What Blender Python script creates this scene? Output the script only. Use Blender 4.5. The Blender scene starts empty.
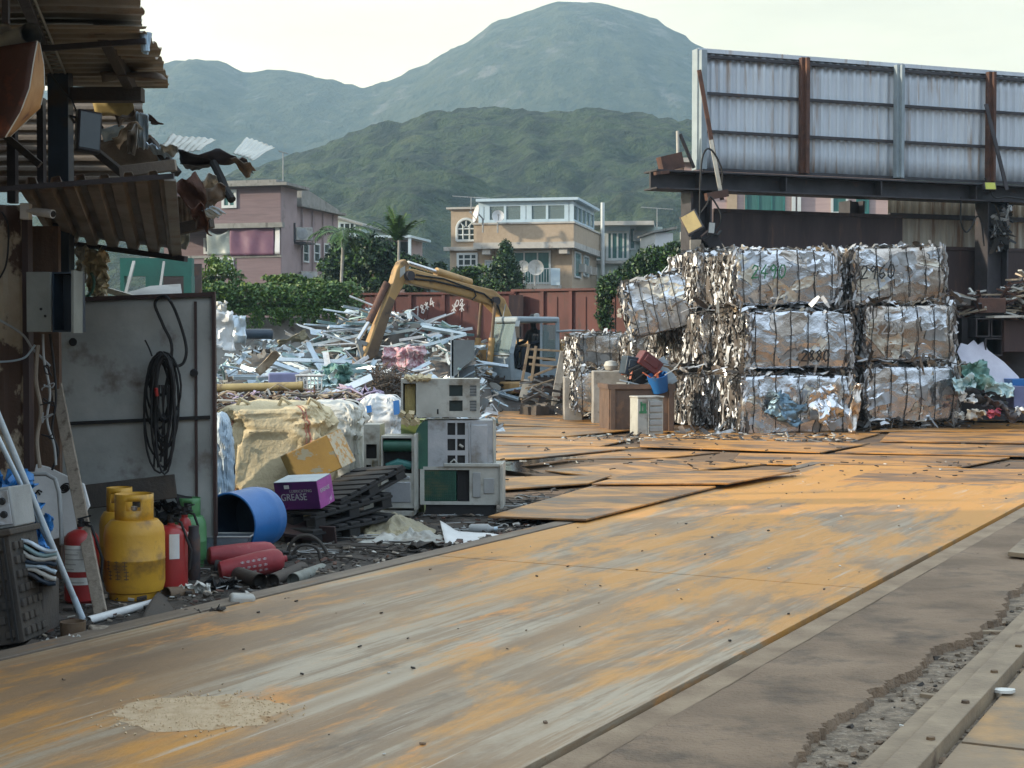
import bpy, math, random
from mathutils import Vector, Matrix, noise, Euler
R = math.radians
rnd = random.Random(11)
sc = bpy.context.scene
C = sc.collection
# ---------------------------------------------------------------- camera
HAZE = 0.00042
FPX = 1540.0
EYE = 1.6
PITCH = math.atan(43 / FPX)
cam = bpy.data.cameras.new('camera')
cam.sensor_width = 36.0
cam.lens = FPX / 1024 * 36.0
cam.clip_start = 0.1
cam.clip_end = 6000
camo = bpy.data.objects.new('camera', cam)
C.objects.link(camo)
camo.location = (0, 0, EYE)
camo.rotation_euler = (R(90) - PITCH, 0, 0)
sc.camera = camo
# ---------------------------------------------------------------- world and sun
SUN_EL, SUN_AZ = 17.0, -101.0          # azimuth from +Y, negative is towards -X
w = bpy.data.worlds.new('World')
sc.world = w
w.use_nodes = True
nt = w.node_tree
nt.nodes.clear()
wo = nt.nodes.new('ShaderNodeOutputWorld')
bg = nt.nodes.new('ShaderNodeBackground')
bg.inputs['Strength'].default_value = 0.1
sky = nt.nodes.new('ShaderNodeTexSky')
sky.sky_type = 'NISHITA'
sky.sun_disc = False
sky.sun_elevation = R(SUN_EL)
sky.sun_rotation = R(SUN_AZ)
sky.air_density = 1.2
sky.dust_density = 2.0
tc = nt.nodes.new('ShaderNodeTexCoord')
mp = nt.nodes.new('ShaderNodeMapping')
mp.inputs['Scale'].default_value = (1.6, 1.6, 6.0)
nz = nt.nodes.new('ShaderNodeTexNoise')
nz.inputs['Scale'].default_value = 1.7
nz.inputs['Detail'].default_value = 6
mr = nt.nodes.new('ShaderNodeMapRange')
mr.inputs['From Min'].default_value = 0.3
mr.inputs['From Max'].default_value = 0.7
mr.inputs['To Min'].default_value = 0.80
mr.inputs['To Max'].default_value = 0.97
ramp = nt.nodes.new('ShaderNodeValToRGB')     # thin cloud: creamy low down, cooler overhead
sep = nt.nodes.new('ShaderNodeSeparateXYZ')
ramp.color_ramp.elements[0].position = 0.02
ramp.color_ramp.elements[0].color = (1.0, .81, .45, 1)
ramp.color_ramp.elements[1].position = 0.5
ramp.color_ramp.elements[1].color = (0.55, 0.58, 0.58, 1)
e = ramp.color_ramp.elements.new(0.22)
e.color = (0.70, 0.66, 0.47, 1)
sm = nt.nodes.new('ShaderNodeVectorMath')
sm.operation = 'SCALE'
sm.inputs['Scale'].default_value = 16.0
mx = nt.nodes.new('ShaderNodeMix')
mx.data_type = 'RGBA'
L = nt.links.new
L(tc.outputs['Generated'], mp.inputs['Vector'])
L(mp.outputs['Vector'], nz.inputs['Vector'])
L(nz.outputs['Fac'], mr.inputs['Value'])
L(tc.outputs['Generated'], sep.inputs[0])
L(sep.outputs['Z'], ramp.inputs['Fac'])
dt = nt.nodes.new('ShaderNodeVectorMath'); dt.operation = 'DOT_PRODUCT'
dt.inputs[1].default_value = (-.66, .75, 0)
dm = nt.nodes.new('ShaderNodeMapRange'); dm.inputs['From Min'].default_value = -.35; dm.inputs['From Max'].default_value = .55
cm = nt.nodes.new('ShaderNodeMix'); cm.data_type = 'RGBA'
r2 = nt.nodes.new('ShaderNodeValToRGB')       # the side away from the glow: dull low down, bright overhead
r2.color_ramp.elements[0].position = 0.03; r2.color_ramp.elements[0].color = (.07, .075, .08, 1)
r2.color_ramp.elements[1].position = 0.5; r2.color_ramp.elements[1].color = (.56, .68, .82, 1)
L(sep.outputs['Z'], r2.inputs['Fac']); L(r2.outputs['Color'], cm.inputs[6])
L(tc.outputs['Generated'], dt.inputs[0]); L(dt.outputs['Value'], dm.inputs['Value']); L(dm.outputs['Result'], cm.inputs['Factor'])
L(ramp.outputs['Color'], cm.inputs[7])
cn = nt.nodes.new('ShaderNodeMapRange'); cn.inputs['From Min'].default_value = .35; cn.inputs['From Max'].default_value = .68
cn.inputs['To Min'].default_value = 12.0; cn.inputs['To Max'].default_value = 18.5
nz2 = nt.nodes.new('ShaderNodeTexNoise'); nz2.inputs['Scale'].default_value = 1.3; nz2.inputs['Detail'].default_value = 7; nz2.inputs['Roughness'].default_value = .58
mp2 = nt.nodes.new('ShaderNodeMapping'); mp2.inputs['Scale'].default_value = (1.3, 1.3, 5.5); mp2.inputs['Location'].default_value = (3.1, .4, 1.7)
L(tc.outputs['Generated'], mp2.inputs['Vector']); L(mp2.outputs['Vector'], nz2.inputs['Vector']); L(nz2.outputs['Fac'], cn.inputs['Value']); L(cn.outputs['Result'], sm.inputs['Scale'])
L(cm.outputs[2], sm.inputs[0])
L(mr.outputs['Result'], mx.inputs['Factor'])
L(sky.outputs['Color'], mx.inputs[6])
L(sm.outputs['Vector'], mx.inputs[7])
L(mx.outputs[2], bg.inputs['Color'])
L(bg.outputs['Background'], wo.inputs['Surface'])
sl = bpy.data.lights.new('sun', 'SUN')
sl.energy = 4.0
sl.angle = R(1.5)
sl.color = (1.0, 0.87, 0.68)
so = bpy.data.objects.new('sun', sl)
C.objects.link(so)
sd = Vector((math.sin(R(SUN_AZ)) * math.cos(R(SUN_EL)), math.cos(R(SUN_AZ)) * math.cos(R(SUN_EL)), math.sin(R(SUN_EL))))
so.rotation_euler = sd.to_track_quat('Z', 'Y').to_euler()
vs = sc.view_settings
sc.display_settings.display_device = 'sRGB'
vs.view_transform = 'Standard'
vs.look = 'None'
vs.exposure = 0.72
vs.gamma = 1.0
vs.use_curve_mapping = False
sc.cycles.max_bounces = 5
sc.cycles.diffuse_bounces = 3
sc.cycles.glossy_bounces = 3
sc.cycles.transparent_max_bounces = 8
sc.cycles.volume_bounces = 0
sc.cycles.use_denoising = True
sc.cycles.caustics_reflective = False
sc.cycles.caustics_refractive = False
# ---------------------------------------------------------------- helpers
CP, SP = math.cos(PITCH), math.sin(PITCH)
CAM = Vector((0, 0, EYE))
def ray(px, py):
    cx, cy = (px - 512) / FPX, (384 - py) / FPX
    return Vector((cx, CP + cy * SP, -SP + cy * CP))
def P(px, py, Y):                     # world point seen at a pixel, Y metres ahead
    d = ray(px, py)
    return CAM + d * (Y / d.y)
def G(px, py, z=0.0):                 # ground point seen at a pixel
    d = ray(px, py)
    return CAM + d * ((z - EYE) / d.z)
class Frame:                          # a vertical building frame: x along its front, y inwards
    def __init__(s, o, yaw):
        s.o = Vector((o[0], o[1], 0)); s.yaw = yaw
        c, n = math.cos(yaw), math.sin(yaw)
        s.ux, s.uy = Vector((c, n, 0)), Vector((-n, c, 0))
    def hit(s, px, py, ly=0.0):       # -> (lx, lz) on the plane local y = ly
        d = ray(px, py)
        t = (s.o + s.uy * ly - CAM).dot(s.uy) / d.dot(s.uy)
        p = CAM + d * t
        return (p - s.o).dot(s.ux), p.z
    def hitx(s, px, py, lx=0.0):      # -> (ly, lz) on the plane local x = lx
        d = ray(px, py)
        t = (s.o + s.ux * lx - CAM).dot(s.ux) / d.dot(s.ux)
        p = CAM + d * t
        return (p - s.o).dot(s.uy), p.z
def rot3(r):
    if r is None: return Matrix.Identity(3)
    if isinstance(r, Matrix): return r
    return Euler(r).to_matrix()
class MB:
    def __init__(s): s.v, s.f, s.m = [], [], []
    def add(s, vs, fs, mi=0):
        o = len(s.v)
        s.v += [Vector(v) for v in vs]
        s.f += [tuple(i + o for i in f) for f in fs]
        s.m += ([mi] * len(fs) if isinstance(mi, int) else list(mi))
        return s
    def box(s, c, size, r=None, mi=0):
        m = rot3(r); c = Vector(c); h = [a / 2 for a in size]
        vs = [c + m @ Vector((x * h[0], y * h[1], z * h[2])) for x in (-1, 1) for y in (-1, 1) for z in (-1, 1)]
        return s.add(vs, [(0, 1, 3, 2), (4, 6, 7, 5), (0, 4, 5, 1), (2, 3, 7, 6), (0, 2, 6, 4), (1, 5, 7, 3)], mi)
    def bb(s, x0, y0, z0, x1, y1, z1, mi=0):
        return s.box(((x0 + x1) / 2, (y0 + y1) / 2, (z0 + z1) / 2), (abs(x1 - x0), abs(y1 - y0), abs(z1 - z0)), None, mi)
    def pbox(s, px0, py0, px1, py1, Y, d, mi=0):
        a, b = P(px0, py0, Y), P(px1, py1, Y)
        return s.bb(a.x, Y, b.z, b.x, Y + d, a.z, mi)
    def bar(s, p0, p1, wd, ht, mi=0, up=(0, 0, 1)):     # a rectangular bar between two points
        p0, p1 = Vector(p0), Vector(p1)
        z = (p1 - p0); ln = z.length; z.normalize()
        u = Vector(up)
        if abs(z.dot(u)) > .95: u = Vector((0, 1, 0))
        x = u.cross(z).normalized(); y = z.cross(x)
        m = Matrix((x, y, z)).transposed()
        return s.box((p0 + p1) / 2, (wd, ht, ln), m, mi)
    def tube(s, pts, r, n=8, mi=0, cap=True):
        pts = [Vector(p) for p in pts]; k = len(pts)
        rs = r if isinstance(r, (list, tuple)) else [r] * k
        vs, fs = [], []; pu = None
        for i, p in enumerate(pts):
            t = (pts[min(i + 1, k - 1)] - pts[max(i - 1, 0)])
            t = t.normalized() if t.length > 1e-9 else Vector((0, 0, 1))
            if pu is None:
                u = Vector((0, 0, 1)) if abs(t.z) < .9 else Vector((1, 0, 0))
            else: u = pu
            u = (u - t * u.dot(t)).normalized(); pu = u; q = t.cross(u)
            vs += [p + (u * math.cos(6.2832 * j / n) + q * math.sin(6.2832 * j / n)) * rs[i] for j in range(n)]
        for i in range(k - 1):
            fs += [(i * n + j, i * n + (j + 1) % n, (i + 1) * n + (j + 1) % n, (i + 1) * n + j) for j in range(n)]
        if cap: fs += [tuple(range(n - 1, -1, -1)), tuple((k - 1) * n + j for j in range(n))]
        return s.add(vs, fs, mi)
    def lathe(s, prof, c=(0, 0, 0), r=None, n=24, mi=0):
        m = rot3(r); c = Vector(c); vs, fs = [], []
        for (rr, z) in prof:
            vs += [c + m @ Vector((rr * math.cos(6.28319 * j / n), rr * math.sin(6.28319 * j / n), z)) for j in range(n)]
        for i in range(len(prof) - 1):
            fs += [(i * n + j, i * n + (j + 1) % n, (i + 1) * n + (j + 1) % n, (i + 1) * n + j) for j in range(n)]
        return s.add(vs, fs, mi)
    def prism(s, out, vec, mi=0):     # planar outline (3D points) pushed along vec
        out = [Vector(p) for p in out]; v = Vector(vec); n = len(out)
        return s.add(out + [p + v for p in out], [tuple(range(n)), tuple(range(2 * n - 1, n - 1, -1))] +
                     [(i, i + n, (i + 1) % n + n, (i + 1) % n) for i in range(n)], mi)
    def grid(s, fn, nu, nv, mi=0):
        vs = [fn(i / nu, j / nv) for i in range(nu + 1) for j in range(nv + 1)]
        fs = [(i * (nv + 1) + j, (i + 1) * (nv + 1) + j, (i + 1) * (nv + 1) + j + 1, i * (nv + 1) + j + 1) for i in range(nu) for j in range(nv)]
        return s.add(vs, fs, mi)
    def ribbon(s, pts, side, mi=0):   # a strip along pts, widened by side vectors
        vs = []
        for p, q in zip(pts, side): vs += [Vector(p) - q, Vector(p) + q]
        return s.add(vs, [(2 * i, 2 * i + 1, 2 * i + 3, 2 * i + 2) for i in range(len(pts) - 1)], mi)
    def build(s, name, mats, parent=None, smooth=35, bevel=0, solid=0, world=True, origin=None, weld=False):
        if not isinstance(mats, (list, tuple)): mats = [mats]
        inv = Matrix.Identity(4)
        if parent is not None and world:
            m = Matrix.Identity(4); q = parent
            while q is not None: m = q.matrix_basis @ m; q = q.parent
            inv = m.inverted()
        if origin is not None: inv = Matrix.Translation(-Vector(origin))
        me = bpy.data.meshes.new(name)
        me.from_pydata([inv @ v for v in s.v], [], s.f)
        for m_ in mats: me.materials.append(m_)
        if len(mats) > 1: me.polygons.foreach_set('material_index', [min(i, len(mats) - 1) for i in s.m])
        me.validate()
        if smooth:
            me.polygons.foreach_set('use_smooth', [True] * len(me.polygons))
            me.set_sharp_from_angle(angle=R(smooth))
        o = bpy.data.objects.new(name, me)
        C.objects.link(o)
        if parent is not None: o.parent = parent
        if origin is not None: o.location = origin
        if weld:
            md = o.modifiers.new('weld', 'WELD'); md.merge_threshold = 0.0005
        if solid:
            md = o.modifiers.new('solid', 'SOLIDIFY'); md.thickness = solid; md.offset = 0
        if bevel:
            md = o.modifiers.new('bevel', 'BEVEL'); md.width = bevel; md.segments = 2; md.limit_method = 'ANGLE'; md.angle_limit = R(40)
        return o
def tag(o, label, cat, group=None, kind=None):
    if label: o['label'] = label
    if cat: o['category'] = cat
    if group: o['group'] = group
    if kind: o['kind'] = kind
    return o
def thing(name, label, cat, loc=(0, 0, 0), yaw=0, group=None):
    o = bpy.data.objects.new(name, None)
    C.objects.link(o)
    o.location = loc
    o.rotation_euler = (0, 0, yaw)
    return tag(o, label, cat, group)
def solo(name, mb, mats, label, cat, group=None, kind=None, **k):
    n = len(mb.v)
    ox = sum(v.x for v in mb.v) / n; oy = sum(v.y for v in mb.v) / n; oz = min(v.z for v in mb.v)
    return tag(mb.build(name, mats, None, origin=(ox, oy, oz), **k), label, cat, group, kind)
def struct(name, mb, mats, **k):
    return tag(mb.build(name, mats, None, **k), None, None, None, 'structure')
def copy_tree(o, parent=None):
    c = o.copy(); C.objects.link(c); c.parent = parent
    for ch in list(o.children): copy_tree(ch, c)
    return c
def nv(p, f=1.0, o=0.0):
    p = Vector(p)
    return noise.noise_vector(p * f + Vector((o, o * 1.7, -o)))
def n1(p, f=1.0, o=0.0):
    p = Vector(p)
    return noise.noise(p * f + Vector((o, o * 1.7, -o)))
# ---------------------------------------------------------------- materials
def mat(name, c1, c2=None, c3=None, rough=.6, rv=.2, metal=0.0, scale=3.0, bump=.25, bscale=40, stretch=(1, 1, 1),
        t3=(.58, .66), scale3=1.6, stretch3=None, m3=None, r3=None, dist=.02, crackle=0, ramp=(.35, .65)):
    m = bpy.data.materials.new(name); m.use_nodes = True
    t = m.node_tree; N = t.nodes; K = t.links.new
    b = N['Principled BSDF']
    co = N.new('ShaderNodeTexCoord'); oi = N.new('ShaderNodeObjectInfo')
    ad = N.new('ShaderNodeVectorMath'); ad.operation = 'ADD'
    mu = N.new('ShaderNodeMath'); mu.operation = 'MULTIPLY'; mu.inputs[1].default_value = 23.0
    K(oi.outputs['Random'], mu.inputs[0]); K(co.outputs['Object'], ad.inputs[0]); K(mu.outputs[0], ad.inputs[1])
    def nz(sc_, st, det=6):
        mp = N.new('ShaderNodeMapping'); mp.inputs['Scale'].default_value = st
        K(ad.outputs[0], mp.inputs['Vector'])
        n = N.new('ShaderNodeTexNoise'); n.inputs['Scale'].default_value = sc_; n.inputs['Detail'].default_value = det; n.inputs['Roughness'].default_value = .62
        K(mp.outputs[0], n.inputs['Vector']); return n
    def mrange(src, a, c, lo=0., hi=1.):
        q = N.new('ShaderNodeMapRange'); K(src, q.inputs['Value'])
        q.inputs['From Min'].default_value = a; q.inputs['From Max'].default_value = c
        q.inputs['To Min'].default_value = lo; q.inputs['To Max'].default_value = hi; return q.outputs['Result']
    c2 = c2 or tuple(x * .72 for x in c1)
    n_a = nz(scale, stretch)
    mixa = N.new('ShaderNodeMix'); mixa.data_type = 'RGBA'
    K(mrange(n_a.outputs['Fac'], *ramp), mixa.inputs['Factor'])
    mixa.inputs[6].default_value = (*c1, 1); mixa.inputs[7].default_value = (*c2, 1)
    colr = mixa.outputs[2]
    f3 = None
    if c3:
        n_c = nz(scale3, stretch3 or stretch)
        f3 = mrange(n_c.outputs['Fac'], *t3)
        mc = N.new('ShaderNodeMix'); mc.data_type = 'RGBA'
        K(f3, mc.inputs['Factor']); K(colr, mc.inputs[6]); mc.inputs[7].default_value = (*c3, 1); colr = mc.outputs[2]
    K(colr, b.inputs['Base Color'])
    rr = mrange(n_a.outputs['Fac'], .3, .7, max(.03, rough - rv / 2), min(1, rough + rv / 2))
    if f3 is not None and r3 is not None:
        x = N.new('ShaderNodeMix'); K(f3, x.inputs[0]); K(rr, x.inputs[2]); x.inputs[3].default_value = r3; rr = x.outputs[0]
    K(rr, b.inputs['Roughness'])
    if f3 is not None and m3 is not None:
        x = N.new('ShaderNodeMix'); K(f3, x.inputs[0]); x.inputs[2].default_value = metal; x.inputs[3].default_value = m3; K(x.outputs[0], b.inputs['Metallic'])
    else: b.inputs['Metallic'].default_value = metal
    if bump:
        nb = nz(bscale, (1, 1, 1), 4); src = nb.outputs['Fac']
        if crackle:
            vo = N.new('ShaderNodeTexVoronoi'); vo.inputs['Scale'].default_value = crackle; vo.feature = 'F1'
            vo.distance = 'MINKOWSKI' if False else 'EUCLIDEAN'
            K(ad.outputs[0], vo.inputs['Vector'])
            mm = N.new('ShaderNodeMath'); mm.operation = 'ADD'; K(src, mm.inputs[0]); K(vo.outputs['Distance'], mm.inputs[1]); src = mm.outputs[0]
        bu = N.new('ShaderNodeBump'); bu.inputs['Strength'].default_value = bump; bu.inputs['Distance'].default_value = dist
        K(src, bu.inputs['Height']); K(bu.outputs[0], b.inputs['Normal'])
    return m
def glass(name, tint, rough=.03, alpha=.55):
    m = bpy.data.materials.new(name); m.use_nodes = True
    t = m.node_tree; N = t.nodes; K = t.links.new
    b = N['Principled BSDF']; b.inputs['Base Color'].default_value = (*tint, 1); b.inputs['Roughness'].default_value = rough
    tr = N.new('ShaderNodeBsdfTransparent'); tr.inputs[0].default_value = (.8, .88, .86, 1)
    mx_ = N.new('ShaderNodeMixShader'); mx_.inputs[0].default_value = alpha
    K(tr.outputs[0], mx_.inputs[1]); K(b.outputs[0], mx_.inputs[2]); K(mx_.outputs[0], N['Material Output'].inputs['Surface'])
    return m
RUST = (.16, .065, .03)
M = dict(
    dirt=mat('dirt', (.07, .058, .046), (.035, .03, .026), (.12, .10, .08), rough=.85, scale=1.3, bump=.7, bscale=25, scale3=5, dist=.05),
    gravel=mat('gravel', (.32, .25, .175), (.12, .095, .07), (.42, .36, .28), rough=.9, scale=16, bump=.9, bscale=70, scale3=40, t3=(.55, .7)),
    concrete=mat('concrete', (.28, .195, .125), (.175, .122, .08), (.105, .078, .056), rough=.85, scale=1.4, bump=.7, bscale=45, scale3=3.2, t3=(.5, .72), dist=.03),
    concrete_lip=mat('concrete_lip', (.32, .235, .15), (.22, .155, .10), (.13, .10, .075), rough=.8, scale=4, bump=.4, bscale=60),
    block=mat('block', (.36, .35, .32), (.24, .225, .2), (.14, .12, .1), rough=.9, scale=3, bump=.4, scale3=2.5),
    plate=mat('plate', (.54, .25, .055), (.31, .15, .052), (.12, .078, .048), rough=.5, rv=.3, scale=1.1, bump=.25, bscale=50, stretch=(1, 2.2, 1), scale3=1.1, t3=(.45, .62), r3=.38),
    steel_dark=mat('steel_dark', (.045, .04, .045), (.025, .022, .025), (.10, .05, .03), rough=.55, scale=3, bump=.2, scale3=4, t3=(.6, .75)),
    steel_brown=mat('steel_brown', (.05, .026, .023), (.032, .018, .017), (.105, .055, .036), rough=.6, scale=1.2, bump=.15, stretch=(3, 3, .5), scale3=2, t3=(.56, .75)),
    rust=mat('rust', (.11, .050, .032), (.062, .032, .025), (.20, .09, .045), rough=.75, scale=4, bump=.4, scale3=3, t3=(.58, .72)),
    rust_red=mat('rust_red', (.125, .032, .024), (.075, .024, .02), (.04, .024, .02), rough=.6, scale=1.1, bump=.15, stretch=(1, 1, .6), scale3=2.4, stretch3=(2, 2, .7), t3=(.56, .72)),
    peel=mat('peel', (.46, .39, .29), (.32, .26, .18), (.075, .042, .028), rough=.75, scale=3, bump=.5, bscale=18, scale3=5, t3=(.50, .56), stretch3=(1.2, 1.2, .8)),
    tin=mat('tin', (.30, .29, .27), (.21, .195, .175), (.16, .095, .06), rough=.5, metal=.35, scale=2, bump=.2, scale3=2.2, t3=(.55, .72), stretch3=(1, 2.2, 1), m3=0),
    tin_brown=mat('tin_brown', (.20, .165, .13), (.125, .10, .078), (.10, .055, .035), rough=.6, metal=.15, scale=2, bump=.25, scale3=3, t3=(.55, .68)),
    tin_roof=mat('tin_roof', (.33, .29, .225), (.23, .20, .155), (.17, .10, .065), rough=.55, metal=.15, scale=2, bump=.2, scale3=3, t3=(.56, .7), stretch3=(1, 2, 1)),
    wood_rusty=mat('wood_rusty', (.14, .085, .055), (.08, .05, .035), (.21, .12, .07), rough=.8, scale=3, bump=.3, stretch=(5, 5, .5), scale3=3),
    tin_pale=mat('tin_pale', (.62, .63, .58), (.48, .49, .44), (.32, .24, .16), rough=.45, metal=.2, scale=2, bump=.15, scale3=3, t3=(.62, .74)),
    tin_blue=mat('tin_blue', (.36, .50, .62), (.5, .58, .64), (.5, .52, .5), rough=.5, scale=3, bump=.2, scale3=4),
    board=mat('board', (.62, .67, .71), (.50, .55, .60), (.30, .185, .10), rough=.5, metal=.1, scale=.7, bump=.05, scale3=1.5, stretch3=(3.4, 3.4, .22), t3=(.56, .72), stretch=(3, 3, .3)),
    board_cream=mat('board_cream', (.55, .50, .40), (.40, .37, .31), (.24, .14, .08), rough=.6, scale=2, bump=.1, scale3=2, stretch3=(3, 3, .25), t3=(.52, .68), stretch=(3, 3, .3)),
    grey_sheet=mat('grey_sheet', (.44, .46, .44), (.29, .31, .295), (.13, .10, .08), rough=.55, scale=1.8, bump=.15, bscale=14, scale3=2.6, t3=(.54, .68), r3=.8),
    navy=mat('navy', (.024, .045, .072), (.018, .03, .045), (.05, .04, .035), rough=.4, scale=3, bump=.08),
    teal=mat('teal', (.035, .17, .155), (.025, .11, .105), (.06, .05, .04), rough=.5, scale=3, bump=.1),
    box_grey=mat('box_grey', (.215, .23, .205), (.17, .18, .16), (.09, .07, .05), rough=.55, scale=4, bump=.1, scale3=5, t3=(.66, .75)),
    black=mat('black', (.010, .010, .011), (.018, .017, .016), rough=.75, scale=6, bump=.15),
    rubber=mat('rubber', (.03, .027, .024), (.065, .052, .04), (.10, .08, .06), rough=.75, scale=5, bump=.3, scale3=4, t3=(.6, .75)),
    white=mat('white', (.68, .69, .68), (.55, .56, .55), (.33, .30, .26), rough=.45, scale=4, bump=.1, scale3=3, t3=(.64, .78)),
    white_dirty=mat('white_dirty', (.50, .50, .46), (.36, .35, .31), (.2, .17, .13), rough=.55, scale=4, bump=.15, scale3=3, t3=(.58, .74)),
    grey=mat('grey', (.33, .345, .34), (.25, .262, .258), (.13, .115, .1), rough=.5, scale=4, bump=.1, scale3=3, t3=(.64, .78)),
    ac=mat('ac', (.46, .465, .42), (.33, .33, .295), (.16, .13, .09), rough=.5, scale=3, bump=.12, scale3=3.8, t3=(.53, .70)),
    ac_green=mat('ac_green', (.028, .115, .075), (.02, .075, .055), (.10, .13, .07), rough=.5, scale=5, bump=.15, scale3=4),
    ac_foam=mat('ac_foam', (.40, .33, .13), (.29, .22, .09), (.12, .09, .05), rough=.85, scale=6, bump=.5),
    zinc=mat('zinc', (.48, .51, .54), (.36, .39, .42), (.22, .2, .17), rough=.38, metal=.6, scale=4, bump=.15, scale3=4, t3=(.55, .72)),
    yellow=mat('yellow', (.60, .33, .03), (.50, .26, .025), (.16, .085, .035), rough=.45, scale=3, bump=.12, scale3=4, t3=(.53, .70)),
    red=mat('red', (.36, .028, .026), (.26, .022, .022), (.12, .03, .025), rough=.35, scale=4, bump=.08, scale3=5, t3=(.56, .72)),
    red_dull=mat('red_dull', (.30, .028, .035), (.22, .024, .03), (.34, .12, .1), rough=.55, scale=6, bump=.12, scale3=7, t3=(.6, .75)),
    green_gas=mat('green_gas', (.09, .26, .10), (.07, .2, .08), (.15, .16, .09), rough=.45, scale=4, bump=.1, scale3=5),
    blue=mat('blue', (.022, .15, .42), (.02, .12, .34), (.07, .12, .2), rough=.38, scale=3, bump=.06, scale3=4, t3=(.64, .78)),
    blue_dark=mat('blue_dark', (.012, .03, .06), rough=.6),
    tarp_blue=mat('tarp_blue', (.02, .15, .40), (.03, .2, .5), rough=.45, scale=4, bump=.2),
    label=mat('label', (.70, .70, .66), (.55, .55, .50), (.25, .24, .2), rough=.5, scale=20, bump=0, scale3=14, t3=(.62, .7)),
    bag=mat('bag', (.66, .56, .36), (.53, .44, .27), (.30, .22, .13), rough=.75, scale=2.5, bump=.5, bscale=22, scale3=3, t3=(.62, .75), dist=.03),
    bag_white=mat('bag_white', (.62, .61, .55), (.50, .50, .46), (.36, .33, .26), rough=.65, scale=3, bump=.4, bscale=16, scale3=3, t3=(.62, .76), dist=.03),
    cardboard=mat('cardboard', (.28, .185, .05), (.22, .14, .042), (.20, .21, .17), rough=.7, scale=4, bump=.1, scale3=9, t3=(.57, .60), stretch3=(.6, 1, 1.3)),
    carton_side=mat('carton_side', (.55, .48, .34), (.48, .40, .27), (.5, .27, .09), rough=.7, scale=8, bump=.1, scale3=16, t3=(.52, .56)),
    purple=mat('purple', (.11, .022, .12), (.07, .017, .09), (.045, .02, .075), rough=.35, scale=4, bump=.05, scale3=3),
    magenta=mat('magenta', (.34, .06, .30), (.25, .045, .24), (.5, .35, .5), rough=.35, scale=8, bump=.05, scale3=12, t3=(.6, .66)),
    ink_white=mat('ink_white', (.55, .55, .55), rough=.6, bump=0),
    ink_black=mat('ink_black', (.015, .014, .014), rough=.6, bump=0),
    ink_green=mat('ink_green', (.05, .22, .10), rough=.6, bump=0),
    ink_teal=mat('ink_teal', (.05, .33, .36), rough=.6, bump=0),
    ink_red=mat('ink_red', (.38, .13, .09), (.45, .25, .18), rough=.7, bump=0),
    ink_blue=mat('ink_blue', (.05, .22, .60), rough=.6, bump=0),
    ink_grey=mat('ink_grey', (.46, .45, .42), rough=.6, bump=0),
    exc=mat('exc', (.44, .265, .095), (.33, .20, .08), (.11, .07, .04), rough=.5, scale=2.2, bump=.12, scale3=2.4, t3=(.55, .68)),
    exc_dark=mat('exc_dark', (.16, .10, .05), (.095, .062, .04), (.05, .035, .028), rough=.65, scale=3, bump=.3, scale3=3),
    exc_blue=mat('exc_blue', (.30, .36, .39), (.24, .29, .32), (.2, .19, .17), rough=.45, scale=3, bump=.08, scale3=4, t3=(.64, .78)),
    maroon=mat('maroon', (.10, .028, .026), (.07, .022, .02), (.05, .03, .025), rough=.6, scale=3, bump=.2),
    track=mat('track', (.035, .028, .025), (.06, .042, .03), (.10, .065, .04), rough=.7, scale=5, bump=.3, scale3=6),
    chrome=mat('chrome', (.70, .70, .70), (.6, .6, .6), rough=.25, metal=.9, bump=.02),
    wood=mat('wood', (.30, .255, .20), (.2, .165, .125), (.12, .09, .065), rough=.75, scale=3, bump=.3, stretch=(6, 6, .6), scale3=3),
    wood_dark=mat('wood_dark', (.05, .042, .038), (.08, .065, .052), rough=.8, scale=4, bump=.3),
    orange_plate=mat('orange_plate', (.50, .27, .10), (.38, .18, .06), (.2, .08, .04), rough=.6, scale=4, bump=.15, scale3=4),
    brown_plate=mat('brown_plate', (.10, .04, .025), (.06, .028, .02), (.24, .07, .03), rough=.55, scale=5, bump=.2, scale3=5, t3=(.55, .7)),
    pipe_yellow=mat('pipe_yellow', (.40, .31, .13), (.30, .23, .1), (.16, .11, .06), rough=.5, scale=4, bump=.1, scale3=5),
    foil=mat('foil', (.70, .71, .73), (.52, .53, .55), (.30, .23, .17), rough=.22, rv=.2, metal=.95, scale=2.4, bump=.6, bscale=4, crackle=4.5, scale3=2.2, t3=(.60, .78), dist=.03, r3=.5),
    foil_brown=mat('foil_brown', (.56, .50, .44), (.42, .35, .29), (.66, .67, .68), rough=.25, rv=.2, metal=.9, scale=2, bump=.55, bscale=4, crackle=4, scale3=2.6, t3=(.58, .68), dist=.03),
    foil_blue=mat('foil_blue', (.16, .26, .33), (.12, .19, .25), (.4, .42, .42), rough=.36, metal=.5, scale=5, bump=.4, bscale=20, crackle=12, scale3=5),
    scrap_bright=mat('scrap_bright', (.62, .64, .66), (.48, .49, .5), (.34, .31, .27), rough=.45, metal=.45, scale=9, bump=.2, scale3=7),
    scrap_grey=mat('scrap_grey', (.34, .34, .335), (.23, .23, .22), (.15, .11, .085), rough=.45, metal=.45, scale=9, bump=.2, scale3=7),
    scrap_tan=mat('scrap_tan', (.46, .38, .28), (.3, .24, .17), (.2, .13, .08), rough=.5, metal=.35, scale=9, bump=.2, scale3=7),
    scrap_dark=mat('scrap_dark', (.07, .065, .06), (.11, .09, .075), rough=.6, metal=.3, scale=9, bump=.2),
    alu_white=mat('alu_white', (.58, .66, .71), (.46, .54, .60), (.33, .35, .35), rough=.36, metal=.4, scale=5, bump=.08, scale3=4, t3=(.62, .75)),
    alu_blue=mat('alu_blue', (.42, .52, .57), (.36, .44, .5), (.6, .62, .62), rough=.4, metal=.25, scale=5, bump=.08, scale3=4),
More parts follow.
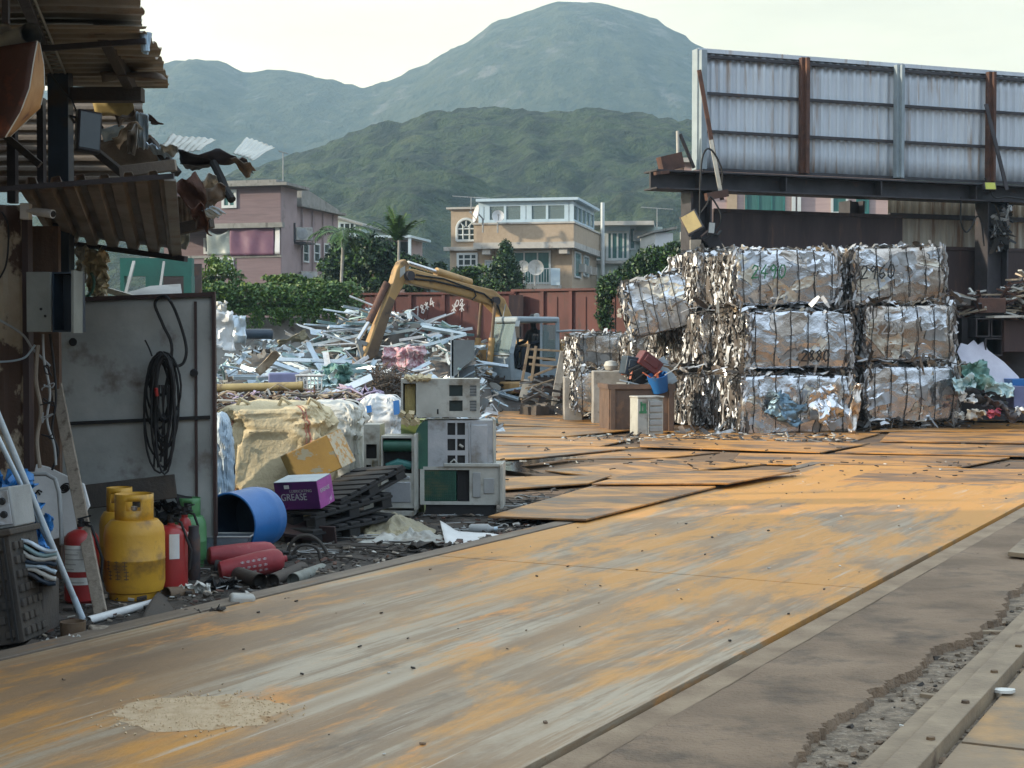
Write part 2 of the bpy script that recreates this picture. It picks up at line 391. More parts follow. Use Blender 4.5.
    alu_teal=mat('alu_teal', (.19, .32, .33), (.25, .36, .37), (.5, .53, .52), rough=.4, metal=.25, scale=5, bump=.08),
    cloth_red=mat('cloth_red', (.55, .42, .44), (.42, .2, .23), rough=.8, scale=16, bump=.3, ramp=(.46, .54)),
    lilac=mat('lilac', (.34, .27, .42), (.5, .44, .55), rough=.7, scale=9, bump=.4),
    cloth_green=mat('cloth_green', (.15, .30, .26), (.10, .22, .2), (.3, .45, .42), rough=.5, scale=5, bump=.4),
    plastic_aqua=mat('plastic_aqua', (.40, .58, .58), (.55, .66, .66), rough=.4, scale=7, bump=.3),
    plastic_film=mat('plastic_film', (.33, .29, .18), (.22, .2, .14), (.42, .39, .29), rough=.45, scale=5, bump=.6, bscale=14, dist=.04),
    pink=mat('pink', (.5, .09, .14), rough=.6, bump=.2),
    leaf=mat('leaf', (.065, .135, .026), (.04, .095, .02), rough=.5, scale=1.2, bump=0),
    leaf_dark=mat('leaf_dark', (.022, .052, .020), (.016, .038, .017), rough=.5, scale=1.2, bump=0),
    leaf_light=mat('leaf_light', (.13, .20, .03), (.09, .155, .025), rough=.5, scale=1.2, bump=0),
    leaf_light_paint=mat('leaf_light_paint', (.30, .36, .13), (.22, .28, .10), (.1, .1, .06), rough=.5, scale=3, bump=.1),
    wall_dusk=mat('wall_dusk', (.16, .18, .33), (.12, .14, .26), rough=.5, bump=.1),
    foil_pale=mat('foil_pale', (.70, .66, .56), (.56, .52, .43), (.36, .31, .24), rough=.42, metal=.7, scale=3, bump=.4, bscale=16, crackle=10, scale3=3, dist=.03),
    yellow_lens=mat('yellow_lens', (.50, .52, .06), rough=.3, bump=0),
    rust_bin=mat('rust_bin', (.15, .095, .065), (.10, .065, .048), (.20, .115, .07), rough=.7, scale=2.5, bump=.25, scale3=3),
    red_dark=mat('red_dark', (.14, .03, .03), (.1, .03, .03), rough=.5, bump=.05),
    orange_red=mat('orange_red', (.42, .11, .05), (.3, .08, .04), rough=.5, bump=.05),
    wall_lilac=mat('wall_lilac', (.58, .58, .66), (.48, .48, .56), rough=.6, scale=4, bump=.15),
    plate_grey=mat('plate_grey', (.11, .135, .15), (.08, .10, .115), rough=.55, scale=3, bump=.1),
    bark=mat('bark', (.16, .13, .10), (.09, .07, .055), rough=.9, scale=5, bump=.5),
    palm_bark=mat('palm_bark', (.36, .35, .31), (.26, .25, .22), rough=.8, scale=5, bump=.2),
    glass_dark=mat('glass_dark', (.02, .035, .035), (.03, .045, .045), rough=.08, rv=.05, bump=0),
    glass_green=mat('glass_green', (.045, .13, .12), (.06, .17, .155), rough=.12, rv=.05, scale=2, stretch=(4, 4, .3), bump=0),
    glass_clear=glass('glass_clear', (.26, .33, .33), .04, .5),  # pale greenish tint stands for light reflected in the panes
    frame_white=mat('frame_white', (.60, .64, .63), (.52, .56, .55), rough=.5, bump=.03),
    frame_blue=mat('frame_blue', (.50, .62, .68), (.44, .56, .62), rough=.5, bump=.03),
    wall_purple=mat('wall_purple', (.20, .14, .145), (.17, .12, .125), (.12, .09, .09), rough=.75, scale=1.2, bump=.1, stretch=(.6, .6, 9), scale3=.5, t3=(.55, .75)),
    wall_purple_pale=mat('wall_purple_pale', (.34, .26, .255), (.29, .225, .22), (.2, .155, .15), rough=.75, scale=1, bump=.1, scale3=.5),
    wall_cream=mat('wall_cream', (.45, .35, .245), (.40, .31, .215), (.28, .215, .16), rough=.8, scale=6, bump=.15, scale3=.7, stretch3=(1.6, 1.6, .5), t3=(.56, .75)),
    wall_trim=mat('wall_trim', (.50, .48, .43), (.40, .38, .34), (.25, .22, .19), rough=.75, scale=2, bump=.1, scale3=1.5),
    wall_mint=mat('wall_mint', (.46, .53, .48), (.40, .47, .43), rough=.8, scale=1.5, bump=.1),
    wall_pink=mat('wall_pink', (.46, .34, .32), (.40, .295, .28), rough=.8, scale=1, stretch=(.6, .6, 8), bump=.1),
    wall_white=mat('wall_white', (.66, .67, .66), (.58, .59, .58), rough=.8, scale=1, bump=.1),
    wall_grey=mat('wall_grey', (.27, .265, .24), (.2, .195, .175), (.12, .115, .1), rough=.85, scale=2, bump=.2, stretch3=(2, 2, .5)),
    tarp_purple=mat('tarp_purple', (.17, .075, .12), (.14, .06, .10), rough=.6, scale=2, bump=.2, bscale=6),
    film_grey=mat('film_grey', (.26, .30, .28), (.2, .235, .22), (.4, .42, .4), rough=.4, scale=3, bump=.3, bscale=6),
    water=mat('water', (.05, .045, .04), rough=.04, rv=.02, bump=.02),
    skin=mat('skin', (.28, .16, .11), bump=0), shirt=mat('shirt', (.03, .035, .05), rough=.9), hair=mat('hair', (.012, .01, .01), rough=.6),
)
# writing: strokes in a unit cell (x 0..0.6, y 0..1)
STROKES = {
    '0': [[(.3, 0), (.08, .2), (.05, .6), (.2, .97), (.42, .95), (.56, .6), (.5, .2), (.3, 0)]],
    '1': [[(.2, .8), (.34, 1), (.3, 0)]],
    '2': [[(.06, .75), (.2, .98), (.45, .92), (.5, .66), (.06, .03), (.58, .06)]],
    '3': [[(.06, .9), (.35, 1), (.5, .78), (.22, .55), (.55, .32), (.35, .02), (.03, .1)]],
    '4': [[(.4, 1), (.04, .38), (.58, .36)], [(.42, .65), (.38, 0)]],
    '6': [[(.46, .98), (.15, .6), (.06, .22), (.3, 0), (.54, .2), (.42, .46), (.1, .3)]],
    '7': [[(.04, .92), (.55, .98), (.22, 0)]],
    '8': [[(.48, .85), (.28, 1), (.1, .8), (.5, .3), (.3, 0), (.07, .22), (.48, .85)]],
    '9': [[(.5, .78), (.28, .98), (.08, .72), (.26, .5), (.52, .8), (.4, 0)]],
    'S': [[(.52, .85), (.3, 1), (.08, .78), (.5, .3), (.3, 0), (.05, .14)]],
    '*': [[(.05, .2), (.5, .8)], [(.05, .8), (.5, .2)], [(.28, .05), (.28, .95)]],
}
def strokes(mb, text, o, ux, uz, h, wd, off, mi=0, slant=0.0, jit=.04):
    o, ux, uz, off = Vector(o), Vector(ux).normalized(), Vector(uz).normalized(), Vector(off)
    x = 0
    for ch in text:
        for st in STROKES.get(ch, []):
            pts = [o + ux * ((x + a + b * slant) * h) + uz * (b * h + rnd.uniform(-jit, jit) * h) + off for a, b in st]
            for i in range(len(pts) - 1):
                d = (pts[i + 1] - pts[i]); q = d.normalized().cross(off.normalized()) * wd / 2; e_ = d.normalized() * wd * .3
                mb.add([pts[i] - q - e_, pts[i] + q - e_, pts[i + 1] + q + e_, pts[i + 1] - q + e_], [(0, 1, 2, 3)], mi)
        x += .72
    return mb
def lettering(name, body, parent, mtx, size, m_, extrude=.001):
    cu = bpy.data.curves.new(name, 'FONT'); cu.body = body; cu.size = size; cu.extrude = extrude; cu.align_x = 'LEFT'
    tmp = bpy.data.objects.new(name + '_outline', cu); C.objects.link(tmp)
    dg = bpy.context.evaluated_depsgraph_get()
    me = bpy.data.meshes.new_from_object(tmp.evaluated_get(dg)); me.name = name
    bpy.data.objects.remove(tmp); bpy.data.curves.remove(cu)
    me.transform(mtx); me.materials.clear(); me.materials.append(m_)
    o = bpy.data.objects.new(name, me); C.objects.link(o); o.parent = parent
    return o
def leaves(mb, c, rad, n, size, mis=(0, 1, 2), wt=(.5, .3, .2), shell=.55, flat=0.0, seed=0, drop=.0):
    c = Vector(c); rr = random.Random(seed + n)
    for _ in range(n):
        d = Vector((rr.gauss(0, 1), rr.gauss(0, 1), rr.gauss(0, 1)))
        if d.length < 1e-3: continue
        d.normalize(); k = shell + (1 - shell) * rr.random() ** .6
        p = Vector((d.x * rad[0], d.y * rad[1], d.z * rad[2])) * k * (1 + .28 * n1(d, 2.1, seed)) + c
        a = Vector((rr.gauss(0, 1), rr.gauss(0, 1), rr.gauss(0, 1) * (1 - flat))).normalized()
        b = a.cross(Vector((rr.gauss(0, 1), rr.gauss(0, 1), rr.gauss(0, 1)))).normalized()
        a = a * size * rr.uniform(.6, 1.3); b = b * size * rr.uniform(.3, .6)
        g = n1(p, 1.1 / max(.3, min(rad)), seed + 3) + rr.uniform(-.25, .25)
        mi = mis[2] if g > .22 else (mis[1] if g < -.12 else mis[0])
        mb.add([p - a, p + b - a * .1, p + a, p - b - a * .1], [(0, 1, 2, 3)], mi)
    return mb
# ================================================================ hills
def interp(tab, x):
    if x <= tab[0][0]: return tab[0][1]
    for (a, b), (c, d) in zip(tab, tab[1:]):
        if x <= c:
            t = (x - a) / (c - a); t = t * t * (3 - 2 * t) * .5 + t * .5
            return b + (d - b) * t
    return tab[-1][1]
def hill_mat(name, g1, g2, rock, rs, rt, bs):
    m = mat(name, g1, g2, rock, rough=.95, rv=.05, scale=rs, bump=1.0, bscale=bs, scale3=rs * .55, t3=rt, dist=6.0, ramp=(.44, .56))
    return m
M['hill_far'] = hill_mat('hill_far', (.026, .044, .024), (.055, .068, .036), (.125, .125, .105), .055, (.57, .66), .12)
M['hill_near'] = hill_mat('hill_near', (.008, .022, .009), (.040, .066, .024), (.07, .09, .03), .13, (.58, .70), .35)
far_tab = [(-700, 150), (-200, 112), (0, 100), (100, 95), (140, 86), (165, 75), (200, 69), (225, 70), (255, 81), (290, 77), (330, 85), (365, 94),
           (390, 88), (420, 74), (460, 52), (500, 28), (530, 18), (560, 10), (592, 10), (620, 17), (650, 25), (672, 37), (690, 50), (760, 104), (900, 170), (1100, 215), (1700, 250)]
near_tab = [(-700, 250), (0, 235), (180, 205), (240, 182), (270, 170), (300, 160), (350, 147), (400, 132), (440, 124), (480, 122), (540, 127), (600, 129),
            (650, 132), (700, 138), (800, 150), (1024, 190), (1700, 240)]
def hill(name, tab, D, wf, wb, nx, ny, m, amp, fq, x0=-700, x1=1700):
    mb = MB()
    def fn(u, v):
        px = x0 + (x1 - x0) * u
        X = (px - 512) / FPX * D
        H = EYE + (341 - interp(tab, px)) / FPX * D
        y = D - wf + (wf + wb) * v
        t = (y - D) / (wf if y < D else wb)
        g = (math.cos(math.pi * max(-1, min(1, t))) + 1) / 2
        g = g ** .8
        q = Vector((X, y, 0))
        spur = noise.fractal(q * fq, 1.0, 2.0, 4) * amp * (g * (1 - g) * 3.2 + .05)
        gu = 0; ff, aa = fq * 2.0, 1.0
        for k_ in range(3):
            gu += (abs(noise.noise(Vector((X * ff + .6 * spur * fq, y * ff * .35, 3 + k_)))) - .25) * aa; ff *= 2.1; aa *= .5
        spur += gu * amp * .9 * min(1, (1 - g) * 2.2) * g
        fine = noise.fractal(q * fq * 9 + Vector((5, 3, 1)), 1.0, 2.0, 3) * amp * .17
        return Vector((X * (.55 + .45 * y / D), y, H * g + spur + fine * min(1, g * 3)  - 2))
    mb.grid(fn, nx, ny)
    return struct(name, mb, m, smooth=180)
hill('mountain', far_tab, 1300, 560, 400, 300, 130, M['hill_far'], 20, .005)
hill('hills', near_tab, 520, 330, 260, 560, 240, M['hill_near'], 13, .012)
# ================================================================ ground
mb = MB(); mb.add([(-900, -60, 0), (900, -60, 0), (900, 1750, 0), (-900, 1750, 0)], [(0, 1, 2, 3)])
struct('ground', mb, M['dirt'])
M['yard_dirt'] = mat('yard_dirt', (.20, .115, .05), (.115, .07, .042), (.055, .042, .033), rough=.75, scale=.9, bump=.5, bscale=30, scale3=1.3, t3=(.50, .66), stretch=(.6, 1.2, 1))
mb = MB(); mb.grid(lambda u, v: Vector((-1.6 + (30 + 1.6) * u + .5 * n1((u * 9, v * 9, 1)) * (u < .01), 15.2 + 27 * v, .012 + .03 * n1((u * 30, v * 30, 2)) * .6)), 60, 60)
q_ = mb.v
struct('yard', mb, M['yard_dirt'], smooth=180)
# the weighbridge runs away to the right, 28 degrees off the view axis
WB = Vector((-2.47, 7.44, 0)); WA = math.atan2(.469, .883)
U = Vector((math.sin(WA), math.cos(WA), 0)); NN = Vector((math.cos(WA), -math.sin(WA), 0))
def W(s_, t_, z=0.0): return WB + U * s_ + NN * t_ + Vector((0, 0, z))
def deck_mat():
    m = bpy.data.materials.new('worn_deck_steel'); m.use_nodes = True
    t = m.node_tree; N = t.nodes; K = t.links.new; b = N['Principled BSDF']
    co = N.new('ShaderNodeTexCoord')
    def nz(scl, st, det=6, off=0):
        mp_ = N.new('ShaderNodeMapping'); mp_.inputs['Scale'].default_value = st; mp_.inputs['Location'].default_value = (off, off * .7, 0)
        K(co.outputs['Object'], mp_.inputs['Vector'])
        n = N.new('ShaderNodeTexNoise'); n.inputs['Scale'].default_value = scl; n.inputs['Detail'].default_value = det; n.inputs['Roughness'].default_value = .7
        n.inputs['Distortion'].default_value = .35
        K(mp_.outputs[0], n.inputs['Vector']); return n.outputs['Fac']
    def mr_(src, a, c, lo=0, hi=1):
        q = N.new('ShaderNodeMapRange'); K(src, q.inputs['Value'])
        for k_, v_ in (('From Min', a), ('From Max', c), ('To Min', lo), ('To Max', hi)): q.inputs[k_].default_value = v_
        return q.outputs['Result']
    def mixc(f, a, bcol):
        x = N.new('ShaderNodeMix'); x.data_type = 'RGBA'; K(f, x.inputs[0])
        if isinstance(a, tuple): x.inputs[6].default_value = (*a, 1)
        else: K(a, x.inputs[6])
        x.inputs[7].default_value = (*bcol, 1); return x.outputs[2]
    def mul(a, b_):
        x = N.new('ShaderNodeMath'); x.operation = 'MULTIPLY'; K(a, x.inputs[0]); K(b_, x.inputs[1]); return x.outputs[0]
    sx = N.new('ShaderNodeSeparateXYZ'); K(co.outputs['Object'], sx.inputs[0])
    base = mixc(mr_(nz(.9, (.35, 1.6, 1)), .38, .62), (.34, .205, .10), (.20, .13, .075))
    # rust blooms, more of them towards the far end
    f_or = nz(1.2, (.40, 1.35, 1), 9, 3.1)
    far = mr_(sx.outputs['X'], 0.0, 11.0, -.035, .09)
    ad = N.new('ShaderNodeMath'); ad.operation = 'ADD'; K(f_or, ad.inputs[0]); K(far, ad.inputs[1])
    c = base
    # grey polished tyre streaks along the deck
    lane = nz(.55, (.12, 1.6, 1), 3, 5.5)
    near = mr_(sx.outputs['X'], 2.0, 12.0, .06, -.06)
    ad2 = N.new('ShaderNodeMath'); ad2.operation = 'ADD'; K(lane, ad2.inputs[0]); K(near, ad2.inputs[1])
    fine = nz(5, (.13, 2.4, 1), 8, 1.3)
    grey = mul(mul(mr_(ad2.outputs[0], .50, .60), mr_(nz(.75, (.45, 1.1, 1), 7, 12.3), .40, .56)), mr_(fine, .45, .54, .22, .95))
    c = mixc(grey, c, (.43, .355, .255))
    orange = mr_(ad.outputs[0], .485, .575, 0, .92)
    c = mixc(orange, c, (.57, .265, .05))
    hot = mr_(nz(1.9, (.35, 1.5, 1), 9, 9.4), .565, .65)
    c = mixc(hot, c, (.62, .27, .06))
    dust = mul(mr_(nz(6, (.09, 3.2, 1), 6, 8.8), .60, .70), mr_(nz(.8, (.3, 1, 1), 2, 2.2), .5, .62))
    c = mixc(dust, c, (.52, .46, .37))
    scr = mul(mr_(nz(34, (.035, 3.0, 1), 3, 4.4), .655, .70), mr_(nz(.9, (.5, 1.2, 1), 4, 6.1), .46, .60))
    c = mixc(scr, c, (.60, .54, .45))
    grime = mul(mr_(nz(2.2, (.5, 1.1, 1), 9, 7.7), .56, .70, 0, .85), mr_(nz(14, (.6, 1.3, 1), 5, 2.7), .40, .55))
    c = mixc(grime, c, (.125, .09, .06))
    spk = mr_(nz(60, (1, 1, 1), 2), .66, .74, 0, .5)
    c = mixc(spk, c, (.12, .09, .065))
    K(c, b.inputs['Base Color'])
    r = N.new('ShaderNodeMix'); K(grey, r.inputs[0]); r.inputs[2].default_value = .50; r.inputs[3].default_value = .30
    K(r.outputs[0], b.inputs['Roughness'])
    bu = N.new('ShaderNodeBump'); bu.inputs['Strength'].default_value = .5; bu.inputs['Distance'].default_value = .008
    K(nz(38, (.45, 1.3, 1), 8), bu.inputs['Height']); K(bu.outputs[0], b.inputs['Normal'])
    return m
M['deck'] = deck_mat()
wb = thing('weighbridge', 'long rusty steel weighbridge deck streaked with tyre marks along the yard', 'weighbridge', WB, math.pi / 2 - WA)
# local x runs along the deck, local y to its left
for k, (s0, s1) in enumerate(((-9, -2.7), (-2.685, 4.115), (4.135, 13.7))):
    mb = MB(); mb.bb(s0, -3.1, 0.005, s1, 0, .05); mb.build('deck_plate', M['deck'], wb, world=False, bevel=.003)
M['edge_steel'] = mat('edge_steel', (.20, .155, .11), (.13, .10, .075), (.26, .15, .07), rough=.6, scale=4, bump=.2, stretch=(.4, 2, 1), scale3=2)
for y0, y1 in ((.022, .17), (-3.165, -3.30)):
    mb = MB(); mb.bb(-9, y0, .004, 13.75, y1, .056); mb.build('edge_strip', M['edge_steel'] if y0 > 0 else M['concrete_lip'], wb, world=False, bevel=.004)
mb = MB(); mb.bb(-9, -3.145, .004, 13.72, .022, .008); mb.build('pit_floor', M['black'], wb, world=False)
sp = G(200, 712, .054); mb = MB()
for i in range(1800):
    a = rnd.uniform(0, 6.283); k = abs(rnd.gauss(0, .42)); k = min(k, 1.1)
    p = sp + Vector((1, 0, 0)) * (math.cos(a) * k * .40) + Vector((0, 1, 0)) * (math.sin(a) * k * .36); s_ = rnd.uniform(.002, .006); mb.box(p, (s_ * 1.5, s_ * 1.5, s_), (rnd.random(), rnd.random(), rnd.random()))
ol = []
for i in range(40):
    a = i / 40 * 6.2832; k = 1 + .35 * n1((math.cos(a) * 2, math.sin(a) * 2, 4), 1.5) + .2 * n1((math.cos(a) * 9, math.sin(a) * 9, 4)); ol.append(sp - Vector((0, 0, .0035)) + Vector((1, 0, 0)) * (math.cos(a) * k * .34) + Vector((0, 1, 0)) * (math.sin(a) * k * .30))
mb.add([q + Vector((0, 0, .0005)) for q in ol] + [sp + Vector((0, 0, .006))], [(i, (i + 1) % 40, 40) for i in range(40)])
M['sand'] = mat('sand', (.66, .50, .32), (.55, .40, .24), (.45, .28, .14), rough=.9, scale=14, bump=.6, bscale=120, scale3=6)
tag(mb.build('sand', M['sand'], None), None, None, None, 'stuff')
# concrete apron right of the weighbridge, its right edge broken off
edge = [(1060, 560), (1024, 584), (1008, 596), (1001, 612), (992, 621), (980, 628), (970, 634), (963, 641), (945, 645), (930, 652), (926, 660), (921, 664), (914, 673),
        (898, 676), (884, 686), (872, 692), (860, 703), (842, 716), (825, 727), (812, 736), (804, 744), (800, 750), (793, 768), (770, 800), (735, 860)]
top = []
for i, (a, b_) in enumerate(edge):
    top.append(G(a, b_, .065))
fine = []
for i in range(len(top) - 1):
    for k in range(14):
        p = top[i].lerp(top[i + 1], k / 14)
        fine.append(p + NN * (.035 * n1(p, 9) + .028 * n1(p, 24) + .018 * n1(p, 60)) + U * (.012 * n1(p, 17, 4)))
fine.insert(0, W(18.5, 4.9, .07)); fine.append(W(-8, 4.4, .07))
mb = MB()
prof = [(0, 0), (.035, -.012), (.06, -.062)]
n = len(fine); ncol = 16
def s_of(p): return (p - WB).dot(U)
def t_of(p): return (p - WB).dot(NN)
vs, fs = [], []
for i, p in enumerate(fine):
    s_, t_ = s_of(p), t_of(p)
    for k in range(ncol + 1):
        tt = 3.302 + (t_ - 3.302) * k / ncol
        q = W(s_, tt, 0)
        vs.append(Vector((q.x, q.y, .05 + .02 * k / ncol + .012 * n1(q, 1.2) + .004 * n1(q, 7))))
    for (dt, dz) in ((.003 + .005 * n1(p, 30, 7), -.01), (.006 + .006 * n1(p, 21, 3), -.025), (.010 + .01 * n1(p, 14, 9), -.05)):
        q = W(s_, t_ + dt, 0); vs.append(Vector((q.x, q.y, .07 + dz)))
m_ = ncol + 4
for i in range(n - 1):
    for k in range(m_ - 1): fs.append((i * m_ + k, (i + 1) * m_ + k, (i + 1) * m_ + k + 1, i * m_ + k + 1))
mb.add(vs, fs)
struct('pavement', mb, M['concrete'], smooth=28)
mb = MB()
q0 = [W(-8, 3.8, .028), W(-8, 9, .028), W(18.5, 9, .028), W(18.5, 3.8, .028)]
mb.add(q0, [(0, 1, 2, 3)]); struct('gravel_path', mb, M['gravel'])
# steel channel rail and the plate beyond it
a, b_ = G(1040, 614, .05), G(875, 782, .05)
d = (b_ - a).normalized(); a = a - d * 3; b_ = b_ + d * 1.5
cr = Vector((-d.y, d.x, 0)); cr = cr if cr.x > 0 else -cr
M['rail'] = mat('rail', (.31, .235, .15), (.20, .15, .10), (.13, .085, .055), rough=.65, scale=3, bump=.25, scale3=4)
ch = thing('steel_channel', 'long worn steel channel bolted down across the gravel beside the broken concrete', 'channel', (a + b_) / 2)
mb = MB(); mb.bar(a + cr * .07 + Vector((0, 0, -.0)), b_ + cr * .07, .12, .10); mb.bar(a + cr * -.05 + Vector((0, 0, -.02)), b_ + cr * -.05 + Vector((0, 0, -.02)), .10, .05)
mb.build('channel_web', M['rail'], ch, bevel=.005)
for k in (.36, .52, .60, .68, .76, .83):
    p = a.lerp(b_, k) + cr * .09 + Vector((0, 0, .055))
    mb = MB(); mb.lathe([(0, .012), (.016, .012), (.018, 0), (.018, -.02)], p - Vector((0, 0, .006)), n=8); mb.build('bolt', M['exc_dark'], ch)
for (q1, q2) in (((921, 696), (962, 702)), ((978, 633), (1022, 634))):
    mb = MB(); mb.bar(G(*q1, .03), G(*q2, .03), .035, .03)
    solo('steel_strap', mb, M['rail'], 'short flat steel strap bent out from the channel ' + ('in the middle of its length' if q1[0] < 950 else 'near its far end'), 'strap', 'straps on the channel', bevel=.003)
mb = MB(); p1 = a + cr * .16; p2 = b_ + cr * .16
pts = [p1, p2, p2 + cr * 3.2, p1 + cr * 3.2]
k0 = .735
for j, (u0, u1) in enumerate(((0, k0 - .002), (k0 + .002, 1))):
    mb = MB(); A_, B_ = p1.lerp(p2, u0), p1.lerp(p2, u1)
    mb.prism([A_ + Vector((0, 0, -.02)), B_ + Vector((0, 0, -.02)), B_ + cr * 3.2 + Vector((0, 0, -.02)), A_ + cr * 3.2 + Vector((0, 0, -.02))], (0, 0, .02))
    M['plate_side'] = M.get('plate_side') or mat('plate_side', (.27, .185, .105), (.19, .14, .09), (.42, .24, .09), rough=.5, scale=1.4, bump=.2, scale3=1.8, t3=(.52, .7))
    solo('steel_plate', mb, M['plate_side'], 'brown steel ground plate beyond the channel, ' + ('the longer far one' if j == 0 else 'the one at the photo bottom'), 'steel plate', 'plates beside the channel')
mb = MB(); p = G(1004, 692, .06)
vs = [p + Vector((.05 * math.cos(a_) * (1 + .2 * math.sin(3 * a_)), .035 * math.sin(a_), 0)) for a_ in [i * .5236 for i in range(12)]]
mb.prism(vs, (0, 0, .012)); solo('paper_cup_lid', mb, M['label'], 'small round white lid lying on the brown plate beside the channel', 'lid')
mb = MB(); p = G(944, 714, .02); mb.box(p + Vector((0, 0, .01)), (.08, .05, .02), (0, 0, .6)); mb.box(p + Vector((.03, .02, .02)), (.04, .04, .02), (.3, 0, .2))
solo('paper_scrap', mb, M['label'], 'crumpled white paper scrap on the gravel beside the channel', 'scrap')
mb = MB(); a = G(1008, 553, .08)
mb.prism([G(1008, 556, .075), G(1045, 560, .075), G(1060, 538, .075), G(1022, 543, .075)], (0, 0, .03))
solo('steel_offcut', mb, M['rail'], 'grey steel plate offcut lying on the concrete at the right edge', 'steel plate')
mb = MB(); rr = random.Random(8)
for i in range(150):
    p = W(rr.uniform(-3, 13), rr.uniform(.1, 3.0) if rr.random() < .75 else rr.uniform(3.3, 4.3), .055); k = rr.uniform(.004, .016); mb.box(p, (k * 1.4, k, k * .5), (rr.uniform(-.3, .3), rr.uniform(-.3, .3), rr.uniform(0, 3)), rr.choice((0, 0, 1, 2)))
for i in range(260):
    q = rr.choice(fine[4:-4]); p = q + NN * rr.uniform(.02, .5) + U * rr.uniform(-.2, .2); k = rr.uniform(.006, .03); mb.box(Vector((p.x, p.y, .032)), (k * 1.3, k, k * .7), (rr.uniform(-.5, .5), rr.uniform(-.5, .5), rr.uniform(0, 3)), rr.choice((1, 3, 3, 3, 0)))
tag(mb.build('grit', [M['rubber'], M['concrete'], M['label'], M['gravel']], None, smooth=0), None, None, None, 'stuff')
# loose rusty plates that floor the yard behind the weighbridge
def yplate(quad, z, lab, k=0):
    pts_ = [G(x, y, z) for x, y in quad]
    c_ = sum(pts_, Vector()) / len(pts_)
    mb = MB(); mb.prism([q - Vector((0, 0, .018)) for q in pts_], (0, 0, .018))
    yaw = math.atan2(pts_[1].y - pts_[0].y, pts_[1].x - pts_[0].x)
    for v in mb.v: pass
    o = thing_mesh(mb, 'steel_plate', M['plate'], lab, 'steel plate', c_, yaw, 'loose plates flooring the yard')
    return o
def thing_mesh(mb, name, m, lab, cat, c_, yaw, group):
    inv = (Matrix.Translation(c_) @ Matrix.Rotation(yaw, 4, 'Z')).inverted()
    mb.v = [inv @ v for v in mb.v]
    o = mb.build(name, m, None, bevel=.004)
    o.location = c_; o.rotation_euler = (0, 0, yaw)
    return tag(o, lab, cat, group)
PL = 'rusty orange steel plate laid loose on the yard ground'
yplate([(488, 516), (586, 519), (716, 486), (598, 484)], .085, 'dull brown steel plate lying loose by the air conditioners beside the weighbridge')
yplate([(592, 483.5), (728, 483), (800, 470), (640, 471)], .115, PL)
yplate([(470, 491), (588, 483), (612, 475), (470, 477)], .06, PL)
yplate([(545, 470), (612, 478), (760, 464), (662, 458)], .05, PL)
yplate([(430, 463), (540, 457), (640, 447), (430, 445)], .065, PL)
yplate([(556, 459), (660, 457.5), (720, 452), (610, 450)], .035, PL)
yplate([(430, 444), (600, 446), (640, 437), (430, 436)], .05, PL)
yplate([(430, 435), (560, 436.5), (640, 429), (430, 425)], .07, PL)
yplate([(470, 424), (600, 428), (640, 421), (470, 417)], .05, PL)
yplate([(470, 416.5), (560, 420), (600, 414), (470, 410)], .06, PL)
yplate([(640, 446), (820, 452), (870, 443), (640, 438)], .06, PL)
yplate([(730, 463), (960, 467), (1010, 457), (740, 453)], .05, PL)
yplate([(835, 452), (1040, 456), (1100, 446), (880, 443)], .07, PL)
yplate([(838, 481), (1010, 484), (1100, 469), (880, 468.5)], .055, PL)
yplate([(640, 437), (850, 441.5), (880, 433), (640, 429)], .04, PL)
yplate([(880, 441), (1060, 443), (1100, 432), (890, 432)], .05, PL)
yplate([(870, 431), (1100, 431), (1100, 420), (960, 420)], .06, PL)
yplate([(1015, 483), (1200, 482), (1200, 462), (1050, 464)], .05, PL)
yplate([(1045, 500), (1240, 500), (1240, 484), (1090, 484)], .05, PL)
# mud puddle among the plates
mb = MB(); c_ = G(505, 467.5, .075)
ol = [(476, 472), (500, 469.5), (520, 472), (545, 474), (530, 469), (520, 466), (545, 462), (575, 458), (590, 456), (560, 457), (525, 460.5), (500, 462), (476, 461)]
mb.add([G(x, y, .074) for x, y in ol], [tuple(range(len(ol)))]); struct('puddle_water', mb, M['water'])
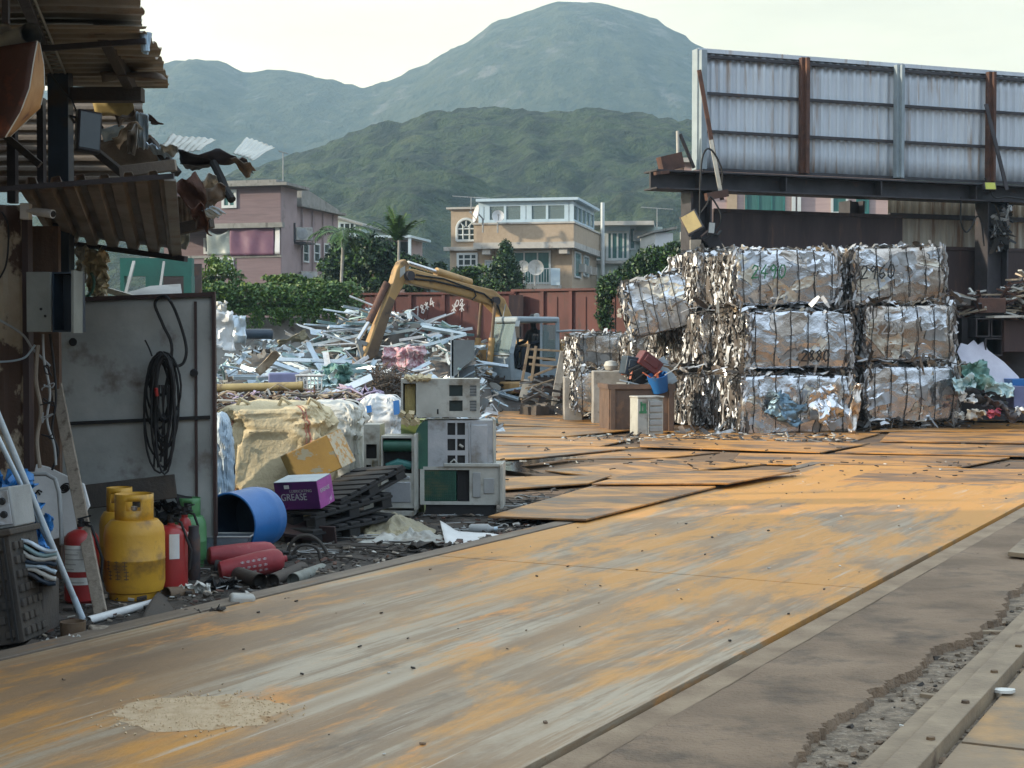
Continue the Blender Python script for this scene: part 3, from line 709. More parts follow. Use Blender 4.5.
# ================================================================ houses behind the yard
def hbox(mb, fr, px0, py0, px1, py1, ly, dp, mi=0):      # a box whose front face fills the pixels on the plane local y = ly, dp deep inwards
    x0, z1 = fr.hit(px0, py0, ly); x1, z0 = fr.hit(px1, py1, ly)
    return mb.bb(x0, ly, z0, x1, ly + dp, z1, mi)
def window(fr, root, px0, py0, px1, py1, ly, fm, gm, nx=2, ny=1, fw=.07, side=None, name='window'):
    if side is None:
        x0, z1 = fr.hit(px0, py0, ly); x1, z0 = fr.hit(px1, py1, ly)
        T = lambda a, d, z: Vector((a, ly - d, z))
    else:
        x0, z1 = fr.hitx(px0, py0, side); x1, z0 = fr.hitx(px1, py1, side)
        z0 = z1 - abs(fr.hitx((px0 + px1) / 2, py0, side)[1] - fr.hitx((px0 + px1) / 2, py1, side)[1])
        T = lambda a, d, z: Vector((side + d, a, z))
    if x0 > x1: x0, x1 = x1, x0
    def slab(mb, a0, z0_, a1, z1_, d0, d1, mi=0):
        p, q = T(a0, d0, z0_), T(a1, d1, z1_)
        mb.bb(p.x, p.y, p.z, q.x, q.y, q.z, mi)
    f = MB()
    slab(f, x0, z0, x0 + fw, z1, .003, .09); slab(f, x1 - fw, z0, x1, z1, .003, .09)
    slab(f, x0 + fw, z1 - fw, x1 - fw, z1, .003, .088); slab(f, x0 + fw, z0, x1 - fw, z0 + fw, .003, .1)
    for i in range(1, nx):
        a = x0 + (x1 - x0) * i / nx; slab(f, a - fw * .35, z0 + fw, a + fw * .35, z1 - fw, .003, .07)
    for j in range(1, ny):
        z = z0 + (z1 - z0) * j / ny
        slab(f, x0 + fw, z - fw * .3, x1 - fw, z + fw * .3, .004, .065)
    o = f.build(name, fm, root, world=False, smooth=0)
    g = MB(); slab(g, x0 + fw, z0 + fw, x1 - fw, z1 - fw, .002, .03); g.build('pane', gm, o, world=False, smooth=0)
    return o
def split_ac(root, c, yaw=0, s=1.0, part='air_conditioner'):
    mb = MB(); mb.box(c, (.8 * s, .32 * s, .6 * s), (0, 0, yaw))
    o = mb.build(part, M['ac'], root, world=False, bevel=.02)
    d = Vector((math.sin(yaw), -math.cos(yaw), 0)); l = Vector((math.cos(yaw), math.sin(yaw), 0))
    f = MB(); rr = Matrix.Rotation(yaw, 3, 'Z') @ Matrix.Rotation(R(90), 3, 'X')
    f.lathe([(.0, .0), (.06 * s, .0), (.24 * s, .012), (.26 * s, .0)], Vector(c) + d * .165 * s - l * .1 * s, rr, 20)
    f.build('fan_grille', M['grey'], o, world=False)
    return o
# ---- cream house
fr = Frame(P(572, 290, 92), R(-12))
H = thing('cream_house', 'cream three storey house with a pale blue glazed rooftop room behind the red wall', 'house', fr.o, fr.yaw)
xl = fr.hit(450, 260)[0]; zt = fr.hit(510, 246)[1]
mb = MB(); mb.bb(xl, 0, 0, 0, 9.5, zt)
xr = fr.hit(478, 260)[0]; ztl = fr.hit(460, 209)[1]
mb.bb(xl - .002, .25, zt, xr + .6, 8.5, ztl)
mb.build('wall', M['wall_cream'], H, world=False, smooth=0)
mb = MB(); mb.bb(xl - .25, .05, ztl, xr + .8, 8.7, ztl + .12); mb.build('roof', M['wall_trim'], H, world=False, smooth=0)
mb = MB(); mb.bb(xl - .35, -.22, zt - .25, xr, .24, zt - .02); mb.bb(xr, -1.25, zt - .22, .35, 9.8, zt + .14)
for x in (xr + .5, -.6): mb.bb(x, -1.1, zt - .55, x + .5, -.002, zt - .222)
mb.build('floor_slab', M['wall_trim'], H, world=False, smooth=0)
zp = fr.hit(520, 224, -1.2)[1]
mb = MB(); mb.bb(xr + .02, -1.2, zt + .14, .3, -1.02, zp); mb.bb(.12, -1.02, zt + .14, .3, 9.6, zp); mb.bb(xr + .02, -1.02, zt + .14, xr + .2, .2, zp)
mb.build('parapet', M['wall_cream'], H, world=False, smooth=0)
mb = MB(); mb.bb(xr - .05, -1.28, zp, .37, -.98, zp + .1); mb.bb(.08, -.98, zp, .37, 9.7, zp + .1); mb.build('parapet_coping', M['wall_trim'], H, world=False, smooth=0)
# rooftop glass room
x0, z1 = fr.hit(481, 202, -.85); x1 = .2
gr = MB(); gr.bb(x0 - .25, -1.15, z1 - .0, x1 + .35, 7.2, z1 + .16)
gr_o = gr.build('sunroom_roof', M['frame_blue'], H, world=False, smooth=0)
fm_ = MB()
for k, a in enumerate((481, 487, 505, 523, 529, 547, 567, 571)):
    x = fr.hit(a, 215, -.85)[0]
    fm_.bb(x - .07 if k in (2, 5) else x - .16, -.85, zp + .1, x + .07 if k in (2, 5) else x + .16, -.73, z1)
fm_.bb(x0, -.84, z1 - .28, x1, -.74, z1 - .002); fm_.bb(x0, -.84, zp + .1, x1, -.74, zp + .3)
for y in (.9, 2.4, 3.9, 5.4, 7.0): fm_.bb(x1 - .1, y - .08, zp + .1, x1 + .02, y + .08, z1)
fm_.bb(x1 - .09, -.73, z1 - .28, x1 + .012, 7.0, z1 - .003); fm_.bb(x1 - .09, -.73, zp + .1, x1 + .012, 7.0, zp + .28)
sr = fm_.build('sunroom_frame', M['frame_blue'], H, world=False, smooth=0)
mb = MB(); mb.bb(x0, -.80, zp + .1, x1 - .05, -.78, z1); mb.bb(x1 - .06, -.78, zp + .1, x1 - .04, 7.0, z1); mb.build('pane', M['glass_clear'], sr, world=False, smooth=0)
mb = MB(); mb.bb(x0 + .3, 3.5, zp - .4, x1 - .4, 3.7, z1 - .2); mb.bb(x0 + .02, -.6, zp - .4, x0 + .2, 3.5, z1 - .1)
mb.build('sunroom_back', M['wall_purple_pale'], H, world=False, smooth=0)
# windows
window(fr, H, 457, 253, 478, 278, 0, M['frame_white'], M['glass_dark'], 3, 4, .13)
ax0, az = fr.hit(457, 241, .25); ax1, azt = fr.hit(476, 219, .25)
cx_, rr_ = (ax0 + ax1) / 2, (ax1 - ax0) / 2
az_s = azt - rr_
fa = MB(); ga = MB()
ring = [(cx_ + rr_ * math.cos(t), az_s + rr_ * math.sin(t)) for t in [math.pi * i / 16 for i in range(17)]]
fa.tube([Vector((ax0, .2, az))] + [Vector((x, .2, z)) for x, z in reversed(ring)] + [Vector((ax1, .2, az)), Vector((ax0, .2, az))], .09, 6)
for t in (.25, .5, .75): fa.tube([Vector((cx_ + .25 * rr_ * math.cos(t * math.pi), .2, az_s + .25 * rr_ * math.sin(t * math.pi))), Vector((cx_ + rr_ * math.cos(t * math.pi), .2, az_s + rr_ * math.sin(t * math.pi)))], .045, 4)
for x in (ax0 + (ax1 - ax0) * .33, ax0 + (ax1 - ax0) * .67): fa.tube([Vector((x, .2, az)), Vector((x, .2, az_s + .2))], .05, 4)
for z in (az_s, az + (az_s - az) * .5): fa.tube([Vector((ax0, .2, z)), Vector((ax1, .2, z))], .045, 4)
aw = fa.build('arched_window', M['frame_white'], H, world=False)
ga.prism([Vector((ax0, .23, az))] + [Vector((x, .23, z)) for x, z in reversed(ring)] + [Vector((ax1, .23, az))], (0, .015, 0)); ga.build('pane', M['glass_dark'], aw, world=False, smooth=0)
window(fr, H, 511, 251, 551, 284, 0, M['frame_white'], M['glass_green'], 3, 1, .12)
window(fr, H, 485, 260, 497, 271, 0, M['frame_white'], M['alu_blue'], 1, 3, .08)
window(fr, H, 574, 251, 580, 277, None, M['frame_white'], M['glass_green'], 1, 1, .1, side=0)
window(fr, H, 583, 255, 588, 276, None, M['frame_white'], M['glass_green'], 1, 1, .1, side=0)
mb = MB(); bx0, bz = fr.hit(520, 285, -1.0); bx1, bz1 = fr.hit(557, 269, -1.0)
for i in range(15):
    x = bx0 + (bx1 - bx0) * i / 14; mb.bb(x - .02, -1.0, bz, x + .02, -.96, bz1)
mb.bb(bx0, -1.01, bz1, bx1, -.95, bz1 + .06); mb.build('balcony_rail', M['frame_white'], H, world=False, smooth=0)
mb = MB(); mb.bb(bx0 - 1, -1.1, bz - .3, bx1 + .1, -.004, bz - .001); mb.build('balcony_floor', M['wall_trim'], H, world=False, smooth=0)
mb = MB(); x, z = fr.hit(556, 276, -1.05); mb.bb(x - .3, -1.15, z - .55, x + .25, -1.06, z + .45); mb.build('balcony_panel', M['frame_blue'], H, world=False, smooth=0)
mb = MB()
for k in range(3): mb.bb(.03, 2.2 + k * 2.2, zt - 3.6 + k * .2, .55, 3.0 + k * 2.2, zt - 3.45 + k * .2); mb.bb(.03, 2.3 + k * 2.2, zt - 1.5, .4, 2.9 + k * 2.2, zt - 1.0)
mb.build('canopy', M['wall_trim'], H, world=False, smooth=0)
mb = MB(); mb.tube([(.5, 8.8, 3), (.5, 8.8, 10.6)], .13, 8); mb.build('drain_pipe', M['frame_white'], H, world=False)
def dish(px, py, Y, r, ex, ey, m_, lab, mesh_arm=True):
    c = P(px, py, Y); t = thing('satellite_dish', lab, 'satellite dish', c, 0)
    mb = MB(); mb.lathe([(r * k / 6, .28 * r * (k / 6) ** 2) for k in range(7)] + [(r * (k / 6), .28 * r * (k / 6) ** 2 - .03) for k in range(6, -1, -1)], (0, 0, 0), Euler((R(90 - ey), 0, R(ex))).to_matrix(), 22)
    mb.build('reflector', m_, t, world=False)
    n_ = Euler((R(90 - ey), 0, R(ex))).to_matrix() @ Vector((0, 0, 1))
    mb = MB(); mb.tube([n_ * .02 + Vector((0, 0, -r * .9)), n_ * r * .9], .025, 5); mb.box(n_ * r * .9, (.12, .12, .12)); mb.build('feed_arm', M['grey'], t, world=False)
    mb = MB(); mb.tube([-n_ * .05, -n_ * .3 + Vector((0, 0, -.2)), -n_ * .3 + Vector((0, .0, -r - .5))], .05, 6); mb.build('mast', M['grey'], t, world=False)
dish(498, 216.5, 90.2, .36, 5, 12, M['white'], 'round white satellite dish in front of the glazed rooftop room')
dish(478, 214, 90.9, .52, -72, 12, M['white'], 'white satellite dish seen almost edge-on beside the arched window')
dish(523, 267, 90.4, .38, -8, 10, M['white_dirty'], 'smaller round dish on the balcony, next to the conifer')
dish(535.5, 268, 90.3, .47, 6, 10, M['white_dirty'], 'larger round dish on the balcony, in the middle of its railing')
def antenna(px, py0, py1, Y, wd, lab):
    b = P(px, py1, Y); t_ = P(px, py0, Y); t = thing('roof_antenna', lab, 'antenna', b)
    mb = MB(); mb.tube([b, t_], .035, 5); mb.build('mast', M['grey'], t)
    mb = MB(); mb.tube([t_ + Vector((-wd, 0, .05)), t_ + Vector((wd, .1, -.08))], .03, 5)
    for k in range(6):
        c = t_ + Vector((-wd + wd * 2 * k / 5, .1 * k / 5, .05 - .13 * k / 5)); mb.tube([c + Vector((0, -.4, 0)), c + Vector((0, .4, 0))], .015, 4)
    mb.build('aerial', M['grey'], t)
antenna(471, 197, 210, 93, 1.1, 'thin television aerial on the cream house roof beside the sunroom')
antenna(657, 208, 232, 99, 1.0, 'thin television aerial above the white shed roof')
antenna(283, 152, 182, 92, .25, 'tall thin antenna mast on the purple house roof')
# ---- purple house
fr = Frame(P(281, 290, 88), R(-15))
H = thing('purple_house', 'purple tiled house with a purple tarpaulin across its open balcony', 'house', fr.o, fr.yaw)
xl = fr.hit(150, 250)[0]; zt = fr.hit(281, 186)[1]
zb0 = fr.hit(281, 255)[1]; zb1 = fr.hit(281, 228)[1]; xw = fr.hit(275, 240)[0]
yd = fr.hitx(297, 240, 0)[0]
mb = MB(); mb.bb(xl, 0, 1.2, 0, yd, zb0); mb.bb(xl, 0, zb1, 0, yd, zt); mb.bb(xl, 1.7, zb0, 0, yd, zb1)
mb.build('wall', M['wall_purple'], H, world=False, smooth=0)
mb = MB(); mb.bb(-.32, .001, zb0, .004, 1.7, zb1); mb.bb(.001, .02, 1.2, .02, yd - .02, zt - .01); mb.build('side_wall', M['wall_purple_pale'], H, world=False, smooth=0)  # side coloured paler than the front to hold the light on it
mb = MB(); mb.bb(xl, -.55, zt, .6, yd + .5, zt + .16); mb.bb(xl, .3, zt + .17, -.4, yd - .3, zt + .42); mb.build('roof', M['wall_grey'], H, world=False, smooth=0)
mb = MB(); mb.bb(xl, -.35, zb1 + .02, .25, -.003, zb1 + .3); mb.bb(xl, -.06, zb0 - .12, .06, -.003, zb0 + .03); mb.build('ledge', M['wall_grey'], H, world=False, smooth=0)
def cloth(px0, px1, ly, amp, m_, name, seed, py0=228, py1=255, sag=.0):
    x0, z1 = fr.hit(px0, py0, ly); x1, z0 = fr.hit(px1, py1, ly); mb = MB()
    mb.grid(lambda u, v: Vector((x0 + (x1 - x0) * u, ly + amp * n1((u * (x1 - x0), v, seed), 1.6), z1 + (z0 - z1) * v - sag * math.sin(math.pi * u) * (1 - v))), 30, 10)
    return mb.build(name, m_, H, world=False, smooth=80, solid=.02)
cloth(230, 274, -.12, .1, M['tarp_purple'], 'tarpaulin', 1)
cloth(207, 231, -.1, .14, M['film_grey'], 'plastic_curtain', 4, sag=.4)
cloth(275, 280, -.1, .08, M['wall_white'], 'white_curtain', 7, 227, 254)
window(fr, H, 222, 190, 237, 208, 0, M['frame_white'], M['glass_green'], 2, 1, .16)
window(fr, H, 209, 258, 234, 276, 0, M['frame_white'], M['ac_green'], 1, 1, .14)
mb = MB(); x0, z0 = fr.hit(214, 272, -.05); x1, z1 = fr.hit(230, 262, -.05)
mb.tube([(x0, -.06, z1), ((x0 + x1) / 2, -.07, (z0 + z1) / 2 - .1), (x1, -.06, z1)], .03, 5); mb.tube([((x0 + x1) / 2 - .5, -.06, z0), ((x0 + x1) / 2 + .2, -.07, z1)], .03, 5)
mb.build('window_ornament', M['black'], H, world=False)
window(fr, H, 204, 238, 212, 254, 1.69, M['frame_white'], M['film_grey'], 1, 1, .14)
# lower wing to the right
yb0, yb1 = yd, fr.hitx(338, 240, -.15)[0]
H2z0 = fr.hitx(298, 207, -.15)[1]
xlw = -7.5
mb = MB(); mb.bb(xlw, yb0 + .01, 1.2, -.15, yb1, H2z0); mb.build('wing_wall', M['wall_purple_pale'], H, world=False, smooth=0)
mb = MB(); mb.bb(xlw, yb0 + .02, H2z0, .3, yb1 + .3, H2z0 + .14)
mb.prism([(-.2, yb0 + 1.2, H2z0 + .15), (-.2, yb1 + .4, H2z0 + .15), (-.2, yb1 + .4, H2z0 + .35), (-.2, yb0 + 1.2, H2z0 + 1.3)], (-6.5, 0, 0))
mb.build('wing_roof', M['wall_grey'], H, world=False, smooth=0)
for a in (302, 313, 323): window(fr, H, a, 243, a + 6, 262, None, M['frame_white'], M['glass_dark'], 1, 2, .09, side=-.15)
mb = MB()
for k in range(4):
    y = yb0 + 1 + (yb1 - yb0 - 2) * k / 3; mb.tube([(-.07, y, 1.5), (-.07, y, H2z0)], .05, 6)
mb.build('drain_pipe', M['wall_purple_pale'], H, world=False)
ly, lz = fr.hitx(304, 234, .35); split_ac(H, (.32, ly, lz), R(40), 1.25)
mb = MB(); mb.bb(-.14, ly - .7, lz - .6, .75, ly + .7, lz - .5); mb.bb(-.14, ly - .75, lz - .5, .1, ly - .62, lz + .6); mb.build('bracket', M['steel_dark'], H, world=False, smooth=0)
ly, lz = fr.hitx(309, 278, .35); split_ac(H, (.32, ly, lz), R(40), 1.25)
# ---- pale glazed extension and canopy beyond
fr = Frame(P(337, 290, 104), R(-12))
H = thing('glazed_house', 'small pale blue house with a slanting tin roof behind the dark bushes', 'house', fr.o, fr.yaw)
x1, z1 = fr.hit(361, 226); x0 = -1.4; zr = fr.hit(340, 212)[1]
mb = MB(); mb.prism([(x0, 0, 1), (x1, 0, 1), (x1, 0, z1), (x0, 0, zr)], (0, 6, 0)); mb.build('wall', M['wall_mint'], H, world=False, smooth=0)
mb = MB(); mb.prism([(x0 - .2, -.6, zr + .02), (x1 + .3, -.6, z1 - .05), (x1 + .3, -.6, z1 + .08), (x0 - .2, -.6, zr + .16)], (0, 7, 0)); mb.build('roof', M['wall_grey'], H, world=False, smooth=0)
window(fr, H, 339, 222, 356, 240, 0, M['frame_blue'], M['glass_dark'], 3, 2, .13)
mb = MB(); cx0, cz = fr.hit(360, 236, -2); cx1, _ = fr.hit(411, 240, -2)
mb.bb(cx0, -2.1, cz - .15, cx1, 3, cz); mb.bb(cx1 - .2, -2.0, 2, cx1 - .02, -1.85, cz - .15); mb.bb(cx0 + .1, -2.0, 2, cx0 + .28, -1.85, cz - .15); mb.build('canopy', M['frame_blue'], H, world=False, smooth=0)
mb = MB(); mb.bb(cx0, 0, 1, cx1 - .6, 3, cz - .16); mb.build('annex_wall', M['wall_purple_pale'], H, world=False, smooth=0)
mb = MB(); mb.bb(cx1 - 2.2, -.04, cz - 2.2, cx1 - .75, -.003, cz - .3); mb.build('doorway', M['glass_dark'], H, world=False, smooth=0)
# ---- mint house with green curtains
fr = Frame(P(594, 290, 102), R(-6))
H = thing('mint_house', 'pale mint house with tall green curtained glass doors right of the cream house', 'house', fr.o, fr.yaw)
x1 = fr.hit(662, 260)[0]; zt = fr.hit(620, 226)[1]; zm = fr.hit(620, 261)[1]
mb = MB(); mb.bb(-.5, 0, 0, x1, 8, zm); mb.bb(-.5, .9, zm, x1, 8, zt); mb.build('wall', M['wall_mint'], H, world=False, smooth=0)
mb = MB(); mb.bb(-.6, -.9, zt, fr.hit(654, 226)[0], 8.4, zt + .26); mb.build('roof', M['wall_trim'], H, world=False, smooth=0)
mb = MB(); mb.bb(-.6, -.4, zm - .18, fr.hit(634, 261)[0], .88, zm + .002); mb.build('balcony_floor', M['wall_trim'], H, world=False, smooth=0)
window(fr, H, 606, 231, 629, 260.5, .35, M['frame_white'], M['glass_green'], 4, 1, .16)
window(fr, H, 592, 233, 606, 260.5, .88, M['frame_white'], M['glass_green'], 3, 2, .1)
window(fr, H, 629, 227, 636, 250, .88, M['frame_white'], M['glass_green'], 1, 1, .12)
window(fr, H, 640, 243, 652, 255, .88, M['frame_white'], M['glass_green'], 2, 1, .12)
mb = MB(); xa = fr.hit(606, 240, .4)[0]; xb = fr.hit(629, 240, .4)[0]; mb.bb(xa - .05, .33, zt - .5, xb + .05, .86, zt - .002); mb.bb(xb - .1, .44, zm, xb, .88, zt - .5); mb.build('bay_surround', M['frame_blue'], H, world=False, smooth=0)
mb = MB()
for z in (zm + 1.1, zm + 1.5): mb.tube([(-.5, -.3, z), (xa, -.3, z + .1)], .05, 5)
mb.build('balcony_rail', M['frame_white'], H, world=False)
xq, zq = fr.hit(640, 236, .5); split_ac(H, (xq, .6, zq), 0, 1.15); xq, zq = fr.hit(647, 236, .6); split_ac(H, (xq + .2, .7, zq), 0, 1.05)
window(fr, H, 607, 271, 625, 283, 0, M['frame_white'], M['glass_green'], 3, 1, .12)
# ---- white shed
fr = Frame(P(655, 290, 96), R(6))
H = thing('white_shed', 'small plain white shed with a flat tin roof above the ivy', 'shed', fr.o, fr.yaw)
x1, zt = fr.hit(673, 233); mb = MB(); mb.bb(0, 0, 0, x1, 5, zt); mb.build('wall', M['wall_white'], H, world=False, smooth=0)
mb = MB(); mb.prism([(-.15, -.3, zt), (x1 + .2, -.3, zt + .25), (x1 + .2, -.3, zt + .4), (-.15, -.3, zt + .12)], (0, 5.5, 0)); mb.build('roof', M['wall_grey'], H, world=False, smooth=0)
# ---- pink house behind the billboard
fr = Frame(P(684, 290, 70), R(-6))
H = thing('pink_house', 'pink tiled house with teal windows glimpsed under the corrugated screen', 'house', fr.o, fr.yaw)
zt = fr.hit(690, 163)[1]; x1 = fr.hit(905, 200)[0]
mb = MB(); mb.bb(0, 0, 0, x1, 9, zt); mb.build('wall', M['wall_pink'], H, world=False, smooth=0)
mb = MB(); mb.bb(-.5, -.4, zt, x1, 9.4, zt + .2); mb.build('roof', M['wall_trim'], H, world=False, smooth=0)
def plank(a, b, c_, d, m_, nm, lo=-.1, hi=-.003):
    mb = MB(); xx0, zz1 = fr.hit(a, b, lo); xx1, zz0 = fr.hit(c_, d, lo); mb.bb(xx0, lo, zz0, xx1, hi, zz1); return mb.build(nm, m_, H, world=False, smooth=0)
window(fr, H, 745, 188, 785, 214, 0, M['teal'], M['glass_green'], 3, 1, .1)
window(fr, H, 831, 188, 848, 214, 0, M['frame_white'], M['glass_green'], 1, 1, .1)
window(fr, H, 856, 188, 869, 214, 0, M['teal'], M['glass_green'], 2, 2, .1)
plank(727, 185, 737, 214, M['wall_cream'], 'pilaster')
for a in (792, 797.5): plank(a, 180, a + 3.5, 214, M['frame_white'], 'drain_pipe', -.2, -.05)
window(fr, H, 686, 196, 690.5, 209, 0, M['frame_white'], M['glass_dark'], 1, 1, .08)
plank(684.5, 188, 692, 190, M['rust'], 'canopy', -.5, -.002)
plank(684.2, 204, 685.2, 250, M['teal'], 'drain_pipe', -.2, -.05)
xq, zq = fr.hit(688, 238, -.3); split_ac(H, (xq, -.25, zq), 0, .9)
# ================================================================ red wall along the back of the yard
def seg_fence(name, lab, cat, A, B, h, m_, n, cap=None, rails=(.06, .94), prof=.05):
    A, B = Vector((A.x, A.y, 0)), Vector((B.x, B.y, 0)); d = B - A; ln = d.length; yaw = math.atan2(d.y, d.x)
    t = thing(name, lab, cat, A, yaw)
    mb = MB(); mb.bb(0, -.02, 0, ln, .03, h); mb.build('sheeting', m_, t, world=False, smooth=0)
    mb = MB()
    for i in range(n + 1):
        x = ln * i / n; mb.bb(x - .055, -.09, 0, x + .055, -.023, h)
    for i in range(n):
        x = ln * (i + .5) / n; mb.bb(x - .02, -.045, h * rails[0], x + .02, -.023, h * rails[1])
    mb.build('frame', m_, t, world=False, smooth=0)
    mb = MB(); mb.bb(-.1, -.11, h, ln + .1, .07, h + .07); mb.build('top_rail', cap or m_, t, world=False, smooth=0)
    return t
fa_, fb_, fc_ = P(345, 296, 49), P(512, 293, 47.5), P(690, 288, 45)
FR1 = seg_fence('steel_fence', 'red rusty steel sheet fence behind the scrap pile and the digger boom', 'fence', fa_, fb_, 3.05, M['rust_red'], 5)
FR2 = seg_fence('steel_fence', 'red rusty steel sheet fence behind the digger cab, dark brown post at its left', 'fence', fb_ + Vector((.1, -.02, 0)), fc_, 3.12, M['rust_red'], 6)
mb = MB(); p = P(516, 300, 47.2); mb.bb(p.x - .22, p.y - .2, 0, p.x + .22, p.y + .1, 3.0); mb.build('post', M['steel_brown'], FR2, smooth=0)
mb = MB(); ux = (fb_ - fa_).normalized(); ux.z = 0; off = Vector((ux.y, -ux.x, 0)) * .10
def fpt(px, py):
    r_ = ray(px, py); nn_ = Vector((ux.y, -ux.x, 0)); k = (Vector((fa_.x, fa_.y, 0)) - CAM).dot(nn_) / r_.dot(nn_); return CAM + r_ * k
strokes(mb, '78', fpt(417, 316), ux + Vector((0, 0, .35)), (-.25, 0, 1), .26, .035, off); strokes(mb, '*4', fpt(427, 311), ux + Vector((0, 0, .6)), (-.3, 0, 1), .26, .035, off)
strokes(mb, '02', fpt(456, 307), ux + Vector((0, 0, .2)), (.1, 0, 1), .2, .03, off); strokes(mb, '*', fpt(452, 313), ux, (.1, 0, 1), .3, .03, off); strokes(mb, '*', fpt(460, 312), ux, (.1, 0, 1), .3, .03, off)
mb.build('chalk_mark', M['ink_white'], FR1, smooth=0)
mb = MB(); ux2 = (fc_ - fb_).normalized(); ux2.z = 0; off2 = Vector((ux2.y, -ux2.x, 0)) * .07
for i in range(26):
    q = P(rnd.uniform(618, 632), rnd.uniform(307, 322), 45.6); mb.box(q, (rnd.uniform(.03, .2), .012, rnd.uniform(.03, .16)), (0, rnd.uniform(0, 3), math.atan2(ux2.y, ux2.x)))
mb.build('peeled_patch', M['white_dirty'], FR2, smooth=0)
# grey wall under the hedge
A, B = P(205, 317, 46), P(352, 316, 47.5)
mb = MB(); mb.prism([(A.x, A.y, 0), (B.x, B.y, 0), (B.x, B.y, P(352, 318, 47.5).z), (A.x, A.y, A.z)], (0, .25, 0))
t = solo('boundary_wall', mb, M['block'], 'grey weathered concrete wall below the clipped hedge', 'wall', smooth=0)
# ---- greenery
LF = lambda: [M['leaf'], M['leaf_dark'], M['leaf_light']]
hb = thing('hedge', 'long clipped green hedge trailing over the grey wall', 'hedge', P(275, 300, 46.6))
mb = MB()
for i in range(26):
    u = i / 25; px = 200 + 152 * u; c = P(px, 299 - 3 * math.sin(u * 9) * .6, 46.3 + 1.2 * u)
    leaves(mb, c, (.42, .55, .50 if 60 > i else .3), 330, .075, wt=(.5, .3, .2), shell=.7, seed=i, flat=.2)
for i in range(70):
    px = rnd.uniform(205, 350); ln = rnd.uniform(.1, .5) * (1.5 if px < 260 else 1)
    for k in range(int(ln * 40)):
        c = P(px + rnd.uniform(-1, 1), 309, 45.75 + (px - 200) / 152 * 1.2) - Vector((0, 0, rnd.uniform(0, ln)))
        leaves(mb, c, (.06, .05, .06), 3, .06, seed=i * 50 + k)
mb.build('foliage', [M['leaf'], M['leaf'], M['leaf_light']], hb, smooth=0)
mb = MB()
for i in range(9):
    c = P(205 + i * 17, 305, 46.5 + i * .13); mb.tube([(c.x, c.y, 0), (c.x + .05, c.y, c.z - .2), (c.x + .15, c.y, c.z + .2)], [.05, .035, .01], 6)
mb.build('stem', M['bark'], hb)
def tree(name, lab, base, crown, clumps, m_leaf, leafn, leafs, trunk_r=.14, cat='tree', group=None, seed=0):
    t = thing(name, lab, cat, base); rr = random.Random(seed)
    mb = MB(); cen = Vector(crown[0]); rad = Vector(crown[1])
    tops = []
    for i in range(clumps):
        d = Vector((rr.gauss(0, 1), rr.gauss(0, 1), rr.gauss(0, 1))).normalized() * rr.uniform(.45, .95)
        c = cen + Vector((d.x * rad.x, d.y * rad.y, d.z * rad.z)); tops.append(c)
        k = rr.uniform(.28, .48)
        leaves(mb, c, (rad.x * k, rad.y * k, rad.z * k * .8), leafn, leafs, shell=.35, seed=seed * 100 + i)
    mb.build('crown', m_leaf, t, smooth=0)
    mb = MB(); b = Vector(base)
    mb.tube([b, b.lerp(cen, .5) + Vector((.05, 0, 0)), cen], [trunk_r, trunk_r * .75, trunk_r * .4], 8)
    for c in tops[::2]: mb.tube([b.lerp(cen, rr.uniform(.55, .9)), (b.lerp(cen, .9) + c) / 2, c], [trunk_r * .4, trunk_r * .25, trunk_r * .08], 5)
    mb.build('trunk', M['bark'], t)
    return t
DK = [M['leaf_dark'], M['leaf_dark'], M['leaf']]
def gz(p, z=0): return Vector((p.x, p.y, z))
tree('dark_tree', 'dark round leafy tree beside the purple house wing, pale palm stem before it', gz(P(348, 300, 62)), (P(345, 268, 62), (1.1, 1.1, 1.15)), 26, DK, 260, .11, seed=1)
tree('dark_tree', 'widest dark leafy tree below the white canopy, left of the digger stick', gz(P(376, 300, 61)), (P(376, 266, 61), (1.2, 1.2, 1.25)), 26, DK, 260, .11, seed=2)
tree('dark_tree', 'small dark tree right behind the top of the digger stick', gz(P(425, 300, 60)), (P(424, 275, 60), (.9, 1.0, .85)), 16, DK, 200, .10, seed=3)
tree('light_bush', 'light green leafy bush at the left end of the hedge below the green window', gz(P(218, 300, 47)), (P(217, 280, 48.3), (.75, .7, .8)), 18, [M['leaf_light'], M['leaf'], M['leaf_light']], 160, .085, .06, 'bush', seed=4)
tree('light_bush', 'light green bush left of the conifer before the cream house', gz(P(470, 300, 58)), (P(470, 277, 58), (.72, .6, .55)), 14, [M['leaf'], M['leaf_dark'], M['leaf_light']], 150, .085, .06, 'bush', seed=5)
tree('light_bush', 'yellow green shrub tops sticking up behind the hedge under the purple house', gz(P(300, 300, 52)), (P(297, 285, 52), (1.5, .6, .38)), 16, [M['leaf_light'], M['leaf'], M['leaf_light']], 150, .085, .06, 'bush', seed=6)
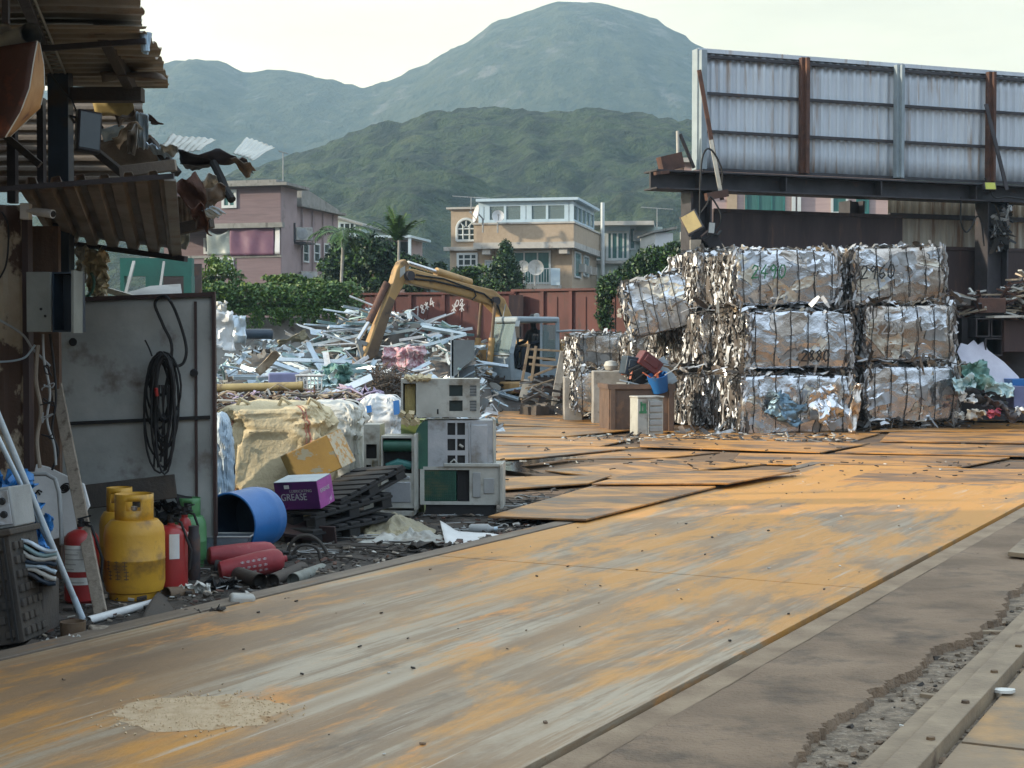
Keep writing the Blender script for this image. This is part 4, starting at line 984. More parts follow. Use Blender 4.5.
# conifer
t = thing('conifer', 'dark conical conifer in front of the cream house', 'tree', gz(P(503, 300, 56)))
mb = MB(); b = P(503, 296, 56); top_ = P(506, 247, 56)
for i in range(420):
    u = rnd.random() ** 1.3; c = b.lerp(top_, u); rr_ = (1 - u) * .95 + .07; a = rnd.uniform(0, 6.28)
    rr_ *= 1 + .3 * math.sin(u * 23 + a * 2)
    p = c + Vector((math.cos(a) * rr_ * rnd.uniform(.4, 1), math.sin(a) * rr_, rnd.uniform(-.05, .1)))
    leaves(mb, p, (.16, .16, .26), 26, .06, shell=.2, seed=i)
mb.build('crown', DK, t, smooth=0)
mb = MB(); mb.tube([gz(b), top_], [.14, .03], 8); mb.build('trunk', M['bark'], t)
def palm(px, pyb, pyt, Y, r, n, ln, lab, up=.5, seed=0, droop=.2):
    b = gz(P(px, pyb, Y)); tp = P(px, pyt, Y); t = thing('palm_tree', lab, 'palm', b); rr = random.Random(seed)
    mb = MB(); mb.tube([b.lerp(tp, k / 8) + Vector((.04 * math.sin(k), 0, 0)) for k in range(9)], [r * (1.15 - .3 * k / 8) for k in range(9)], 10); mb.build('trunk', M['palm_bark'], t)
    mb = MB()
    for i in range(n):
        a = i * 2.4 + rr.uniform(-.3, .3); el = up + rr.uniform(-.35, .5); L_ = ln * rr.uniform(.8, 1.1)
        pts = []; p = tp.copy(); e_ = el
        for k in range(8):
            pts.append(p.copy()); p = p + Vector((math.cos(a) * math.cos(e_), math.sin(a) * math.cos(e_), math.sin(e_))) * L_ / 7; e_ -= droop
        mb.tube(pts, .02, 4, 1)
        for k in range(1, 8):
            for s_ in range(5):
                q = pts[k - 1].lerp(pts[k], s_ / 5); dr = (pts[k] - pts[k - 1]).normalized(); sd_ = dr.cross(Vector((0, 0, 1))).normalized()
                for sg in (-1, 1):
                    e2 = q + sd_ * sg * ln * .26 * (1 - abs(k - 3.5) / 7) + dr * ln * .12 + Vector((0, 0, -ln * rr.uniform(.02, .13)))
                    mb.add([q, q + dr * .05, e2], [(0, 1, 2)], 0)
    mb.build('crown', [M['leaf'], M['leaf_dark']], t, smooth=0)
palm(342, 300, 234, 57, .06, 13, 1.25, 'pale stemmed palm with dark drooping fronds right of the purple house', .3, 1)
palm(398, 300, 240, 56, .055, 13, 1.25, 'slim palm with upright fronds against the hill above the digger stick', 1.05, 2, .07)
# ivy over the right end of the red wall
iv = thing('ivy', 'thick dark ivy mound spilling over the right end of the red fence', 'ivy', gz(P(650, 290, 45)))
mb = MB()
for (px, py, rx, rz, n_) in ((608, 287, .3, .4, 500), (622, 283, .5, .4, 700), (640, 272, .6, .5, 1000), (655, 264, .65, .55, 1000), (670, 262, .6, .5, 1000), (686, 256, .7, .5, 1000), (700, 254, .7, .5, 600), (660, 280, .8, .45, 900), (640, 287, .55, .3, 700), (685, 272, .8, .5, 800)):
    leaves(mb, P(px, py, 44.7), (rx, .4, rz), n_, .075, seed=px, shell=.6)
for k in range(60): leaves(mb, P(604 + rnd.uniform(-5, 6), 287 + k * .68, 44.95), (.16, .12, .12), 26, .06, seed=k)
mb.build('foliage', [M['leaf'], M['leaf_dark'], M['leaf_dark']], iv, smooth=0)
mb = MB()
for px in (604, 630, 655, 680): c = P(px, 290, 47.6); mb.tube([gz(c), c + Vector((.05, 0, -.3)), c + Vector((.1, 0, .3))], [.04, .03, .015], 6)
mb.build('stem', M['bark'], iv)
# ================================================================ the shed on the left
def corr(name, fn, nu, nv_, amp, per, m_, lab, cat='corrugated sheet', group=None, thick=.004, axis='u', trap=True):
    """fn(u, v) -> point; ribs run along the other direction of axis."""
    mb = MB(); e = 1e-3
    def g(u, v):
        p = fn(u, v)
        du = fn(min(1, u + e), v) - fn(max(0, u - e), v); dv = fn(u, min(1, v + e)) - fn(u, max(0, v - e))
        n_ = du.cross(dv)
        n_ = n_.normalized() if n_.length > 1e-12 else Vector((0, 0, 1))
        x = (u if axis == 'u' else v) * per * 6.2832
        h = math.sin(x)
        if trap: h = max(-1, min(1, h * 2.2))
        return p + n_ * h * amp
    mb.grid(g, nu, nv_)
    return solo(name, mb, m_, lab, cat, group, solid=thick, smooth=40)
def bil(a, b, c, d):
    return lambda u, v: a.lerp(b, u).lerp(d.lerp(c, u), v)
# upper roof: two layers of sheeting seen from below, ribs running left to right
def roof1(u, v):
    y = 3.5 + 6.5 * u; xe = -2.15 - .24 * (max(y, 8.4) - 9) + .04 * n1((y * 5, 1, 0), 1.0) + .012 * n1((y * 14, 3, 0))  # near part, out of view, lengthened to shade the near deck
    return Vector((-6.5 + (xe + 6.5) * v, y, 3.64 + .03 * n1((y, v * 5, 2)) - .015 * (y - 9)))
corr('roof_sheet', roof1, 300, 24, .011, 36, M['tin'], 'grey corrugated roof sheet of the shed at the top left corner of the photo', thick=.003)
def roof2(u, v):
    y = 9.6 + 2.2 * u; xe = -2.31 - .17 * (y - 10) + .05 * n1((y * 4, 7, 0), 1.0) - .10 * max(0, 1 - abs(u - .1) * 8)
    return Vector((-6.5 + (xe + 6.5) * v, y, 3.56 + .02 * n1((y, v * 5, 4)) - .06 * max(0, v - .86) / .14 * n1((y * 3, 0, 9)) - .012 * (y - 10)))
corr('roof_sheet', roof2, 160, 30, .011, 13, M['tin_roof'], 'brown corrugated roof sheet with a torn right edge above the dark post', thick=.003)
mb = MB(); mb.grid(lambda u, v: P(100, 74, 10.9).lerp(P(168, 80, 10.8), u).lerp(P(104, 82, 11.2).lerp(P(120, 64, 11.4), u), v) + Vector((0, 0, .03 * math.sin(v * 9))), 10, 8)
solo('torn_flap', mb, M['tin_brown'], 'bent brown sheet flap pointing right at the torn roof edge', 'flap', solid=.004)
mb = MB(); mb.grid(lambda u, v: P(92, 100, 11.9).lerp(P(133, 103, 11.8), u) + Vector((0, .1 * v, -.10 * v + .02 * n1((u * 4, v, 1)))), 10, 3)
solo('torn_flap', mb, M['pipe_yellow'], 'thin strip under the dark roof beam, coloured yellow for sun glow', 'flap', solid=.004)  # the sun glow is put into this strip's yellow colour
def beam(name, a, b, w_, h, m_, lab, cat='beam'):
    mb = MB(); mb.bar(a, b, w_, h); return solo(name, mb, m_, lab, cat, bevel=.004, smooth=0)
beam('roof_beam', P(60, 95, 11.3), P(143, 95, 11.3), .12, .10, M['wood_dark'], 'dark horizontal roof beam meeting the top of the navy post')
beam('roof_rafter', P(99, 26, 9.9), P(133, 92, 11.5), .07, .09, M['wood_dark'], 'dark slanting rafter under the brown roof sheet')
beam('roof_bar', P(36, 49, 9.9), P(146, 41, 9.9), .035, .035, M['steel_dark'], 'thin dark steel bar crossing under the brown roof sheet')
mb = MB(); q = P(144, 43, 9.95); mb.tube([q + Vector((0, 0, .055)), q + Vector((.01, 0, -.055))], .028, 10); mb.box(q + Vector((.02, .01, 0)), (.03, .03, .14), (0, .2, 0))
solo('tape_wrap', mb, M['tin_blue'], 'pale blue wrapping round the end of the thin roof bar', 'wrapping')
t = thing('lattice_truss', 'light steel lattice truss running down from the top left corner to the navy post', 'truss', P(38, 40, 9.9))
mb = MB(); a, b = P(16, -6, 8.7), P(54, 76, 11.3); o_ = Vector((.09, 0, .0))
mb.tube([a, b], .009, 6); mb.tube([a + o_, b + o_], .009, 6); mb.build('chord', M['grey'], t)
mb = MB()
for k in range(16): mb.tube([a.lerp(b, k / 16), a.lerp(b, (k + .5) / 16) + o_, a.lerp(b, (k + 1) / 16)], .005, 5)
mb.build('lacing', M['grey'], t)
beam('roof_rafter', P(22, -10, 8.6), P(44, 45, 10.2), .06, .08, M['steel_dark'], 'dark steel rafter close beside the lattice truss')
beam('roof_post', P(6, -12, 8.4), P(6, 24, 8.4), .035, .035, M['steel_dark'], 'short dark upright above the grey pipe in the top left corner', 'post')
# back cladding
def clad(u, v): return P(-60, 100, 12.3).lerp(P(142, 100, 12.3), u).lerp(P(-60, 192, 12.3).lerp(P(150, 192, 12.3), u), v)
corr('wall_cladding', clad, 10, 120, .012, 9, M['tin_brown'], 'brown ribbed cladding behind the navy post between roof and awning', 'cladding', axis='v', thick=.006)
mb = MB(); p0, p1 = P(50, 72, 11.25), P(70.5, 72, 11.25)
mb.bb(p0.x, 11.18, 0.0, p1.x, 11.32, p0.z); nav = solo('steel_post', mb, M['navy'], 'thick navy blue square post holding up the shed roof', 'post', bevel=.004)
for px, w_, y0, lab in ((42.5, .034, 98, 'thin dark upright just left of the navy post'), (14, .045, 118, 'thin dark upright furthest left under the pipe')):
    mb = MB(); a = P(px, y0, 11.7); b = P(px, 190, 11.7); mb.bb(a.x - w_, 11.66, b.z - .1, a.x + w_ * .4, 11.74, a.z); solo('steel_upright', mb, M['steel_dark'], lab, 'post', smooth=0)
mb = MB(); mb.bar(P(2, 133, 11.5), P(40, 165, 11.5), .05, .05); solo('wood_brace', mb, M['wood_dark'], 'slanting dark brace between the two thin uprights', 'brace', smooth=0)
mb = MB(); mb.tube([P(50, 73, 11.0), P(62, 90, 10.9), P(72, 100, 10.8), P(77, 113, 10.6)], .006, 6); solo('cable', mb, M['black'], 'thin cable drooping from the post top to the floodlight', 'cable')
# flue pipe and the curved plate
t = thing('flue_pipe', 'grey open ended steel pipe poking out at the top left', 'pipe', P(12, 44, 8.7))
a, b = P(-60, 70, 9.9), P(31, 34, 8.75); d = (b - a).normalized()
mb = MB(); mb.tube([a, b], .062, 20, cap=False); mb.tube([b, a], .055, 20, cap=False); mb.build('barrel', M['grey'], t)
mb = MB(); mb.tube([b - d * .012, b + d * .004], .064, 20, cap=False); mb.tube([b + d * .004, b - d * .012], .0545, 20, cap=False); mb.build('rim', M['zinc'], t)
A = [(37, 41), (33, 62), (29, 88), (20, 112), (5, 137)]; B_ = [(39, 42), (43.5, 65), (44, 88), (40, 108), (10, 136)]
def lerp2(t_, L_):
    k = t_ * (len(L_) - 1); i = min(int(k), len(L_) - 2); f = k - i; return (L_[i][0] + (L_[i + 1][0] - L_[i][0]) * f, L_[i][1] + (L_[i + 1][1] - L_[i][1]) * f)
ct = thing('curved_plate', 'big curved rusty plate hanging under the grey pipe, orange on its inside', 'steel plate', P(15, 90, 8.8))
mb = MB(); mb.grid(lambda u, v: P(-60 + (lerp2(v, A)[0] + 60) * u, (56 + v * 95) * (1 - u) + lerp2(v, A)[1] * u, 8.85 - .30 * math.sin(u * 1.57)), 14, 16)
mb.build('outer_skin', M['brown_plate'], ct, solid=.006, smooth=80)
def inn(u, v):
    a_, b_ = lerp2(v, A), lerp2(v, B_)
    return P(a_[0] + (b_[0] - a_[0]) * u, a_[1] + (b_[1] - a_[1]) * u, 8.56 + .40 * math.sin(u * 1.4))
mb = MB(); mb.grid(inn, 8, 16); mb.build('inner_skin', M['orange_plate'], ct, solid=.006, smooth=80)
mb = MB(); mb.tube([inn(1, v / 10) for v in range(11)], .006, 6); mb.build('edge', M['tin_pale'], ct); mb = MB(); mb.tube([inn(0, v / 10) - Vector((0, .004, 0)) for v in range(11)], .008, 6); mb.build('edge', M['tin_pale'], ct)
mb = MB(); mb.grid(lambda u, v: P(-20, 27, 9.2).lerp(P(8, 22, 9.2), u).lerp(P(-10, 45, 9.3).lerp(P(14, 38, 9.3), u), v) + Vector((0, .06 * math.sin(u * 3), .02 * n1((u * 4, v * 4, 0)))), 8, 6)
solo('bent_sheet', mb, M['tin'], 'bent grey sheet corner behind the grey pipe at the left photo edge', 'sheet', solid=.004)
# floodlight
fl = thing('floodlight', 'dark flat floodlight tilted against the navy post', 'floodlight', P(88, 132, 10.6))
rr = Euler((R(-8), R(6), R(35))).to_matrix(); c = P(88, 132, 10.6)
mb = MB(); mb.box(c, (.17, .07, .29), rr); mb.build('housing', M['steel_dark'], fl, bevel=.012)
mb = MB(); mb.box(c + rr @ Vector((0, -.038, 0)), (.14, .006, .25), rr); mb.build('lens', M['glass_dark'], fl, smooth=0)
mb = MB(); mb.tube([c + rr @ Vector((-.1, .0, .05)), c + rr @ Vector((-.1, .1, .12)), c + rr @ Vector((.1, .1, .12)), c + rr @ Vector((.1, 0, .05))], .01, 6); mb.build('bracket', M['steel_dark'], fl)
# lower awning
na, nb_, fb2, fa2 = P(-40, 191, 9.3), P(172, 178, 9.3), P(180, 256, 11.3), P(48, 241, 11.8)
fa2 = P(20, 238, 11.9)
aw = thing('ribbed_awning', 'brown deep ribbed awning sheet sloping back over the grey steel sheet', 'awning', (na + nb_ + fb2 + fa2) / 4)
mb = MB()
fnb = bil(P(18, 187, 9.35), P(171, 178, 9.3), fb2, P(52, 240, 11.8))
def rib(u):
    x = (u * 6.3 + .2) % 1.0
    return 0 if x < .5 else (.05 if .58 < x < .92 else .05 * (min(abs(x - .5), abs(1 - x)) / .08))
mb.grid(lambda u, v: fnb(u, v) + Vector((0, 0, rib(u) + .012 * n1((u * 8, v * 5, 0)))), 150, 16)
mb.build('ribbed_sheet', M['tin_brown'], aw, solid=.004, smooth=30)
mb = MB(); mb.bar(P(-40, 192, 9.28), P(174, 176, 9.25), .03, .03); mb.build('front_bar', M['steel_dark'], aw, smooth=0)
mb = MB(); mb.bar(P(46, 240, 11.85), P(186, 259, 11.25), .04, .04); mb.build('rear_bar', M['steel_dark'], aw, smooth=0)
mb = MB(); mb.bar(P(170, 180, 9.3), P(177, 256, 11.3), .07, .012); mb.build('side_trim', M['tin'], aw, smooth=0)
def shard(lab, quad, Y, m_, seed, bend=.05, rib_=0, name='torn_sheet', cat='torn sheet', thick=.004, nn=14, dY=.25):
    pts = [P(x, y, Y + dY * (i > 1)) for i, (x, y) in enumerate(quad)]
    f0 = bil(*pts); e = 1e-3; mb = MB()
    def g(u, v):
        p = f0(u, v); du = f0(1, v) - f0(0, v); dv = f0(u, 1) - f0(u, 0); n_ = du.cross(dv); n_ = n_.normalized() if n_.length > 1e-9 else Vector((0, 0, 1))
        h = bend * .7 * n1((u * 2.2, v * 2.2, seed), 1.0, seed) + bend * .12 * n1((u * 8, v * 8, seed)) + (rib_ and .0045 * math.sin(u * 6.283 * rib_))
        edge_ = max(0, abs(v - .5) * 2 - .8) + max(0, abs(u - .5) * 2 - .8)
        return p + n_ * h + du * .07 * edge_ * n1((v * 9, u * 2, seed)) + dv * .07 * edge_ * n1((u * 9, v * 2, seed + 5))
    mb.grid(g, nn * (3 if rib_ else 1), nn)
    return solo(name, mb, m_, lab, cat, 'torn sheets over the awning', solid=thick, smooth=45)
shard('pale corrugated sheet lying on the torn heap, left of the fan shaped one', [(158, 152), (200, 150), (216, 140), (172, 134)], 10.9, M['tin_pale'], 1, .03, 7)
shard('fan shaped pale corrugated sheet pointing right against the hill', [(233, 153), (253, 160), (275, 147), (246, 138)], 10.9, M['tin_pale'], 2, .02, 6)
shard('long dark bent sheet reaching right under the pale sheets', [(178, 152), (236, 154), (254, 170), (182, 162)], 10.75, M['steel_dark'], 3, .10)
shard('dark folded tip hanging at the right end of the long dark sheet', [(230, 158), (250, 163), (256, 170), (246, 178)], 10.7, M['tin_brown'], 4, .04)
shard('dark sheet under the long bent one, its left half', [(180, 163), (214, 166), (196, 170), (186, 168)], 10.9, M['steel_dark'], 5, .03)
shard('narrow blue strip of sheet hanging upright on the heap', [(136, 112), (149, 114), (148, 148), (138, 150)], 10.8, M['tin_blue'], 6, .06, 3)
shard('larger light blue crumpled sheet left of the pale corrugated one', [(146, 141), (164, 148), (178, 164), (160, 166)], 10.7, M['tin_blue'], 7, .08, 4)
shard('brown folded sheet, topmost on the heap beside the blue strip', [(116, 118), (134, 110), (140, 116), (118, 126)], 10.7, M['tin_brown'], 8, .08)
shard('brown pointed flap at the right of the blue strip', [(148, 114), (164, 124), (152, 125), (149, 121)], 10.8, M['rust'], 9, .02)
shard('tan twisted sheet below the brown folded one', [(112, 138), (136, 120), (142, 128), (118, 148)], 10.6, M['scrap_tan'], 10, .09)
shard('long brown sheet slanting down behind the floodlight', [(92, 145), (150, 134), (170, 160), (110, 168)], 11.3, M['tin_brown'], 11, .08)
shard('grey twisted strip right of the tan sheet', [(128, 128), (138, 126), (136, 154), (126, 150)], 10.55, M['tin'], 12, .07)
shard('pale blue sheet low behind the tan twisted sheet', [(100, 128), (124, 125), (128, 140), (104, 142)], 11.5, M['tin_blue'], 13, .05)
shard('small white crumpled sheet where the heap meets the dark sheet', [(160, 146), (176, 144), (180, 152), (168, 158)], 10.65, M['tin_pale'], 14, .06)
shard('brown sheet covering the corner right of the awning', [(172, 184), (196, 174), (212, 196), (200, 226)], 10.6, M['rust'], 15, .12)
shard('white crumpled sheet above the brown corner sheet', [(198, 180), (216, 175), (220, 188), (204, 192)], 10.7, M['tin_pale'], 16, .10)
shard('rust brown twisted sheet at the far right of the awning heap', [(206, 190), (226, 184), (224, 198), (204, 222)], 10.5, M['tin_brown'], 17, .10)
shard('small blue white sheet below the twisted brown ones', [(200, 212), (212, 205), (226, 213), (212, 220)], 10.5, M['tin_blue'], 18, .03, 4)
shard('brown ribbed sheet filling the gap under the corner', [(173, 196), (204, 194), (206, 224), (174, 230)], 11.2, M['tin_brown'], 19, .04, 7)
shard('grey film scrap hanging below the dark awning end beam', [(176, 233), (190, 231), (189, 246), (178, 250)], 11.1, M['film_grey'], 20, .05)
shard('brown curl of sheet at the heap bottom beside the hanging rod', [(188, 206), (204, 206), (212, 236), (196, 224)], 10.4, M['brown_plate'], 21, .08)
beam('awning_beam', P(170, 231, 11.0), P(212, 222, 10.9), .07, .08, M['wood_dark'], 'dark broken beam end under the awning corner')
beam('roof_rafter', P(150, 140, 10.9), P(178, 174, 10.8), .05, .05, M['wood_dark'], 'dark short timber slanting through the torn heap')
beam('roof_rafter', P(94, 150, 10.9), P(126, 176, 10.8), .06, .05, M['wood_dark'], 'dark timber slanting below the floodlight')
beam('awning_beam', P(120, 172, 9.6), P(176, 165, 9.6), .05, .07, M['tin_brown'], 'brown flattened beam lying along the front awning bar')
mb = MB(); mb.tube([P(213, 162, 10.8), P(221, 178, 10.75), P(226, 190, 10.7), P(232, 200, 10.65)], [.028, .028, .028, .03], 8); solo('bent_rod', mb, M['black'], 'dark bent rod hanging from the long dark sheet', 'rod')
# ---- walls on the left
def pwall(name, px0, py0, px1, Y, d, m_, lab, cat='wall', py1=None):
    mb = MB(); a = P(px0, py0, Y); b = P(px1, py0, Y); z0 = 0 if py1 is None else P(px0, py1, Y).z
    mb.bb(a.x, Y, z0, b.x, Y + d, a.z); return mb, name, m_, lab, cat
mb = MB(); a = P(-80, 205, 9.9); b = P(28, 205, 9.9)
mb.grid(lambda u, v: Vector((a.x + (b.x - a.x) * u, 9.9 - .014 * max(-1, min(1, 3 * math.sin(u * 20))), a.z * (1 - v))), 60, 10)
solo('steel_wall', mb, M['peel'], 'rusty wall with peeling cream paint at the left photo edge', 'wall', solid=.02)
mb = MB(); mb.bb(P(26, 225, 9.95).x, 9.86, 0, P(32, 225, 9.95).x, 9.96, P(30, 215, 9.9).z); solo('wall_post', mb, M['steel_brown'], 'dark narrow post at the right edge of the peeling wall', 'post', smooth=0)
mb = MB(); a = P(32, 226, 10.3); b = P(58, 226, 10.3); mb.bb(a.x, 10.3, 0, b.x, 10.36, a.z); solo('rusty_panel', mb, M['wood_rusty'], 'narrow rust brown panel above and behind the open electric box', 'panel', smooth=0)
def gwave(m): return m
gs = thing('steel_sheet', 'large grey stained steel sheet standing upright with a cable coil hung on it', 'steel sheet', P(135, 559, 11.0))
a, b = P(54, 302, 11), P(213, 296, 11)
mb = MB(); mb.grid(lambda u, v: Vector((a.x + (b.x - a.x) * u, 11.0 + .02 * n1((u * 3, v * 4, 0)), (a.z + (b.z - a.z) * u) * (1 - v))), 30, 30); mb.build('sheet', M['grey_sheet'], gs, solid=.012, smooth=60)
mb = MB(); mb.bar((b.x + .015, 10.98, 0), (b.x + .010, 10.98, b.z + .03), .022, .05); mb.bar((b.x - .12, 10.975, 0.02), (b.x - .12, 10.975, b.z - .04), .018, .012); mb.build('edge_post', M['steel_brown'], gs, smooth=0)
mb = MB(); mb.bar((a.x, 10.985, a.z + .012), (b.x, 10.985, b.z + .012), .05, .03, 0); mb.build('top_edge', M['steel_brown'], gs, smooth=0)
za = P(60, 424, 11).z; mb = MB(); mb.bar((a.x, 10.97, za), (b.x - .02, 10.97, za + .05), .02, .025); mb.build('seam_bar', M['black'], gs, smooth=0)
for k, (px, py) in enumerate(((73, 342), (194, 373))):
    mb = MB(); c = P(px, py, 10.96); mb.lathe([(0, .004), (.026, .004), (.03, 0)], c, Euler((R(90), 0, 0)).to_matrix(), 12); mb.build('rust_hole', M['black'], gs)
# electric box
eb = thing('electric_box', 'grey metal electric box with its door swung open on the rusty wall', 'electric box', P(52, 332, 9.7))
a, b = P(52, 272, 9.7), P(76, 332, 9.7)
mb = MB(); mb.bb(a.x, 9.9, b.z, b.x, 9.915, a.z); mb.bb(a.x, 9.7, b.z, a.x + .01, 9.9, a.z); mb.bb(b.x - .01, 9.7, b.z, b.x, 9.9, a.z); mb.bb(a.x + .01, 9.7, a.z - .01, b.x - .01, 9.9, a.z); mb.bb(a.x + .01, 9.7, b.z, b.x - .01, 9.9, b.z + .01); mb.build('casing', M['navy'], eb, smooth=0)
a2, b2 = P(27, 272, 9.68), P(52, 332, 9.68)
mb = MB(); mb.bb(a2.x, 9.66, b2.z, b2.x, 9.69, a2.z); dr = mb.build('door', M['box_grey'], eb, bevel=.004)
mb = MB()
for py in (309, 316): mb.lathe([(0, .006), (.008, .006), (.009, 0)], P(41 + (py - 309) * .6, py, 9.655), Euler((R(90), 0, 0)).to_matrix(), 8)
mb.build('lock', M['black'], dr)
mb = MB(); mb.bar(P(77, 271, 9.6), P(77, 333, 9.6), .015, .2); mb.build('side_flap', M['box_grey'], eb, smooth=0)
# camera
sc_ = thing('security_camera', 'white bullet security camera on the rusty wall under the awning', 'camera', P(28, 213, 9.6))
mb = MB(); mb.pbox(19.5, 203, 29, 219, 9.62, .07); mb.build('junction_box', M['white'], sc_, bevel=.005)
mb = MB(); a = P(31, 211, 9.58); b = P(53, 214, 9.5); mb.tube([P(27, 211, 9.64), a], .012, 8); mb.tube([a, a.lerp(b, .15), a.lerp(b, .8), b], [.016, .024, .027, .027], 16); mb.build('barrel', M['white'], sc_)
mb = MB(); d = (b - a).normalized(); mb.tube([b - d * .002, b + d * .006], .02, 14); mb.build('lens', M['black'], sc_)
# cables on the wall
def cable(lab, pts, r=.008, m_='black', cat='cable', name='cable', grp='cables hung around the shed'):
    mb = MB(); fine_ = []
    for i in range(len(pts) - 1):
        p0 = pts[max(i - 1, 0)]; p1 = pts[i]; p2 = pts[i + 1]; p3 = pts[min(i + 2, len(pts) - 1)]
        for k in range(6):
            t_ = k / 6
            fine_.append(.5 * ((2 * p1) + (p2 - p0) * t_ + (2 * p0 - 5 * p1 + 4 * p2 - p3) * t_ * t_ + (3 * p1 - p0 - 3 * p2 + p3) * t_ ** 3))
    fine_.append(pts[-1]); mb.tube(fine_, r, 7)
    return solo(name, mb, M[m_], lab, cat, grp)
cable('black cable looping up over the top of the grey sheet', [P(x, y, Y) for x, y, Y in ((163, 400, 10.85), (172, 350, 10.9), (163, 325, 10.9), (155, 305, 10.92), (160, 297, 10.9), (168, 298, 10.88), (177, 315, 10.9), (186, 345, 10.9), (184, 362, 10.9), (175, 366, 10.88), (170, 358, 10.87))], .011)
cable('dark cable down the peeling wall at the left photo edge', [P(x, y, 9.84) for x, y in ((2, 212), (8, 225), (8, 250), (5, 268), (-3, 282))], .006)
cable('pale cable sagging across the peeling wall', [P(x, y, 9.8) for x, y in ((-5, 318), (10, 326), (24, 336), (32, 348), (42, 358), (50, 366))], .008, 'grey')
cable('grey cable bundle below the electric box sagging to the left', [P(x, y, 9.78) for x, y in ((35, 345), (30, 352), (24, 358), (12, 361), (-4, 362))], .007, 'alu_blue')
cable('bright cable hanging nearest the wooden plank', [P(x, y, 9.76) for x, y in ((43, 334), (44, 360), (50, 392), (47, 420), (54, 445), (56, 465))], .008, 'grey')
cable('dark cable hanging behind the bright one under the box', [P(x, y, 9.82) for x, y in ((50, 334), (54, 365), (56, 400), (52, 430), (58, 452), (52, 470))], .008)
cable('brown rope like cable hanging left of the bright one', [P(x, y, 9.76) for x, y in ((38, 345), (36, 380), (41, 410), (37, 440), (40, 468))], .013, 'wood')
for k in range(5): cable('thin looping wire dangling below the electric box', [P(46 + rnd.uniform(-6, 8), 370 + k * 16 + rnd.uniform(-6, 6), 9.72) for _ in range(6)], .004, 'grey' if k % 2 else 'black')
# cable coil
cc = thing('cable_coil', 'thick coil of black cable hanging on the grey steel sheet', 'cable coil', P(163, 415, 10.9))
mb = MB()
for k in range(15):
    cx = 162 + rnd.uniform(-5, 5); wpx = rnd.uniform(9, 20); y0 = 354 + rnd.uniform(-3, 6); y1 = rnd.uniform(395, 476)
    YY = 10.9 - rnd.uniform(0, .10); pts = []
    for i in range(21):
        a = i / 20 * 6.2832
        pts.append(P(cx + math.sin(a) * wpx * (.85 + .3 * (1 - math.cos(a)) / 2 * .3), (y0 + y1) / 2 - math.cos(a) * (y1 - y0) / 2, YY + .02 * math.sin(a * 2 + k)))
    mb.tube(pts, .0085, 6)
for k in range(7):
    x = 155 + k * 2.3; mb.tube([P(x, 385, 10.8), P(x + rnd.uniform(-3, 3), 425, 10.83), P(x + rnd.uniform(-4, 4), rnd.uniform(445, 476), 10.86)], .007, 6)
mb.build('loops', M['black'], cc)
mb = MB(); mb.tube([P(156, 388, 10.76), P(157, 396, 10.77)], .012, 8); mb.build('plug', M['red'], cc)
cable('short stiff wire sticking up beside the cable coil', [P(145, 340, 10.9), P(149, 348, 10.9), P(152, 356, 10.88)], .006)
# behind the sheet: hanging cloth, teal frame
def crumple(name, lab, cat, c, size, m_, seed, amp=.12, fr_=3.0, group=None, mats2=None, n=18, flat=False, rot=None):
    mb = MB(); m3 = rot3(rot)
    def g(u, v):
        p = Vector(((u - .5) * size[0], 0, (v - .5) * size[2]))
        q = nv((p.x * fr_ / max(size), p.z * fr_ / max(size), seed), 2.2, seed) * amp + nv((p.x * fr_ / max(size), p.z * fr_ / max(size), seed), 6, seed + 3) * amp * .45
        p += Vector((q.x * .6, q.y * (1 if not flat else .5) + size[1] * n1((u * 2, v * 2, seed)), q.z * .6))
        e_ = .06 * max(size) * n1((u * 7, v * 7, seed + 1)) if (u in (0, 1) or v in (0, 1)) else 0
        return Vector(c) + m3 @ (p + Vector((e_, 0, e_)))
    mb.grid(g, n, n)
    return solo(name, mb, m_, lab, cat, group, solid=.006, smooth=35)
crumple('hanging_cloth', 'yellowish crumpled cloth hanging above the grey steel sheet', 'cloth', P(97, 272, 11.5), (.17, .1, .34), M['bag'], 3, .08, 4)
crumple('hanging_cloth', 'narrow white cloth hanging between the navy post and the yellowish cloth', 'cloth', P(82, 265, 11.6), (.09, .05, .28), M['bag_white'], 5, .05, 4)
mb = MB(); mb.bb(P(94, 265, 11.8).x, 11.8, .5, P(104, 265, 11.8).x, 11.9, P(94, 258, 11.8).z); solo('timber_post', mb, M['wood'], 'weathered timber post behind the yellowish cloth', 'post', smooth=0)
tf = thing('teal_frame', 'teal painted steel cabinet frame behind the grey steel sheet', 'steel frame', gz(P(155, 300, 13.6)))
mb = MB(); Y = 13.5; a = P(120, 258, Y); b = P(192, 300, Y)
mb.bb(a.x, Y, P(120, 276, Y).z, b.x, Y + .1, a.z); mb.bb(P(184, 270, Y).x, Y - .02, 0, b.x, Y + .12, P(120, 276, Y).z); mb.bb(P(146, 270, Y).x, Y - .02, 0, P(160, 270, Y).x, Y + .12, P(120, 276, Y).z); mb.bb(a.x, Y, 0, P(124, 270, Y).x, Y + .1, P(120, 276, Y).z)
mb.build('frame', M['teal'], tf, smooth=0)
mb = MB(); mb.bb(P(121, 270, Y).x, Y + 1.0, 0, P(178, 270, Y).x, Y + 1.05, a.z); mb.build('back_panel', M['steel_dark'], tf, smooth=0)
mb = MB(); mb.bar(P(134, 262, 13.3), P(125, 297, 12.9), .025, .025); mb.bar(P(164, 262, 13.3), P(160, 290, 13), .02, .02); mb.build('strut', M['grey'], tf, smooth=0)
